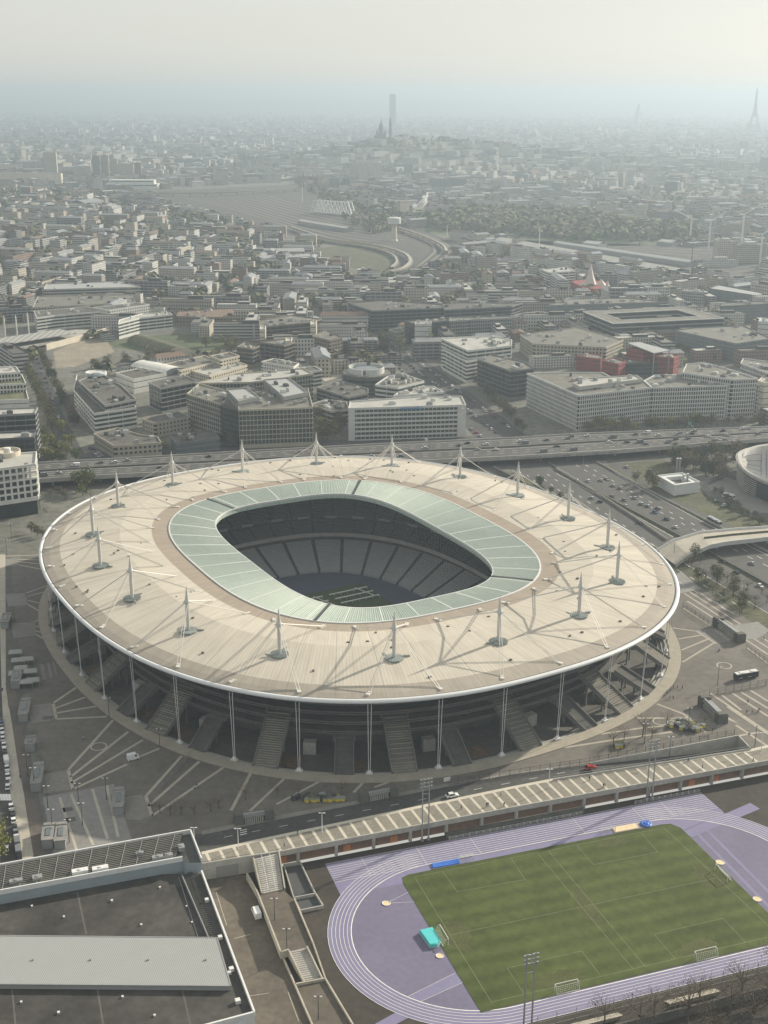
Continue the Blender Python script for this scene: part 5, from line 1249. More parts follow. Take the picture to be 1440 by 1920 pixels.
def building(Zf, px, h, style, label, roof='gravel', units=3, name='office_building', cat='building', zb=0., wall=None, single=False, group=None):
    poly = ccw([tuple(G(*Zf(*p), h)[:2]) for p in px]); wn, gi, fh, ws, bay, mw_, dp = ST_[style]
    FOOT.append(poly); wall = wall or wn; cx = sum(p[0] for p in poly)/len(poly); cy = sum(p[1] for p in poly)/len(poly)
    o = thing(name, label, cat, (cx, cy, zb), 0, group); nf = max(1, int((h-zb-1.2)/fh)); base = h-1.2-nf*fh
    inn = off_poly(poly, dp); b = MB()
    zt_ = zb
    bands = []
    for k in range(nf):
        z0_ = base+k*fh+fh*(1-ws)*.6; z1_ = z0_+fh*ws
        if z0_ <= zt_: z0_ = zt_+.2
        b.prism(poly, zt_, z0_, bottom=True); bands.append((z0_, z1_)); zt_ = z1_
    n = len(poly)
    ins = off_poly(poly, .55)
    for i in range(n):
        j = (i+1) % n; A, B_, C_, D_ = poly[i], poly[j], ins[j], ins[i]
        b.face([(*A, zt_), (*B_, zt_), (*B_, h), (*A, h)]); b.face([(*A, h), (*B_, h), (*C_, h), (*D_, h)]); b.face([(*D_, h), (*C_, h), (*C_, h-1), (*D_, h-1)])
        L = hypot(B_[0]-A[0], B_[1]-A[1]); d = ((B_[0]-A[0])/L, (B_[1]-A[1])/L); nv = (-d[1], d[0]); m_ = int(L/bay)
        if (cy-B_[1])*0+ (nv[1]) < -.35: continue          # far side, never faces the stadium
        for q in range(1, m_):
            t = L*q/m_; c = (A[0]+d[0]*t+nv[0]*dp*.5, A[1]+d[1]*t+nv[1]*dp*.5)
            b.box((c[0], c[1], base+.2), (mw_, dp*.96, h-base-1.3), atan2(d[1], d[0]))
    b.build('wall', WM[wall], o)
    if single:
        for z0_, z1_ in bands:
            for i in range(n):
                j = (i+1) % n; A, B_ = inn[i], inn[j]; L = hypot(B_[0]-A[0], B_[1]-A[1]); m_ = max(1, int(L/bay))
                for q in range(m_):
                    mb = MB(); f = lambda t, z: (A[0]+(B_[0]-A[0])*t, A[1]+(B_[1]-A[1])*t, z)
                    mb.face([f(q/m_, z0_), f((q+1)/m_, z0_), f((q+1)/m_, z1_), f(q/m_, z1_)])
                    if single > 0: mb.build('window', GL[gi], o); single -= 1
    else:
        for z0_, z1_ in bands: mb = MB(); mb.prism(inn, z0_-.05, z1_+.05); mb.build('window_band', GL[gi], o)
    b = MB(); b.face([(*p, h-.95) for p in ins]); b.build('roof', RF[roof], o)
    k = 0; tries = 0
    units = int(units*2.2)
    while k < units and tries < 120:
        tries += 1; w1, w2 = rb_.uniform(1.2, 6), rb_.uniform(1.2, 4)
        x = cx+rb_.uniform(-1, 1)*(max(p[0] for p in poly)-min(p[0] for p in poly))*.42; y = cy+rb_.uniform(-1, 1)*(max(p[1] for p in poly)-min(p[1] for p in poly))*.42
        if not all(inside((x+sx*w1*.6, y+sy*w2*.6), ins) for sx in (-1, 1) for sy in (-1, 1)): continue
        e = (poly[1][0]-poly[0][0], poly[1][1]-poly[0][1]); mb = MB(); hh = rb_.uniform(1.2, 2.8); mb.box((x, y, h-.95), (w1, w2, hh), atan2(e[1], e[0])); mb.box((x, y, h-.95+hh), (w1*.6, w2*.6, .4), atan2(e[1], e[0])); mb.build('rooftop_unit', rb_.choice((WM['concrete'], M['grey_metal'], WM['pale'], WM['dark'])), o); k += 1
    return o
def A_(x, y): return (x/3, 480+y/3)
def B_(x, y): return (480+x/3, 480+y/3)
def C_c(x, y): return (960+x/3, 480+y/3)
def I_(x, y): return (x, y)
bd = building
bd(I_, [(-70, 887), (67, 869), (69, 846), (-70, 858)], 32, 'boldgrid', 'white block with a bold square window grid at the left edge beside the roof', 'pale', 2, wall='white', single=90, zb=9.)
o = bpy.data.objects['office_building'] if False else [x for x in COL.objects if str(x.get('label', '')).startswith('white block with a bold')][0]; b = MB(); b.prism(off_poly(FOOT[-1], 1.2), 0, 9); b.build('dark_base', M['glass'], o)
o = thing('roof_turret', 'round pale drum on the roof of the white window grid block', 'turret', G(14, 853, 32)); b = MB(); b.lathe(G(14, 853, 31), [(8, 0), (8, 3), (7.4, 3), (7.4, 1.5), (0, 1.5)], 20); b.build('drum_wall', WM['cream'], o); b = MB(); b.lathe(G(14, 852, 32.4), [(2.2, 0), (2.2, 4), (1.8, 4.3)], 12); b.build('stack', WM['white'], o)
bd(I_, [(-70, 826), (64, 819), (67, 808), (-70, 812)], 26, 'curtain', 'dark glass office terrace just above the white window grid block', 'pale', 2)
bd(I_, [(-70, 781), (66, 774), (71, 763), (-70, 768)], 33, 'curtain_band', 'dark glass office with pale roof line, second row at the left edge', 'pale', 3)
bd(I_, [(-70, 753), (54, 748), (46, 718), (-70, 722)], 22, 'plain', 'white lower block of the planted terrace building at left edge', 'green', 0, wall='white')
bd(I_, [(-70, 724), (49, 718), (41, 701), (-70, 704)], 28, 'grid', 'middle planted terrace block with white fins at left edge', 'green', 0)
bd(I_, [(-70, 704), (38, 697), (30, 686), (-70, 689)], 34, 'grid', 'top white finned block of the planted terrace building', 'pale', 3)
bd(A_, [(413, 752), (528, 885), (767, 850), (690, 740), (560, 655), (430, 668)], 16, 'ribbon', 'white stepped office with long side along the left avenue', 'dark', 0)
bd(A_, [(440, 700), (590, 838), (765, 803), (685, 728), (560, 652)], 21, 'ribbon_grey', 'upper grey storeys of the stepped office by the left avenue', 'dark', 6)
o = thing('roof_drum', 'round pale skylight drum on the stepped office by the avenue', 'skylight', G(180, 703, 21)); b = MB(); b.lathe(G(180, 703, 20), [(9, 0), (9, 2.5), (8, 2.8), (7, 2)], 18); b.build('drum_wall', WM['pale'], o); b = MB(); b.lathe(G(180, 703, 21.5), [(7, 0), (4, 1.2), (0, 1.6)], 18); b.build('dome', M['glass3'], o)
bd(A_, [(525, 997), (640, 1067), (908, 1047), (888, 1015), (790, 1003), (660, 963)], 9.5, 'beige', 'low dark roofed building behind blossoming trees by the viaduct', 'dark', 5)
bd(A_, [(800, 915), (870, 937), (1072, 900), (1000, 872)], 12, 'punched_w', 'small white windowed block with dark flat roof left of the framed office', 'dark', 2, wall='beige')
bd(A_, [(955, 1005), (990, 1052), (1237, 1022), (1195, 978)], 9, 'slate', 'low wide shed behind trees left of the framed office', 'dark', 2)
bd(A_, [(833, 710), (905, 742), (1112, 702), (1030, 668)], 21, 'curtain_band', 'dark ribbon windowed office between stepped office and framed office', 'dark', 3)
bd(A_, [(650, 655), (750, 692), (937, 657), (800, 626)], 13, 'plain', 'low white edged hall next to the white barrel roof', 'dark', 1, wall='white')
bd(A_, [(925, 605), (1012, 642), (1232, 590), (1150, 558)], 14, 'punched', 'cream school wing beside the white barrel roof', 'gravel', 2)
bd(A_, [(1180, 560), (1240, 582), (1348, 560), (1290, 538)], 18, 'punched', 'taller cream end wing of the school', 'dark', 1)
bd(A_, [(1060, 640), (1180, 672), (1392, 612), (1330, 588)], 11, 'punched', 'cream courtyard wing in front of the school', 'pale', 2)
bd(A_, [(1050, 772), (1240, 830), (1330, 770), (1120, 715)], 27, 'frame', 'left wing of the framed glass office', 'gravel', 4)
bd(I_, [(413, 759), (449, 769), (520, 744), (470, 720), (420, 736)], 27.5, 'curtain', 'recessed dark glass tower of the framed office', 'dark', 3)
bd(I_, [(447, 768), (587, 763), (578, 727), (520, 728), (446, 740)], 29, 'frame', 'brown framed glass office block just behind the viaduct', 'gravel', 5)
bd(I_, [(365, 718), (470, 716), (588, 700), (570, 690), (440, 700)], 26, 'frame', 'rear wing of the framed glass office with pale roof', 'pale', 5)
bd(I_, [(494, 711), (532, 744), (578, 735), (541, 707)], 33, 'plain', 'flat grey penthouse on the framed office, right one', 'metal', 2, wall='grey')
bd(I_, [(424, 729), (447, 752), (487, 744), (463, 726)], 33, 'plain', 'flat grey penthouse on the framed office, left one', 'metal', 1, wall='grey')
bd(A_, [(205, 347), (310, 332), (614, 306), (480, 284), (190, 308)], 16, 'ribbon', 'long white school slab with dark windows below the rail viaduct trees', 'dark', 3)
bd(A_, [(612, 303), (842, 270), (760, 260), (520, 288)], 19, 'punched_w', 'white slab with dotted windows at its end, right of the school slab', 'dark', 2)
bd(A_, [(182, 288), (762, 262), (742, 215), (212, 225)], 12, 'beige', 'wide flat workshop roofs behind the white school slab', 'gravel', 9)
bd(A_, [(245, 187), (792, 172), (690, 140), (260, 155)], 15, 'slab', 'long glazed hall with two pitched grey roofs behind the workshops', 'metal', 3)
bd(A_, [(665, 377), (785, 347), (970, 327), (955, 316), (800, 322), (670, 358)], 17, 'ribbon', 'curved white banded building beside the green embankment', 'pale', 2)
bd(A_, [(990, 337), (1342, 347), (1322, 290), (1010, 308)], 11, 'brown', 'dim brown housing row behind the green embankment', 'tile', 3)
bd(B_, [(18, 398), (310, 372), (372, 352), (200, 330), (20, 362)], 21, 'curtain_band', 'dark office slab with pale stair tower above the white pavilions', 'gravel', 5, wall='brown')
bd(B_, [(315, 450), (412, 472), (487, 456), (400, 414)], 20, 'brown', 'brown roofed dark office wing right of the pale stair tower', 'gravel', 1)
bd(B_, [(20, 482), (160, 502), (222, 482), (150, 464)], 19, 'curtain_band', 'dark office wing with a pale gable strip', 'gravel', 2, wall='brown')
bd(B_, [(-110, 510), (-20, 520), (20, 505), (-60, 480)], 19, 'curtain_band', 'dark office wing with shiny windows left of the pale gable', 'gravel', 2, wall='brown')
for x0, x1, y0, hh, lab in ((305, 338, 385, 25, 'pale stair tower between the dark office wings'), (165, 200, 478, 21, 'pale gable strip on the dark office wing'), (20, 52, 412, 23, 'pale end strip at the left of the dark offices')):
    bd(B_, [(x0, y0), (x1, y0-2), (x1+4, y0-22), (x0+4, y0-20)], hh, 'plain', lab, 'pale', 0, wall='cream', name='stair_tower', cat='tower')
bd(B_, [(30, 592), (212, 624), (242, 602), (100, 574)], 15, 'punched_w', 'white punched window pavilion left of the walled court', 'dark', 2)
bd(B_, [(205, 632), (290, 652), (372, 640), (330, 617)], 16, 'ribbon', 'small white framed block with three glass floors', 'dark', 1)
def drum(px, h, r, label, wallm, glass, roofm):
    P = G(*px, h); o = thing('round_building', label, 'building', (P.x, P.y, 0)); n = 40
    poly = [(P.x+r*cos(2*pi*k/n), P.y+r*sin(2*pi*k/n)) for k in range(n)]; ip = off_poly(poly, .4); b = MB(); z = 0.; nf = int((h-1)/3.5)
    for k in range(nf): b.prism(poly, z, k*3.5+1.3, bottom=True); m_ = MB(); m_.prism(ip, k*3.5+1.25, k*3.5+3.6); m_.build('window_band', glass, o); z = k*3.5+3.55
    b.prism(poly, z, h); b.build('wall', wallm, o); b = MB(); b.prism(off_poly(poly, 1), h, h+.3); b.build('roof', roofm, o); return o, P
o, P = drum(B_(620, 655), 17, 21, 'round dark glass building with a white crown above the white office slab', WM['dark'], M['glass'], RF['gravel'])
b = MB()
for k in range(30):
    a = 2*pi*k/30
    if k % 15 in (0, 1, 7): continue
    b.box((P.x+15*cos(a), P.y+15*sin(a), 17.3), (.9, 3.2, 5), a)
b.build('crown_wall', WM['pale'], o); b = MB(); b.lathe((P.x, P.y, 17.3), [(11, 0), (11, 3.2), (9, 3.6), (0, 3.8)], 10); b.build('lantern', M['glass3'], o)
bd(B_, [(340, 738), (520, 792), (632, 770), (632, 745), (480, 700)], 13, 'ribbon_grey', 'low curved dark offices around the round building', 'dark', 4)
bd(B_, [(300, 832), (430, 872), (522, 860), (512, 820), (400, 803)], 12, 'ribbon_grey', 'low grey block with stacked roofs left of the white office slab', 'dark', 5, wall='concrete')
bd(B_, [(670, 722), (800, 738), (947, 702), (830, 660), (740, 674)], 29, 'ribbon', 'white tower block with roof trellis behind the white office slab', 'gravel', 6, wall='pale')
bd(B_, [(770, 785), (905, 775), (1057, 762), (1000, 730), (850, 732)], 25, 'ribbon', 'white stepped block with sunken terrace behind the office slab', 'pale', 7, wall='pale')
o = bd(I_, [(653, 765), (874, 758.5), (866, 742), (790, 742), (656, 752)], 25, 'slab', 'white office slab with six glass bands and blue signs behind the viaduct', 'pale', 3, wall='pale')
sl_ = o.location
a, c = G(653, 765, 25), G(874, 758.5, 25); d = (c-a).normalized(); nv = Vector((d.y, -d.x, 0)); L = (c-a).length
b = MB(); p = a+d*(L*.945)+nv*.25; q = a+d*(L*.99)+nv*.25; b.bar(Vector((p.x, p.y, 21.9)), Vector((q.x, q.y, 21.9)), .3, 4.6); sgn = b.build('blue_sign', mat('sign_blue', (.05, .16, .42), .5, .05, 1), o)
b = MB(); m_ = p.lerp(q, .5)+nv*.2; b.lathe((m_.x, m_.y, 21.2), [(.2, 0), (.9, .5), (1.0, 1.0), (.6, 1.4), (.1, 2.0)], 8); b.build('sign_emblem', M['white_line'], sgn)
for t0, t1 in ((0, .055), (.93, 1)):
    b = MB(); p, q = a+d*(L*t0)+nv*.22, a+d*(L*t1)+nv*.22; b.bar(Vector((p.x, p.y, 12.4)), Vector((q.x, q.y, 12.4)), .5, 24.4); b.build('end_pier', WM['pale'], o)
def text(s, P, rx, rz, size, m, name, parent, thick=.05):
    cu = bpy.data.curves.new(name, 'FONT'); cu.body = s; cu.size = size; cu.extrude = thick; cu.align_x = 'CENTER'; cu.resolution_u = 2
    t = bpy.data.objects.new(name, cu); COL.objects.link(t); dg = bpy.context.evaluated_depsgraph_get(); me = bpy.data.meshes.new_from_object(t.evaluated_get(dg)); bpy.data.objects.remove(t)
    me.materials.append(m); o2 = bpy.data.objects.new(name, me); COL.objects.link(o2); o2.parent = parent; o2.location = Vector(P)-Vector(parent.location); o2.rotation_euler = (rx, 0, rz); return o2
b = MB(); p = a+d*(L*.44)+nv*.3; q = a+d*(L*.63)+nv*.3
rq = random.Random(2); x = 0; LL = (q-p).length
while x < LL:             # long blue lettering, too small to read
    w_ = rq.uniform(.7, 1.4); e = p+d*x; b.bar(Vector((e.x, e.y, 22.5)), Vector((e.x, e.y, 22.5+rq.choice((1.6, 2.4)))), .4, .15); f = e+d*w_*.7; b.bar(Vector((e.x, e.y, 22.6)), Vector((f.x, f.y, 22.6+rq.choice((0, .8)))), .15, .35); x += w_
b.build('blue_lettering', mat('letter_blue', (.1, .26, .5), .5, .05, 1), o)
bd(B_, [(515, 262), (655, 307), (1058, 290), (1050, 270), (720, 247)], 25, 'curtain_band', 'long dark stepped office with white ribbons in the middle distance', 'dark', 5, wall='slate')
bd(B_, [(1060, 302), (1440, 282), (1500, 262), (1140, 260), (1050, 276)], 24, 'curtain_band', 'right hand extension of the long dark stepped office', 'dark', 4, wall='slate')
bd(B_, [(835, 362), (893, 382), (1086, 362), (1080, 344)], 23, 'curtain', 'dark glass block with one pale blank end wall', 'dark', 2)
bd(B_, [(893, 380), (988, 379), (985, 366), (900, 366)], 24, 'plain', 'pale blank stair block in front of a yellow green tree', 'pale', 1, name='stair_tower', cat='tower')
bd(B_, [(1086, 366), (1200, 358), (1440, 347), (1440, 335), (1090, 344)], 20, 'grid', 'pale and dark panelled office right of the yellow green tree', 'gravel', 3, wall='grey')
bd(B_, [(745, 412), (790, 427), (832, 421), (810, 400)], 15, 'slate', 'small grey block left of the pale blank stair block', 'gravel', 1, wall='grey')
bd(B_, [(1050, 522), (1185, 592), (1292, 572), (1290, 540), (1150, 480)], 20, 'ribbon', 'white banded office lower part on the car lined avenue', 'gravel', 1)
bd(B_, [(1042, 462), (1192, 530), (1440, 502), (1440, 470), (1350, 449), (1160, 453)], 28, 'ribbon', 'white banded office upper storeys on the car lined avenue', 'pale', 7)
bd(I_, [(895, 673), (957, 695), (1002, 690), (985, 678), (923, 664)], 26, 'curtain_band', 'grey glass office between white banded office and great grid block', 'gravel', 4, wall='slate')
bd(C_c, [(83, 658), (375, 782), (787, 737), (740, 697), (575, 688), (510, 653), (240, 653)], 28, 'whitegrid', 'great white grid office block on the corner by the viaduct', 'gravel', 8)
bd(C_c, [(787, 737), (1415, 718), (1372, 686), (1080, 688), (960, 663), (800, 668), (742, 699)], 28, 'whitegrid', 'right hand wing of the great white grid office along the hedge', 'gravel', 8)
bd(C_c, [(340, 712), (382, 734), (735, 690), (700, 668), (430, 684)], 31, 'plain', 'pale roof storey set back on the great grid block', 'pale', 3, wall='concrete')
bd(C_c, [(960, 652), (1240, 692), (1382, 686), (1205, 630), (1075, 596), (980, 606)], 33, 'whitegrid', 'taller white grid wing with slanted roof at far right', 'gravel', 4)
bd(C_c, [(1285, 600), (1440, 655), (1560, 640), (1440, 590), (1300, 574)], 33, 'whitegrid', 'white grid office cut by the right edge of the photo', 'gravel', 3)
bd(C_c, [(1382, 700), (1420, 712), (1560, 690), (1560, 655), (1440, 650)], 30, 'plain', 'pale sunlit end block at the right edge above the viaduct', 'pale', 1, wall='cream')
bd(C_c, [(600, 604), (925, 592), (935, 560), (650, 578)], 14, 'curtain', 'dark glazed body of the red arts building', 'gravel', 3)
for i, (q, h, lab) in enumerate((([(362, 562), (500, 578), (506, 556), (440, 544)], 13, 'small low red block at the left of the red group'), ([(508, 587), (600, 607), (642, 590), (575, 569)], 18, 'red cube at the front of the red group'), ([(645, 516), (740, 534), (850, 527), (760, 504)], 23, 'red block under the pale tilted roof sheet'), ([(790, 562), (912, 573), (942, 556), (840, 544)], 19, 'red block at the right end of the red group'))): bd(C_c, q, h, 'red', lab, 'gravel', 1, name='red_building')
o = thing('canopy_roof', 'pale tilted roof sheet above the red blocks', 'roof', G(*C_c(765, 512), 25)); b = MB(); q = [G(*C_c(*p), 25.5) for p in ((650, 488), (800, 546), (886, 530), (720, 484))]; b.prism([(p.x, p.y) for p in q], 24.9, 25.5, bottom=True); b.build('roof_sheet', RF['metal'], o)
for p in q[1:3]: b = MB(); b.bar(Vector((p.x, p.y, 0)), Vector((p.x, p.y, 24.9)), .8); b.build('post', WM['grey'], o)
cb = thing('courtyard_office', 'large dark square office around an open court, white roof edges', 'building', G(*C_c(780, 340), 0))
h = 23; q = ccw([tuple(G(*C_c(*p), h)[:2]) for p in ((400, 315), (570, 382), (1192, 352), (960, 287))]); q_in = off_poly(q, 17)
b = MB()
z = 0
for k in range(5):
    z1 = k*4.6+1.0
    for P_, s_ in ((q, 1), (q_in, -1)):
        for i in range(4):
            A, Bv = P_[i], P_[(i+1) % 4]; f = [(*A, z), (*Bv, z), (*Bv, z1), (*A, z1)]; b.face(f[::s_])
    z = k*4.6+4.4
for i in range(4):
    A, Bv, C1_, D_ = q[i], q[(i+1) % 4], q_in[(i+1) % 4], q_in[i]; b.face([(*A, h), (*Bv, h), (*C1_, h), (*D_, h)], 1)
    for P_, s_ in ((q, 1), (q_in, -1)): A, Bv = P_[i], P_[(i+1) % 4]; b.face([(*A, z), (*Bv, z), (*Bv, h), (*A, h)][::s_])
b.build('wall', [WM['grey'], RF['gravel']], cb)
o_, i_ = off_poly(q, .4), off_poly(q_in, -.4)
b = MB()
for P_, s_ in ((o_, 1), (i_, -1)):
    for i in range(4): A, Bv = P_[i], P_[(i+1) % 4]; b.face([(*A, 0), (*Bv, 0), (*Bv, h-.3), (*A, h-.3)][::s_])
b.build('glass_wall', M['glass'], cb); b = MB()
for P_ in (q, q_in):
    for i in range(4): A, Bv = P_[i], P_[(i+1) % 4]; b.bar((*A, h+.3), (*Bv, h+.3), .7, .7)
b.build('roof_edge', WM['white'], cb)
bd(C_c, [(45, 442), (120, 492), (530, 512), (628, 470), (370, 398)], 17, 'beige', 'brown grey courtyard offices left of the dark square office', 'gravel', 6)
bd(C_c, [(200, 277), (882, 257), (640, 234), (330, 239)], 17, 'slate', 'long dark office with ragged roof plant behind the square office', 'gravel', 10)
bd(C_c, [(-30, 332), (110, 345), (232, 322), (150, 309)], 14, 'plain', 'pale windowless shed left of the long dark office', 'gravel', 2)
bd(C_c, [(915, 417), (1262, 492), (1460, 462), (1300, 388), (1000, 403)], 19, 'slate', 'patchy blue grey office behind the red group at right', 'gravel', 5)
bd(C_c, [(1170, 282), (1460, 267), (1460, 248), (1200, 260)], 21, 'slate', 'dark office slab at the right edge beyond the square office', 'dark', 3, wall='dark')
bd(C_c, [(1385, 365), (1460, 372), (1460, 350), (1400, 345)], 20, 'plain', 'pale block at the right edge above the blue grey office', 'pale', 1)
bd(C_c, [(955, 195), (1082, 205), (1080, 188), (990, 183)], 19, 'grid', 'grey framed block with large openings right of the pointed roofs', 'gravel', 1, wall='grey')
bd(C_c, [(1105, 180), (1400, 225), (1410, 205), (1165, 160)], 16, 'slate', 'dark hall with one gleaming white roof edge near the right', 'metal', 0, wall='dark')
bd(C_c, [(170, 77), (210, 92), (357, 82), (310, 60)], 21, 'ribbon', 'white banded office before the long rail shed', 'pale', 2)
bd(C_c, [(600, 152), (705, 155), (690, 132), (620, 135)], 12, 'brown', 'low brown roofed block right of the pointed roofs', 'gravel', 1)
stb = thing('pointed_hall', 'red hall with sharp pale pointed roofs in the middle distance', 'building', G(*C_c(440, 180), 0))
b = MB(); q = [tuple(G(*C_c(*p), 9)[:2]) for p in ((330, 140), (400, 180), (545, 190), (540, 150), (440, 130))]; b.prism(q, 0, 9); b.build('wall', WM['red'], stb)
for (x, y, hh, r) in ((437, 165, 36, 11), (500, 168, 17, 9), (405, 168, 15, 8), (535, 182, 18, 5)):
    P = G(*C_c(x, y), 8); b = MB(); b.lathe((P.x, P.y, 9), [(r, 0), (r*.5, (hh-9)*.42), (.2, hh-9)], 4, rz=.5); b.build('roof_peak', mat('peak_cloth', (.52, .44, .40), .7, .08, .2) if hh == 36 else bpy.data.materials['peak_cloth'], stb)
for (x0, y0, x1, y1, wd, lab) in ((800, 612, 1010, 660, 22, 'white barrel roof beside the school'),):
    a, c = G(*A_(870, 612), 14), G(*A_(985, 650), 12); o = thing('barrel_roof_hall', lab, 'building', (a.x, a.y, 0)); d = (c-a); d.z = 0; L = d.length; d.normalize(); n = Vector((-d.y, d.x, 0)); b = MB(); R = 13; P1, P2 = [], []
    for k in range(11):
        t = pi*k/10; off = n*(-R*cos(t))+Vector((0, 0, 9+R*.5*sin(t))); P1.append(Vector((a.x, a.y, 0))-d*20+off); P2.append(Vector((c.x, c.y, 0))+off)
    b.strip(P1, P2); b.build('roof', WM['white'], o, smooth=True); b = MB(); b.prism([(p.x, p.y) for p in (P1[0], P2[0], P2[-1], P1[-1])], 0, 9); b.build('wall', WM['pale'], o); b = MB(); b.face(P2[::-1]); b.face(P1); b.build('end_wall', M['glass3'], o)
for (x, y, lab) in ((300, 655, 'vaulted brown shed with a pale end arch, left one'), (340, 668, 'vaulted brown shed with a pale end arch, right one')):
    a = G(x, y, 0); o = thing('vaulted_shed', lab, 'shed', a); b = MB(); P1, P2 = [], []
    for k in range(11): t = pi*k/10; P1.append(a+Vector((-14*cos(t), 0, 9*sin(t)))); P2.append(a+Vector((-14*cos(t)-26, 34, 9*sin(t))))
    b.strip(P2, P1); b.build('roof', RF['green'], o); b = MB(); b.face(P1); b.build('end_wall', WM['cream'], o)
# rail station canopy and embankment at the left
rs = thing('station_canopy', 'long flat glazed station canopy with white pylons at the left edge', 'station', G(60, 640, 0))
q = [G(x, y, 10) for x, y in ((-80, 658), (0, 647), (144, 624), (112, 617), (0, 634), (-80, 645))]; b = MB(); b.prism([(p.x, p.y) for p in q], 9.2, 10, bottom=True); b.build('roof', stripes_mat('canopy_panels', (.4, .4, .37), (.26, .26, .25), 6, 0, .6), rs)
b = MB(); q2 = [G(x, y, 5) for x, y in ((-80, 668), (0, 660), (90, 642), (150, 628), (210, 618), (140, 618), (0, 640), (-80, 650))]; b.prism([(p.x, p.y) for p in q2], 3, 5, bottom=True); b.build('platform', M['concrete'], rs)
for x, y in ((10, 630), (32, 627), (54, 622)): b = MB(); P = G(x, y, 8); b.lathe((P.x, P.y, 0), [(.8, 0), (.7, 25), (.3, 28)], 8); b.build('pylon', WM['white'], rs)
for x, y in ((10, 663), (40, 657), (57, 655), (72, 652)): b = MB(); P = G(x, y, 0); b.lathe((P.x, P.y, 0), [(1, 0), (1, 4)], 8); b.build('pier', M['concrete'], rs)
wall_thing('embankment_wall', 'pale sunlit retaining wall curving down from the station', [G(87, 657), G(130, 645), (G(210, 622))], 6, 1.2, WM['cream'])
wall_thing('embankment_wall', 'white wall along the raised court left of the round building', [G(572, 684), (G(645, 672))], 4, .8, WM['white'])
patch('embankment', [(200, 640), (330, 625), (440, 632), (445, 650), (380, 660), (270, 658), (215, 652)], M['lawn'], 0, .05)
patch('building_site', [(100, 660), (150, 638), (195, 632), (215, 660), (140, 688), (105, 690)], M['bare'], 0, .05)
patch('court', [(572, 690), (655, 676), (660, 700), (610, 715)], M['pale_stone'], 0, .05)
# avenues
b = MB()
patch('', [(52, 652), (72, 652), (120, 780), (165, 865), (115, 865), (90, 790)], None, 0, .04, mb=b); patch('', [(690, 640), (745, 640), (860, 720), (985, 815), (900, 828), (800, 730)], None, 0, .045, mb=b); patch('', [(100, 735), (250, 730), (252, 738), (105, 745)], None, 0, .05, mb=b)
patch('', [(-40, 860), (70, 855), (560, 828), (1000, 815), (1000, 822), (560, 842), (70, 872), (-40, 880)], None, 0, .035, mb=b)
struct('avenue', b, M['asphalt'])
for P0, P1, n, g, wh, an in (((705, 655), (905, 822), 34, 'cars on the diagonal avenue', 'on the diagonal avenue left of the great grid block', 0), ((722, 650), (935, 815), 34, 'cars on the diagonal avenue', 'on the diagonal avenue left of the great grid block', 0), ((735, 645), (965, 810), 36, 'cars on the diagonal avenue', 'on the diagonal avenue left of the great grid block', 0), ((66, 662), (128, 830), 16, 'cars on the left avenue', 'on the tree lined avenue at left', 0), ((92, 740), (150, 735), 5, 'cars on the left avenue', 'on the tree lined avenue at left', 0)): row(P0, P1, n, an, wh, g, jit=2, skip=.12)
row((170, 840), (190, 858), 7, pi/2, 'parked beside the low dark roofed building', 'parked cars by the viaduct', skip=.1)
# ------------------------------------------------------------------ trees
LEAF = {}
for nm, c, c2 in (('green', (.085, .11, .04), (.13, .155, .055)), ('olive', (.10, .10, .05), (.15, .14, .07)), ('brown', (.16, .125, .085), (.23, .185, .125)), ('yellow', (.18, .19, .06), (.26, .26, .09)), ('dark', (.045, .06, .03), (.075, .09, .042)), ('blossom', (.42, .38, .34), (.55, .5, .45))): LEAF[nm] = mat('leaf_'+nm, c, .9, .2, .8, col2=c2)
M['bark'] = mat('bark', (.12, .095, .075), .95, .25, 1.5)
rt = random.Random(21)
def rv(r=rt):
    while True:
        v = Vector((r.uniform(-1, 1), r.uniform(-1, 1), r.uniform(-1, 1)))
        if .01 < v.length < 1: return v
def leaf_quad(b, p, s, r=rt):
    n = rv(r).normalized(); x = n.orthogonal().normalized()*s; y = n.cross(x)*r.uniform(.6, 1.1); b.face([p-x-y*.6, p+x-y, p+x*.8+y, p-x+y*.8])
def tree_proto(name, leaf, H, W, bare=False, column=False):
    """tapered trunk with limbs; crown of leaf clumps hung around the limb ends"""
    o = thing(name, 'x', 'tree'); b = MB(); tips = []
    b.tube([(0, 0, 0), (.1, 0, H*.25), (0, .15, H*.55), (.1, .1, H*.85)], [H*.028, H*.022, H*.015, H*.005], 6)
    nl = 9 if bare else 6
    for k in range(nl):
        a = 2*pi*k/nl+rt.uniform(-.3, .3); z = H*rt.uniform(.28, .5); L = W*.5*rt.uniform(.65, 1); top = z+H*rt.uniform(.2, .42)
        e = Vector((L*cos(a), L*sin(a), top)); m_ = Vector((L*.5*cos(a), L*.5*sin(a), z+(top-z)*.6)); b.tube([(0, 0, z), m_, e], [H*.012, H*.008, H*.003], 4); tips += [e, m_]
        if bare:
            for q in range(5): t = rv()*W*.22; t.z = abs(t.z); b.tube([e.lerp(m_, rt.random()), e+t], [H*.004, H*.0015], 3)
    b.build('trunk', M['bark'], o, keep=True)
    b = MB(); cl = []
    for k in range(26):
        v = rv(); 
        if column: v = Vector((v.x*W*.42, v.y*W*.42, H*.55+v.z*H*.43))
        else:
            v.normalize(); v *= rt.uniform(.45, 1); v = Vector((v.x*W*.5, v.y*W*.5, H*.62+v.z*H*.36))
        cl.append((v, W*rt.uniform(.1, .2)))
    for c, r in cl:
        for q in range(26 if bare else 20): leaf_quad(b, c+rv()*r*1.6, W*rt.uniform(.007, .013) if bare else W*rt.uniform(.028, .055))
    b.build('crown', LEAF[leaf], o, keep=True); return o
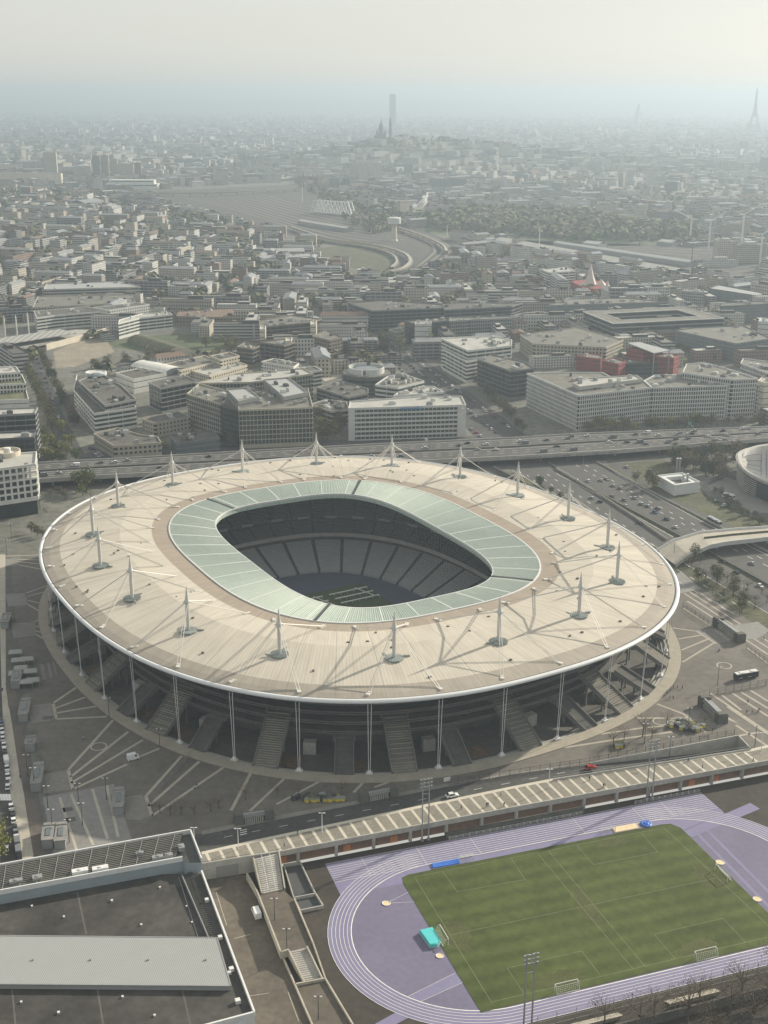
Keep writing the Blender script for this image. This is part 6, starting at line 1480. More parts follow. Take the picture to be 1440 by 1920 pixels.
TP = {'green': [tree_proto('tree', 'green', 12, 9), tree_proto('tree', 'green', 10, 9)], 'olive': [tree_proto('tree', 'olive', 11, 9), tree_proto('tree', 'olive', 13, 8)], 'brown': [tree_proto('tree', 'brown', 11, 9), tree_proto('bare_tree', 'brown', 11, 9, True)], 'bare': [tree_proto('bare_tree', 'brown', 10, 9, True)], 'yellow': [tree_proto('tree', 'yellow', 11, 8)], 'dark': [tree_proto('tree', 'dark', 10, 9)], 'column': [tree_proto('tree', 'yellow', 16, 7, column=True)], 'blossom': [tree_proto('tree', 'blossom', 7, 6)]}
USED = set()
KIND = {'green': 'leafy green', 'olive': 'olive green', 'brown': 'brown budding', 'bare': 'bare thin branched', 'yellow': 'yellow green', 'dark': 'dark green', 'column': 'tall narrow yellow green', 'blossom': 'white blossoming'}
NT = [0]
def tree(x, y, kind, where, group, s=1., z=0., P=None):
    p = TP[kind][rt.randrange(len(TP[kind]))]; P = P or G(x, y, z); s *= rt.uniform(.8, 1.2); lab = f'{KIND[kind]} tree {where}'; NT[0] += 1
    if p.name not in USED:
        USED.add(p.name); p.location = P; p.rotation_euler = (0, 0, rt.random()*6.3); p.scale = (s, s, s*rt.uniform(.9, 1.1)); p['label'] = lab; p['group'] = group; return p
    return dup(p, P, rt.random()*6.3, lab, group, (s, s, s*rt.uniform(.9, 1.1)))
def grove(poly, n, kinds, where, group, s=1., jit=None):
    xs, ys = [p[0] for p in poly], [p[1] for p in poly]; k = 0; t = 0
    while k < n and t < n*40:
        t += 1; x, y = rt.uniform(min(xs), max(xs)), rt.uniform(min(ys), max(ys))
        if not inside((x, y), poly): continue
        P = G(x, y)
        if any(inside((P.x, P.y), f) for f in FOOT): continue
        tree(x, y, rt.choice(kinds), where, group, s); k += 1
grove([(1232, 868), (1390, 850), (1385, 880), (1350, 905), (1310, 890), (1240, 880)], 40, ['olive', 'brown', 'brown', 'green', 'dark'], 'in the thicket behind the white pavilion', 'trees behind the white pavilion', .95)
grove([(1270, 1062), (1300, 1050), (1440, 1120), (1440, 1190), (1370, 1150)], 26, ['bare', 'olive', 'bare'], 'on the slope between plaza and motorway', 'trees on the motorway slope', .7)
grove([(1330, 920), (1345, 925), (1440, 985), (1400, 985)], 16, ['green', 'olive'], 'on the bank beside the access road', 'shrubs on the access road bank', .45)
for x in range(1100, 1445, 11): tree(x+rt.uniform(-4, 4), 812-(x-1100)*.03+rt.uniform(-6, 1), rt.choice(['brown', 'olive', 'brown', 'yellow']), 'in the hedge row before the great grid block', 'hedge row trees', .85)
grove([(985, 905), (1010, 905), (1110, 975), (1090, 985)], 12, ['dark', 'olive'], 'on the slope above the noise wall', 'trees above the noise wall', .5)
for x, y in ((1192, 905), (1225, 918), (1216, 908)): tree(x, y, 'olive', 'on the motorway verge left of the white pavilion', 'trees on the motorway verge', .8)
for x, y in ((155, 930), (164, 920), (150, 915)): tree(x, y, 'green', 'standing close to the left rim of the stadium roof', 'green trees by the left roof rim', 1.05)
for x, y in ((95, 935), (121, 934), (110, 925), (170, 935)): tree(x, y, 'brown', 'on the sunny pavement below the viaduct at left', 'trees on the left pavement', .6)
for x, y in ((70, 1005), (60, 1000), (80, 1008)): tree(x, y, 'olive', 'low at the left end of the roof rim', 'low trees by the roof rim', .6)
grove([(72, 800), (105, 800), (150, 850), (140, 872), (75, 868)], 20, ['yellow', 'olive', 'yellow', 'green'], 'in the square above the viaduct at left', 'trees in the left square', .9)
for t in range(22):
    f = t/21
    tree(38+f*62, 672+f*128, rt.choice(['olive', 'olive', 'green']), 'in the double row along the left avenue', 'avenue trees at left', .95)
    tree(78+f*62, 672+f*128, rt.choice(['olive', 'brown', 'dark']), 'in the double row along the left avenue', 'avenue trees at left', .85)
for x, y, k in ((232, 850, 'blossom'), (255, 852, 'olive'), (290, 848, 'blossom'), (275, 850, 'brown'), (310, 850, 'olive'), (345, 848, 'green'), (360, 845, 'dark'), (420, 835, 'dark'), (435, 838, 'olive')): tree(x, y, k, 'before the low buildings above the viaduct', 'trees before the low buildings', .9)
grove([(592, 790), (640, 788), (648, 828), (592, 835)], 14, ['yellow', 'olive', 'green'], 'between framed office and white office slab', 'trees between the two offices', .9)
tree(750, 663, 'column', 'in front of the pale blank stair block', 'single tall tree', 1.3); tree(806, 668, 'column', 'right of the pale blank stair block', 'single tall tree', 1.5)
grove([(160, 690), (330, 665), (420, 670), (330, 690), (200, 700)], 26, ['brown', 'olive', 'brown', 'dark'], 'in the belt above the white barrel roof', 'trees above the barrel roof', .8)
grove([(380, 640), (445, 640), (450, 665), (390, 665)], 12, ['brown', 'olive', 'yellow'], 'on the embankment left of the dark offices', 'embankment trees', .9)
grove([(640, 610), (700, 600), (740, 660), (690, 668)], 24, ['dark', 'olive', 'brown'], 'by the avenue before the long dark office', 'trees by the long dark office', .9)
grove([(560, 555), (650, 560), (700, 620), (640, 620)], 26, ['dark', 'olive', 'dark'], 'in the dark clump left of the long dark office', 'clump left of the dark office', 1.0)
for t in range(16): f = t/15; tree(870+f*110, 700+f*112, rt.choice(['brown', 'olive', 'dark']), 'along the diagonal avenue before the grid block', 'trees along the diagonal avenue', .9)
grove([(1160, 655), (1400, 640), (1440, 690), (1290, 680)], 22, ['dark', 'olive'], 'behind the great grid block at right', 'trees behind the grid block', .9)
for x, y, s in ((1170, 1388, .8), (1205, 1381, 1.0), (1150, 1398, .8), (1250, 1360, .6), (1320, 1362, .7), (1290, 1372, .55), (1222, 1385, .6), (1335, 1375, .5)): tree(x, y, 'bare', 'by the road below the stadium ring at right', 'bare trees by the sunken road', s)
for x, y in ((285, 1520), (300, 1525), (320, 1530), (340, 1528), (365, 1527), (395, 1522), (410, 1515), (460, 1500), (520, 1490), (560, 1490), (640, 1490)): tree(x, y, 'bare', 'on the dark parvis by the road gates', 'bare trees on the dark parvis', .55)
for x, y, s in ((0, 1610, 1.1), (-3, 1580, .9)): tree(x, y, 'yellow', 'cut by the left edge of the left street', 'street trees at the left edge', s*.8)
for u, v, s in ((20, -52, 1.0), (28, -57, 1.2), (36, -52, 1.1), (43, -58, 1.3), (50, -53, 1.2), (57, -58, 1.4), (64, -53, 1.4), (70, -58, 1.5), (77, -54, 1.5), (83, -59, 1.6), (90, -54, 1.4), (60, -64, 1.5), (75, -65, 1.6), (47, -64, 1.3), (96, -60, 1.5), (104, -55, 1.2)): tree(0, 0, 'bare', 'below the running track nearest the camera', 'bare trees nearest the camera', s, P=T(u, v))
for k_ in list(TP):
    for p in TP[k_]:
        if p.name not in USED: [bpy.data.objects.remove(c) for c in list(p.children)]; bpy.data.objects.remove(p)
# ------------------------------------------------------------------ generic town
def win_mat(name, wall, glass=(.05, .055, .06), bx=2.7, bz=3.0, wx=.46, wz=.52):
    m = mat(name, wall, .85, .12, .08); nt = m.node_tree; b = nt.nodes['Principled BSDF']; src = b.inputs['Base Color'].links[0].from_socket
    uv = nt.nodes.new('ShaderNodeUVMap'); sx = nt.nodes.new('ShaderNodeSeparateXYZ'); nt.links.new(uv.outputs[0], sx.inputs[0]); outs = []
    for i, (per, duty) in enumerate(((bx, wx), (bz, wz))):
        d = nt.nodes.new('ShaderNodeMath'); d.operation = 'DIVIDE'; d.inputs[1].default_value = per; nt.links.new(sx.outputs[i], d.inputs[0])
        f = nt.nodes.new('ShaderNodeMath'); f.operation = 'FRACT'; nt.links.new(d.outputs[0], f.inputs[0]); g = nt.nodes.new('ShaderNodeMath'); g.operation = 'LESS_THAN'; g.inputs[1].default_value = duty; nt.links.new(f.outputs[0], g.inputs[0]); outs.append(g.outputs[0])
    mu = nt.nodes.new('ShaderNodeMath'); mu.operation = 'MULTIPLY'; nt.links.new(outs[0], mu.inputs[0]); nt.links.new(outs[1], mu.inputs[1])
    x = nt.nodes.new('ShaderNodeMix'); x.data_type = 'RGBA'; nt.links.new(mu.outputs[0], x.inputs[0]); nt.links.new(src, x.inputs[6]); x.inputs[7].default_value = (*glass, 1); nt.links.new(x.outputs[2], b.inputs['Base Color']); return m
TW = [('white', win_mat('town_white', (.5, .495, .47))), ('cream', win_mat('town_cream', (.46, .42, .35), bx=3.1)), ('beige', win_mat('town_beige', (.34, .31, .26), bx=2.4)), ('grey', win_mat('town_grey', (.25, .25, .245), bx=6, wx=.85)), ('brick', win_mat('town_brick', (.24, .17, .135))), ('pale banded', win_mat('town_banded', (.46, .46, .44), bx=40, wx=.95, wz=.45))]
TR = [('red tiled', RF['tile']), ('grey zinc', RF['zinc']), ('gravel', RF['gravel']), ('dark flat', RF['dark']), ('pale flat', RF['pale'])]
TMATS = [m for _, m in TW]+[m for _, m in TR]
class TB(MB):
    def __init__(s): super().__init__(); s.uv = []
    def q(s, pts, m, uv=None):
        n = len(s.v); s.v += [tuple(p) for p in pts]; s.f.append(tuple(range(n, n+len(pts)))); s.m.append(m); s.uv.append(uv or [(0, 0)]*len(pts))
    def block(s, cx, cy, z0, w, d, h, rz, wm, rm, pitch=0., step=False):
        ca, sa = cos(rz), sin(rz)
        def W(x, y, z): return (cx+x*ca-y*sa, cy+x*sa+y*ca, z0+z)
        c = [(-w/2, -d/2), (w/2, -d/2), (w/2, d/2), (-w/2, d/2)]
        for i in range(4):
            a, e = c[i], c[(i+1) % 4]; L = w if i % 2 == 0 else d; o_ = (.8 if L > 4 else 0)
            s.q([W(*a, 0), W(*e, 0), W(*e, h), W(*a, h)], wm, [(o_, .6), (L+o_, .6), (L+o_, h+.6), (o_, h+.6)])
        if pitch:
            r1, r2 = W(-w/2+(d*.2), 0, h+pitch), W(w/2-(d*.2), 0, h+pitch); k = .5
            e_ = [(-w/2-k, -d/2-k), (w/2+k, -d/2-k), (w/2+k, d/2+k), (-w/2-k, d/2+k)]; P = [W(*p, h) for p in e_]
            s.q([P[0], P[1], r2, r1], rm); s.q([P[2], P[3], r1, r2], rm); s.q([P[1], P[2], r2], rm); s.q([P[3], P[0], r1], rm)
        else:
            s.q([W(*p, h-.6) for p in c], rm); i_ = [(p[0]*(1-.7/w), p[1]*(1-.7/d)) for p in c]
            for i in range(4): s.q([W(*c[i], h), W(*c[(i+1) % 4], h), W(*i_[(i+1) % 4], h), W(*i_[i], h)], wm); s.q([W(*i_[i], h), W(*i_[(i+1) % 4], h), W(*i_[(i+1) % 4], h-.6), W(*i_[i], h-.6)], wm)
            if step: s_ = random.Random(int(cx*7+cy)); x, y = s_.uniform(-.25, .25)*w, s_.uniform(-.2, .2)*d; q_ = TB(); s.block2(cx+x*ca-y*sa, cy+x*sa+y*ca, z0+h-.6, w*.3, d*.4, 2.6, rz, wm, rm)
    def block2(s, cx, cy, z0, w, d, h, rz, wm, rm):
        ca, sa = cos(rz), sin(rz); c = [(-w/2, -d/2), (w/2, -d/2), (w/2, d/2), (-w/2, d/2)]
        def W(x, y, z): return (cx+x*ca-y*sa, cy+x*sa+y*ca, z0+z)
        for i in range(4): s.q([W(*c[i], 0), W(*c[(i+1) % 4], 0), W(*c[(i+1) % 4], h), W(*c[i], h)], wm)
        s.q([W(*p, h) for p in c], rm)
NOGO = [[G(*p).to_2d()[:] if False else tuple(G(*p)[:2]) for p in P] for P in (
    [(-200, 1000), (-200, 690), (60, 690), (130, 860), (400, 840), (700, 832), (1440, 800), (1700, 790), (1700, 2000), (-200, 2000)],      # stadium side
    [(200, 640), (330, 622), (445, 630), (450, 668), (300, 700), (100, 700), (100, 655)], [(52, 640), (76, 640), (170, 870), (80, 870)], [(680, 630), (750, 630), (990, 822), (890, 830)],
    [(560, 470), (640, 455), (745, 440), (800, 425), (860, 455), (850, 490), (740, 525), (640, 505)],      # curve and field
    [(230, 358), (560, 340), (640, 372), (780, 425), (745, 450), (600, 462), (480, 425), (340, 390)],      # rail yard
    [(775, 400), (1000, 385), (1300, 415), (1350, 455), (1100, 468), (900, 452), (800, 440)],                # park
    [(920, 448), (1100, 455), (1440, 470), (1440, 525), (1270, 520), (1000, 475)],                           # sheds and sidings
    [(880, 690), (1460, 690), (1460, 840), (880, 840)], [(140, 715), (900, 715), (900, 860), (140, 860)],
    [(-100, 670), (-100, 610), (150, 612), (215, 620), (90, 660)])]
BB = [(min(p[0] for p in f)-6, max(p[0] for p in f)+6, min(p[1] for p in f)-6, max(p[1] for p in f)+6) for f in FOOT]
def free(x, y, r=9):
    for n in NOGO:
        if inside((x, y), n): return False
    for f, (x0, x1, y0, y1) in zip(FOOT, BB):
        if x0-r < x < x1+r and y0-r < y < y1+r:
            for k in range(8):
                if inside((x+r*cos(k*pi/4), y+r*sin(k*pi/4)), f): return False
            if inside((x, y), f): return False
    return True
def hill(x, y):
    """ground rise under the hilltop church"""
    dx, dy = (x-60)/720, (y-4760)/420
    dx = dx*1.0 if dx > 0 else dx*1.9
    return 88*math.exp(-(dx*dx+dy*dy)*1.3)
rc = random.Random(99); cand = []
def field(y0, y1, step0, grow):
    y = y0
    while y < y1:
        st = step0*(y/1000)**grow; hw = y*.335+60; x = -hw
        while x < hw:
            cand.append((x+rc.uniform(-.35, .35)*st, y+rc.uniform(-.4, .4)*st, st)); x += st
        y += st*.85
field(905, 4200, 27, .45); field(4200, 19000, 23, .78)
near = []; far_b = TB(); nfar = 0; PROTO = {}
def ang(x, y): return .3*sin(x*.0021+1)+.25*cos(y*.0017)+.55*(1 if sin(x*.004+y*.0031) > .3 else 0)+(pi/2 if rc.random() < .45 else 0)
def make_proto(wi, ri, k):
    key = (wi, ri, k)
    if key in PROTO: return PROTO[key]
    r_ = random.Random(hash(key) & 0xffff); w, d, h = r_.choice(((28, 13, 13), (40, 12, 14), (52, 13, 15), (18, 12, 10))); b1, b2 = TB(), TB(); b = TB(); b.block(0, 0, 0, w, d, h, 0, wi, len(TW)+ri, pitch=(2.6 if ri < 2 else 0), step=(ri >= 2))
    for f, m_, u in zip(b.f, b.m, b.uv): (b1 if m_ < len(TW) else b2).q([b.v[i] for i in f], 0, u)
    if ri < 2: b2.block2(w*.2, 0, h+.6, 1, 1.4, 3.2, 0, 0, 0)
    w_o = b1.build('apartment_block', TW[wi][1]); r_o = b2.build('roof', TR[ri][1]); PROTO[key] = (w_o.data, r_o.data, h); bpy.data.objects.remove(w_o); bpy.data.objects.remove(r_o); return PROTO[key]
AREA = [(lambda x, y: y < 1250 and x < -120, 'near the left avenue'), (lambda x, y: y < 1250 and x > 120, 'among the offices at right'), (lambda x, y: y < 1250, 'among the offices in the middle'), (lambda x, y: x < -250, 'in the left quarter below the tower blocks'), (lambda x, y: x < 60, 'in the quarter below the railway curve'), (lambda x, y: True, 'in the quarter below the long rail shed')]
cand.sort(key=lambda c: c[1]); count = 0
tree_far = []
for x, y, st in cand:
    if not free(x, y, 12 if y < 2600 else 4): continue
    r_ = rc.random()
    if r_ < (.30 if y < 2500 else .24): tree_far.append((x, y)); continue
    a = ang(x, y); hz_ = hill(x, y)
    wi = rc.choices(range(6), (6, 4, 3, 3, 2, 3))[0]; ri = rc.choices(range(5), (1.2, 3, 4, 3, 2.5))[0]
    if count < 296:
        me, mr, h = make_proto(wi, ri, rc.randrange(2)); s = rc.uniform(.8, 1.15)
        o = bpy.data.objects.new('apartment_block', me); COL.objects.link(o); o.location = (x, y, 0); o.rotation_euler = (0, 0, a); o.scale = (s, s, s*rc.uniform(.75, 1.25))
        r2 = bpy.data.objects.new('roof', mr); COL.objects.link(r2); r2.parent = o
        wh = next(t for f, t in AREA if f(x, y)); tag(o, f'{TW[wi][0]} apartment block with {TR[ri][0]} roof {wh}', 'building', 'town buildings '+wh); count += 1; continue
    k = st/31; w = rc.choice((rc.uniform(11, 26), rc.uniform(26, 55)))*min(2.0, k**.5); d = rc.uniform(9, 14)*min(2.0, k**.6); h = rc.uniform(8, 20) if y < 3500 else rc.uniform(12, 24)
    if rc.random() < .03: h *= 1.9; w *= .7
    if rc.random() < .05 and y < 4500: w *= 2.6; d *= 2.2; h = 8; ri = 4
    far_b.block(x, y, hz_-.5, w, d, h, a, wi, len(TW)+ri, pitch=(2.5 if ri < 2 else 0), step=(ri >= 2 and y < 3200)); nfar += 1
tag(far_b.build('distant_town', TMATS), kind='stuff')
# far tree crowns between the houses, the park and the woods
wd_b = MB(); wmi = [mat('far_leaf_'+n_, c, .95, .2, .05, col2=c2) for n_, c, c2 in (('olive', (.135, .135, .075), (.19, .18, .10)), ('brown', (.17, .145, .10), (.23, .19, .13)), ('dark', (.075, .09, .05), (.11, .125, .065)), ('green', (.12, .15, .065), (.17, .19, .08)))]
def clump(x, y, s, m_, n=14, z=0):
    for q in range(n):
        v = rv(rt); p = Vector((x+v.x*s*.55, y+v.y*s*.55, z+s*.55+v.z*s*.5)); nn = (v+Vector((0, 0, .4))+rv(rt)*.5).normalized(); xx = nn.orthogonal().normalized()*s*.2; yy = nn.cross(xx); n0 = len(wd_b.v)
        wd_b.v += [tuple(p-xx-yy*.7), tuple(p+xx*1.1-yy), tuple(p+xx+yy*.8), tuple(p-xx*.8+yy)]; wd_b.f.append((n0, n0+1, n0+2, n0+3)); wd_b.m.append(m_)
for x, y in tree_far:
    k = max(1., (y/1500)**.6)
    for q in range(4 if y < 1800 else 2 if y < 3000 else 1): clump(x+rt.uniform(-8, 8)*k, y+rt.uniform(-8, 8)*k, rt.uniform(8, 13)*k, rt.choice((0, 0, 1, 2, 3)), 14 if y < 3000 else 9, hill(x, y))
def wood(poly, n, s, ms):
    Q = [tuple(G(*p)[:2]) for p in poly]; xs, ys = [p[0] for p in Q], [p[1] for p in Q]; k = 0; t = 0
    while k < n and t < n*30:
        t += 1; x, y = rt.uniform(min(xs), max(xs)), rt.uniform(min(ys), max(ys))
        if inside((x, y), Q): clump(x, y, s*rt.uniform(.7, 1.3), rt.choice(ms), 14); k += 1
wood([(780, 412), (860, 400), (1000, 398), (1100, 405), (1180, 420), (1290, 425), (1330, 450), (1100, 455), (950, 440), (820, 432)], 900, 17, (0, 0, 1, 3))
wood([(300, 385), (340, 392), (450, 450), (480, 480), (420, 470), (330, 410)], 150, 14, (0, 2, 3)); wood([(560, 350), (700, 350), (760, 400), (700, 410), (620, 385)], 160, 14, (0, 1, 2)); wood([(640, 410), (720, 410), (770, 430), (700, 440)], 70, 13, (0, 3, 1))
wood([(0, 365), (120, 358), (160, 385), (0, 392)], 130, 14, (1, 0, 2)); wood([(440, 470), (470, 465), (500, 520), (460, 530)], 50, 13, (2, 0)); wood([(690, 262), (650, 262), (665, 250), (760, 246), (790, 258)], 90, 26, (2, 2, 0)) if False else None
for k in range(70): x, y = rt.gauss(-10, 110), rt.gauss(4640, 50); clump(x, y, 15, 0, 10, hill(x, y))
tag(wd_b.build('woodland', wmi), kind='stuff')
# ------------------------------------------------------------------ railway, field, park ground, far landmarks
patch('rail_yard', [(225, 362), (560, 345), (640, 378), (780, 425), (870, 462), (850, 500), (740, 528), (700, 505), (745, 490), (735, 462), (600, 455), (480, 425), (340, 392)], M['asphalt_worn'], 0, .05)
patch('rough_field', [(565, 470), (690, 455), (745, 475), (748, 500), (725, 512), (640, 500)], M['scrub'], 0, .07); patch('park_lawn', [(775, 400), (1000, 388), (1300, 415), (1345, 452), (1100, 465), (900, 450), (800, 436)], M['lawn'], 0, .05); patch('sidings', [(920, 448), (1100, 455), (1440, 465), (1440, 525), (1275, 522), (1000, 478)], M['asphalt_worn'], 0, .05)
b = MB(); dk = MB()
def rail(pts, w_, mb=None, up=.12):
    Q = [G(*p) for p in pts]
    for p, q in zip(Q, Q[1:]): ribbon(mb or b, p, q, w_, 0, up)
for k in range(19): rail(curve_pts([(300-k*3, 362-k*.2), (430, 390-k*2), (560, 430-k*2.6), (660, 453-k*2.8), (760, 462-k*2)]), 3.6, dk if k % 2 else b)
for k in range(7): rail(curve_pts([(745, 424+k*2), (800, 438+k*3), (845-k*6, 458+k*2), (845-k*7, 478), (800-k*5, 500+k), (735, 518+k)]), 4, b if k % 2 else dk)
for k in range(6): rail([(930, 460+k*3.2), (1300, 512+k*4)], 4, b if k % 2 else dk)
for k in range(7): rail([(1130, 466-k), (1290+k*20, 482-k*2)], 4, b if k % 2 else dk)
struct('railway_track', b, mat('rail_ballast', (.2, .185, .155), .9, .15, .2)); struct('railway_bed', dk, mat('dark_ballast', (.05, .047, .042), .9, .2, .2))
def viaduct(pts, wd, z, label):
    Q = [G(x, y, z) for x, y in curve_pts(pts)]; o = thing('rail_viaduct', label, 'viaduct', Q[0]); L1, L2 = [], []
    for i, p in enumerate(Q): d = (Q[min(i+1, len(Q)-1)]-Q[max(i-1, 0)]).normalized(); n = Vector((-d.y, d.x, 0)); L1.append(p-n*wd/2); L2.append(p+n*wd/2)
    b = MB(); b.strip(L1, L2); b.build('deck', M['concrete'], o)
    for L in (L1, L2):
        b = MB(); b.strip([p-Vector((0, 0, 2)) for p in L], [p+Vector((0, 0, .9)) for p in L]); b.strip([p+Vector((0, 0, .9)) for p in L], [p-Vector((0, 0, 2)) for p in L]); b.build('parapet', M['pale_stone'], o)
    for i in range(1, len(Q)-1, 2): b = MB(); b.lathe((Q[i].x, Q[i].y, 0), [(1.5, 0), (1.5, z-1)], 6); b.build('pier', M['concrete'], o)
viaduct([(545, 424), (620, 447), (700, 458), (755, 472), (771, 488), (757, 502), (735, 508)], 7, 6, 'pale curving viaduct looping round the rough field')
viaduct([(550, 431), (610, 450), (690, 462), (735, 476), (745, 490), (735, 500)], 5, 4, 'inner pale curve of the looping viaduct')
viaduct([(745, 425), (790, 440), (830, 458), (838, 470)], 6, 6, 'short pale viaduct curving before the park')
viaduct([(240, 360), (400, 361), (560, 352)], 14, 9, 'dark road bridge crossing the far end of the rail yard')
tb = thing('truss_bridge', 'white steel truss bridge standing over the rail yard', 'bridge', G(586, 400)); p0, p1 = G(586, 400), G(663, 406); dd = p1-p0; n = Vector((-dd.y, dd.x, 0)).normalized()*12
for s_ in (-1, 1):
    b = MB(); K = 12; H_ = 26; off_ = n*s_*.5
    for k in range(K):
        a, c = p0.lerp(p1, k/K)+off_, p0.lerp(p1, (k+1)/K)+off_; ta, tc_ = a+Vector((0, 0, 0 if k == 0 else H_)), c+Vector((0, 0, 0 if k == K-1 else H_)); b.bar(a+Vector((0, 0, 4)), c+Vector((0, 0, 4)), 1.4); b.bar(ta+Vector((0, 0, 2)), tc_+Vector((0, 0, 2)), 1.5); b.bar(c+Vector((0, 0, 3)), tc_, 1.0)
        b.bar((a if k % 2 else ta)+Vector((0, 0, 3)), (tc_ if k % 2 else c)+Vector((0, 0, 3)), .9)
    b.build('truss', M['white_metal'], tb)
b = MB(); b.bar(p0+Vector((0, 0, 3)), p1+Vector((0, 0, 3)), 12, 1.5); b.build('deck', M['concrete'], tb)
P = G(739, 452); wt = thing('water_tower', 'white mushroom shaped water tower beside the railway', 'tower', P); b = MB(); b.lathe(P, [(7, 0), (5, 4), (4.5, 24), (6, 28)], 14); b.build('shaft', WM['cream'], wt); b = MB(); b.lathe(P, [(6, 28), (11.5, 30), (11.5, 39), (10, 40.5), (0, 41)], 16); b.build('tank', WM['pale'], wt)
def tower(x0, x1, ytop, ybase, label, m, depth=18, name='tower_block', bands=True, z=None):
    P = G((x0+x1)/2, ybase); D = P.y; w_ = (G(x1, ybase)-G(x0, ybase)).length; h = 5
    while G((x0+x1)/2, ytop, h).y > D and h < 400: h += 1
    o = thing(name, label, 'tower', P); b = TB(); b.block(P.x, P.y, 0, w_, depth, h, .12, 0, 1); wl, rf = TB(), TB()
    for f, q, u in zip(b.f, b.m, b.uv): (wl if q == 0 else rf).q([b.v[i] for i in f], 0, u)
    wl.build('wall', TW[m][1], o); rf.build('roof', RF['gravel'], o); b = MB(); b.box((P.x, P.y, h-.5), (w_*.4, depth*.5, 4), .12); b.build('plant_room', WM['concrete'], o); return o
tower(85, 109, 286, 336, 'pale sunlit high tower block at the far left', 1, 24); tower(72, 84, 295, 322, 'lower pale tower left of the sunlit high tower block', 1); tower(176, 190, 292, 341, 'dark twin tower block, left one, far left quarter', 3); tower(192, 206, 291, 340, 'dark twin tower block, right one, far left quarter', 2)
tower(208, 222, 298, 338, 'cream tower rising behind the white liner building', 1); tower(222, 252, 308, 338, 'broad cream slab behind the white liner building', 1); tower(254, 266, 305, 336, 'sunlit red cream tower at the right of the liner building', 4); tower(296, 303, 308, 332, 'thin cream tower right of the liner building', 1); tower(163, 172, 291, 306, 'small bright tower in the far left haze', 0); tower(123, 140, 291, 306, 'broad hazy slab right of the sunlit tower', 1)
for i, (a, c, t, bs_) in enumerate(((655, 670, 308, 346), (672, 690, 306, 347), (692, 703, 309, 346), (704, 716, 308, 347))): tower(a, c, t, bs_, 'pale slab in the row of high slabs left of centre haze', 0, 14)['group'] = 'row of pale high slabs'
tower(588, 595, 332, 357, 'brown tower with pale edge beyond the truss bridge', 4); tower(596, 604, 331, 356, 'pale tower beside the brown tower beyond the truss bridge', 1); tower(440, 456, 318, 344, 'rounded pale block at the far edge of the rail yard', 1); tower(805, 832, 335, 357, 'dark square block with white frame, centre distance', 3, 30); tower(832, 873, 334, 354, 'grey block with bright white edge, centre distance', 3, 30)
tower(1174, 1185, 319, 352, 'thin pale twin tower in right haze, left one', 0); tower(1211, 1226, 318, 353, 'thin pale twin tower in right haze, right one', 0); tower(1306, 1323, 373, 410, 'white striped tower above the crane site', 5); tower(1220, 1229, 364, 383, 'bright white slim slab above the park', 0); tower(1230, 1240, 366, 384, 'second bright slim slab above the park', 0); tower(1328, 1380, 373, 392, 'wide white banded block right of the striped tower', 5, 20); tower(1245, 1256, 380, 402, 'pale slab with a white edge above the park trees', 0)
tower(1350, 1400, 420, 450, 'wide hazy apartment slab by the cranes', 2, 16); tower(1340, 1375, 452, 486, 'pale new block on the crane site, left one', 1, 22); tower(1376, 1430, 458, 492, 'pale new block on the crane site, right one', 2, 24); tower(1320, 1380, 487, 500, 'white frame building at the end of the rail shed', 0, 16); tower(1424, 1440, 296, 330, 'dark broad tower in the haze at the right edge', 3)
lb = thing('liner_building', 'long white building shaped like a ship at far left', 'building', G(245, 355))
for (a, c, yt, h, dpt) in ((198, 297, 348, 14, 40), (205, 290, 338, 24, 30)):
    P, Q = G(a, 355), G(c, 355); b = MB(); b.box(((P.x+Q.x)/2, P.y+20, 0), ((Q-P).length, dpt, h)); b.build('tier', WM['white'], lb); b = MB(); b.box(((P.x+Q.x)/2, P.y+19.6, h-5), ((Q-P).length*.94, dpt, 2.6)); b.build('window_band', M['glass'], lb)
ob = thing('rounded_block', 'long cream building with a rounded end at far left', 'building', G(60, 345)); P, Q = G(-30, 347), G(113, 347); b = MB(); b.prism([(P.x, P.y), (Q.x-20, Q.y), (Q.x, Q.y+15), (Q.x, Q.y+35), (Q.x-20, Q.y+50), (P.x, P.y+50)], 0, 30); b.build('wall', WM['cream'], ob); b = MB(); b.prism([(P.x, P.y+1), (Q.x-20, Q.y+1), (Q.x-1, Q.y+15), (Q.x-1, Q.y+35), (Q.x-20, Q.y+49), (P.x, P.y+49)], 30, 31); b.build('roof', RF['gravel'], ob)
def shed(P0, P1, wd, h, label, m='metal', name='long_shed'):
    a, c = G(*P0), G(*P1); o = thing(name, label, 'shed', a); d = (c-a).normalized(); n = Vector((-d.y, d.x, 0))*wd/2; q = [a-n, c-n, c+n, a+n]; b = MB(); b.prism([(p.x, p.y) for p in q], 0, h); b.build('wall', WM['grey'], o)
    b = MB(); z = Vector((0, 0, h)); r = Vector((0, 0, h+wd*.12)); b.face([q[0]+z, q[1]+z, c+r, a+r]); b.face([q[2]+z, q[3]+z, a+r, c+r]); b.build('roof', RF[m], o)
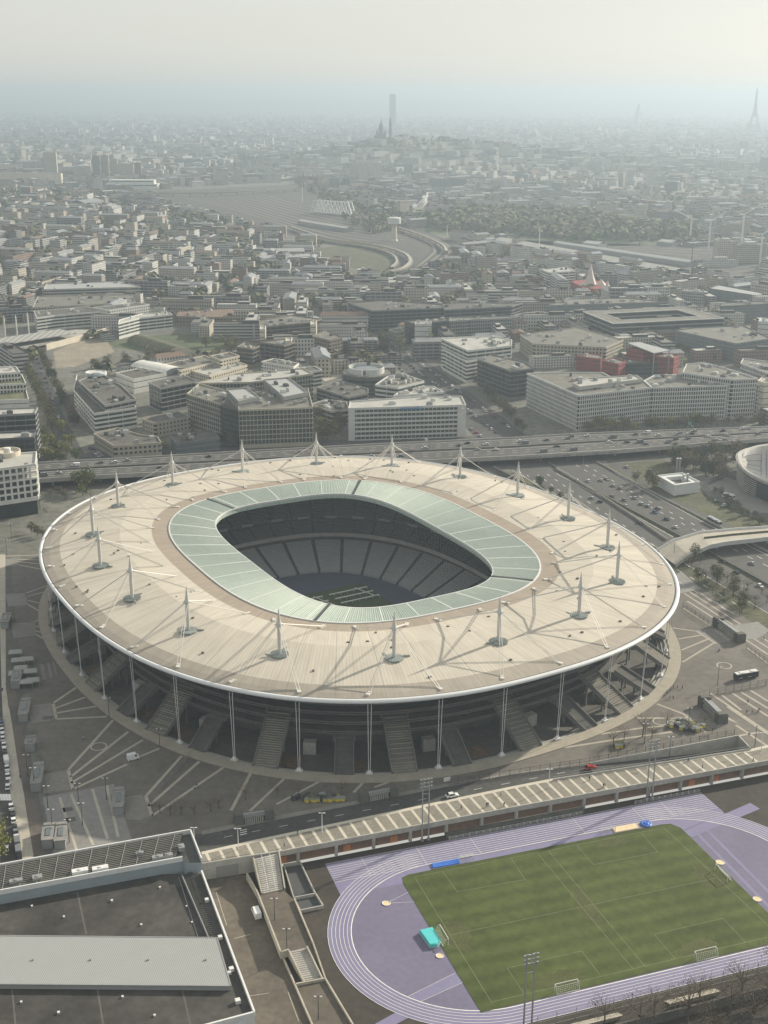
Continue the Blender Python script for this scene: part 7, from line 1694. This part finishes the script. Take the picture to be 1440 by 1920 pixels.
shed((938, 460), (1275, 522), 34, 10, 'very long rail shed with pale roof crossing the right distance', 'pale'); shed((1045, 462), (1300, 500), 20, 7, 'second long rail shed behind the very long one'); shed((1100, 462), (1130, 465), 26, 7, 'small bright white roof behind the rail sheds', 'pale'); shed((1240, 458), (1268, 461), 26, 6, 'bright white flat roof on the crane site', 'pale'); shed((430, 482), (570, 480), 30, 9, 'long grey workshop below the rail yard, upper one'); shed((470, 495), (580, 490), 24, 9, 'long grey workshop below the rail yard, lower one'); shed((20, 395), (145, 392), 22, 9, 'long white roofed depot in the left quarter', 'pale'); shed((145, 392), (182, 388), 44, 14, 'grey round roofed depot hall in the left quarter', 'zinc'); shed((565, 420), (655, 435), 18, 7, 'long pale warehouse inside the rail yard', 'pale')
def crane(x, y, ytop, jib, label):
    P = G(x, y); h = 10
    while G(x, ytop, h).y > P.y and h < 200: h += 1
    o = thing('tower_crane', label, 'crane', P, 0, 'tower cranes on the building site'); b = MB()
    for sx in (-1, 1):
        for sy in (-1, 1): b.bar((sx*.9, sy*.9, 0), (sx*.9, sy*.9, h), .5)
    for k in range(int(h/4)): b.bar((-.9, -.9, k*4), (.9, -.9, k*4+4), .3); b.bar((.9, .9, k*4), (-.9, .9, k*4+4), .3)
    b.build('mast', M['white_metal'], o, keep=True); b = MB(); J = Vector((cos(jib), sin(jib), .45))*32; b.bar((0, 0, h), Vector((0, 0, h))+J, 1.3); b.bar((0, 0, h), Vector((0, 0, h))-Vector((J.x, J.y, 0))*.35, 1.5); b.build('jib', WM['pale'], o, keep=True); b = MB(); c = Vector((0, 0, h-2))-Vector((J.x, J.y, 0))*.33; b.box(c, (3, 3, 3)); b.build('counterweight', WM['concrete'], o, keep=True)
crane(1293, 458, 411, 2.6, 'tower crane with jib pointing left on the far building site'); crane(1328, 470, 415, .5, 'tower crane with jib pointing right on the far building site'); crane(1389, 470, 402, .4, 'tower crane standing right of the wide apartment slab'); crane(1424, 500, 440, .5, 'tower crane nearest the right edge of the photo')
for x, y, yt, lab in ((567, 380, 344, 'thin pale mast in the rail yard'), (1011, 458, 430, 'thin mast before the park'), (838, 447, 424, 'thin mast at the short viaduct'), (1199, 462, 450, 'short dark mast by the sidings'), (1296, 500, 452, 'dark mast in front of the crane site')):
    P = G(x, y); h = 5
    while G(x, yt, h).y > P.y and h < 100: h += 1
    o = thing('light_mast', lab, 'mast', P); b = MB(); b.tube([(0, 0, 0), (0, 0, h)], [.9, .5], 6); b.build('pole', M['white_metal'] if 'dark' not in lab else M['dark_metal'], o, keep=True); b = MB(); b.box((0, 0, h), (3, 3, 1)); b.build('lamp_rack', M['grey_metal'], o, keep=True)
# smoke
sm_ = MB(); P = G(774, 408); rs_ = random.Random(8)
for k in range(34):
    t = k/33; c = P+Vector((t*30+rs_.uniform(-5, 5), rs_.uniform(-5, 5), 3+t*44+rs_.uniform(-5, 5))); r = 2.2+3.6*sin(pi*min(1, t*.9+.12))*rs_.uniform(.6, 1.1)
    prof = [(r*sin(pi*q/8)*rs_.uniform(.85, 1.15)+.01, -r*cos(pi*q/8)) for q in range(9)]; sm_.lathe(c, prof, 10, rz=rs_.random())
m = bpy.data.materials.new('smoke'); m.use_nodes = True; nt = m.node_tree; out = nt.nodes['Material Output']; nt.nodes.remove(nt.nodes['Principled BSDF'])
df = nt.nodes.new('ShaderNodeBsdfDiffuse'); df.inputs[0].default_value = (.95, .95, .93, 1); tl = nt.nodes.new('ShaderNodeBsdfTranslucent'); tl.inputs[0].default_value = (.95, .95, .93, 1); tp = nt.nodes.new('ShaderNodeBsdfTransparent'); m1_ = nt.nodes.new('ShaderNodeMixShader'); m2_ = nt.nodes.new('ShaderNodeMixShader'); m1_.inputs[0].default_value = .55; m2_.inputs[0].default_value = .5
nt.links.new(df.outputs[0], m1_.inputs[1]); nt.links.new(tl.outputs[0], m1_.inputs[2]); nt.links.new(m1_.outputs[0], m2_.inputs[1]); nt.links.new(tp.outputs[0], m2_.inputs[2]); nt.links.new(m2_.outputs[0], out.inputs['Surface'])
tag(sm_.build('smoke', m, smooth=True), 'white smoke plume rising beside the railway, left of the park', 'smoke', kind='stuff')
# hills
def far_hills():
    b = MB(); nx, ny = 120, 14; V = []
    for j in range(ny):
        for i in range(nx):
            x = -17000+34000*i/(nx-1); y = 13500+17000*j/(ny-1); t = j/(ny-1); h = (150+26*sin(x*.0007+2)+14*sin(x*.0019)+10*sin(x*.0031+j))*min(1, t*2.2)**1.4 if t < .6 else 165+18*sin(x*.0007+2)+8*sin(x*.0023)
            V.append((x, y, h-2))
    b.v = V
    for j in range(ny-1):
        for i in range(nx-1): b.f.append((j*nx+i, j*nx+i+1, (j+1)*nx+i+1, (j+1)*nx+i)); b.m.append(0)
    struct('hills', b, mat('hill_ground', (.12, .13, .09), .95, .35, .004, col2=(.2, .19, .15), fine=.3))
far_hills()
b = MB(); nx = 60; V = []
for j in range(40):
    for i in range(nx): x = -1100+3300*i/(nx-1); y = 3800+1900*j/39; b.v.append((x, y, hill(x, y)-1.2))
for j in range(39):
    for i in range(nx-1): b.f.append((j*nx+i, j*nx+i+1, (j+1)*nx+i+1, (j+1)*nx+i)); b.m.append(0)
struct('hill', b, M['ground'])
# landmarks
P = Vector((-16, 4740, 80)); bs_ = thing('basilica', 'hilltop domed church with a tall bell tower in the haze', 'church', P); b = MB(); b.box((-16, 4740, 78), (34, 46, 34)); b.build('nave', WM['slate'], bs_); b = MB(); b.lathe((-17, 4735, 108), [(8.5, 0), (8.5, 12), (9.5, 14), (9, 24), (6.5, 33), (2.6, 41), (1.8, 47), (.5, 53)], 18); b.build('main_dome', WM['slate'], bs_)  # dark wall tone paints the backlit shade of the church into its colour
for dx, dy in ((-15, -14), (15, -14), (-15, 16), (15, 16)): b = MB(); b.lathe((-17+dx, 4735+dy, 104), [(4.2, 0), (4.2, 8), (3.4, 13), (1.2, 19), (.3, 23)], 12); b.build('small_dome', WM['slate'], bs_)
b = MB(); b.lathe((17, 4765, 90), [(5, 0), (4.8, 48), (5.4, 50), (4.6, 60), (3, 70), (.4, 78)], 10); b.build('bell_tower', WM['slate'], bs_)
P = G(732.5, 231); P = Vector((52, 10060, 0)); tt = thing('skyscraper', 'lone dark slab skyscraper on the skyline behind the hilltop church', 'tower', P); b = MB(); b.prism([(P.x-25, P.y), (P.x-18, P.y-14), (P.x+18, P.y-14), (P.x+25, P.y), (P.x+18, P.y+14), (P.x-18, P.y+14)], 0, 248); b.build('shaft', M['glass'], tt); b = MB(); b.prism([(P.x-21, P.y), (P.x-15, P.y-12), (P.x+15, P.y-12), (P.x+21, P.y), (P.x+15, P.y+12), (P.x-15, P.y+12)], 248, 253); b.build('roof_cap', M['dark_metal'], tt)
D_ = 9200; xE = (1413.5-720)/FOC*D_/1.053; E = Vector((xE, D_, 0)); et = thing('iron_tower', 'tall tapering iron lattice tower at the far right skyline', 'tower', E); SCL = 1.0
def ez(z): return 62*(1-z/115)**1.0*.62+20 if z < 57 else (26*(1-(z-57)/60)+7 if z < 115 else max(1.6, 9.5*(1-(z-115)/190)**1.15+1.2))
def half(z):
    pts = [(0, 62), (57, 33), (115, 17), (180, 9.5), (276, 4.2), (300, 2.2), (318, .6)]
    for (a, wa), (c, wc) in zip(pts, pts[1:]):
        if a <= z <= c: return wa+(wc-wa)*(z-a)/(c-a)
    return .6
for sx in (-1, 1):
    for sy in (-1, 1):
        b = MB(); zs = [0, 20, 40, 57, 80, 100, 115]
        for z0_, z1_ in zip(zs, zs[1:]): w0, w1 = max(5, half(z0_)*.3), max(4.5, half(z1_)*.33); p = E+Vector((sx*(half(z0_)-w0/2), sy*(half(z0_)-w0/2), z0_)); q = E+Vector((sx*(half(z1_)-w1/2), sy*(half(z1_)-w1/2), z1_)); b.bar(p, q, (w0+w1)/2*.8)
        b.build('leg', M['brown_iron'] if 'brown_iron' in M else M.setdefault('brown_iron', mat('brown_iron', (.05, .045, .04), .7, .1, .05)), et)
b = MB(); b.lathe(E, [(0, 112)]+[(half(z)*1.3, z) for z in (115, 140, 180, 230, 276)]+[(3.2, 300), (.9, 302), (.7, 322)], 4, rz=pi/4); b.build('shaft', M['brown_iron'], et)
for z, e in ((55, 6), (113, 5), (274, 4)): b = MB(); b.prism([(E.x+sx*(half(z)+e), E.y+sy*(half(z)+e)) for sx, sy in ((-1, -1), (1, -1), (1, 1), (-1, 1))], z, z+5, bottom=True); b.build('platform', M['brown_iron'], et)
for s_ in (-1, 1):
    b = MB(); b.tube([E+Vector((40*cos(pi*k/10), s_*36, 12+36*sin(pi*k/10))) for k in range(11)], 2.4, 5); b.build('arch', M['brown_iron'], et)
D_ = 12300; xT = (1193-720)/FOC*D_/1.053; tw = thing('wedge_tower', 'pale wedge shaped tower in the right skyline haze', 'tower', (xT, D_, 0)); b = MB(); b.v = [(xT-48, D_-15, 0), (xT+42, D_-15, 0), (xT+42, D_+15, 0), (xT-48, D_+15, 0), (xT+2, D_-8, 178), (xT+16, D_-8, 178), (xT+16, D_+8, 178), (xT+2, D_+8, 178)]; b.f = [(0, 1, 5, 4), (1, 2, 6, 5), (2, 3, 7, 6), (3, 0, 4, 7), (4, 5, 6, 7)]; b.m = [0]*5; b.build('shaft', M['glass3'], tw); b = MB(); b.face([(xT+6, D_-15.5, 2), (xT+42.5, D_-15.5, 2), (xT+16, D_-8.6, 176), (xT+12, D_-8.6, 176)]); b.build('bright_face', WM['white'], tw)
for k, (x, y0, hh) in enumerate(((1432, 205, 60),)): P = G(x, 226);
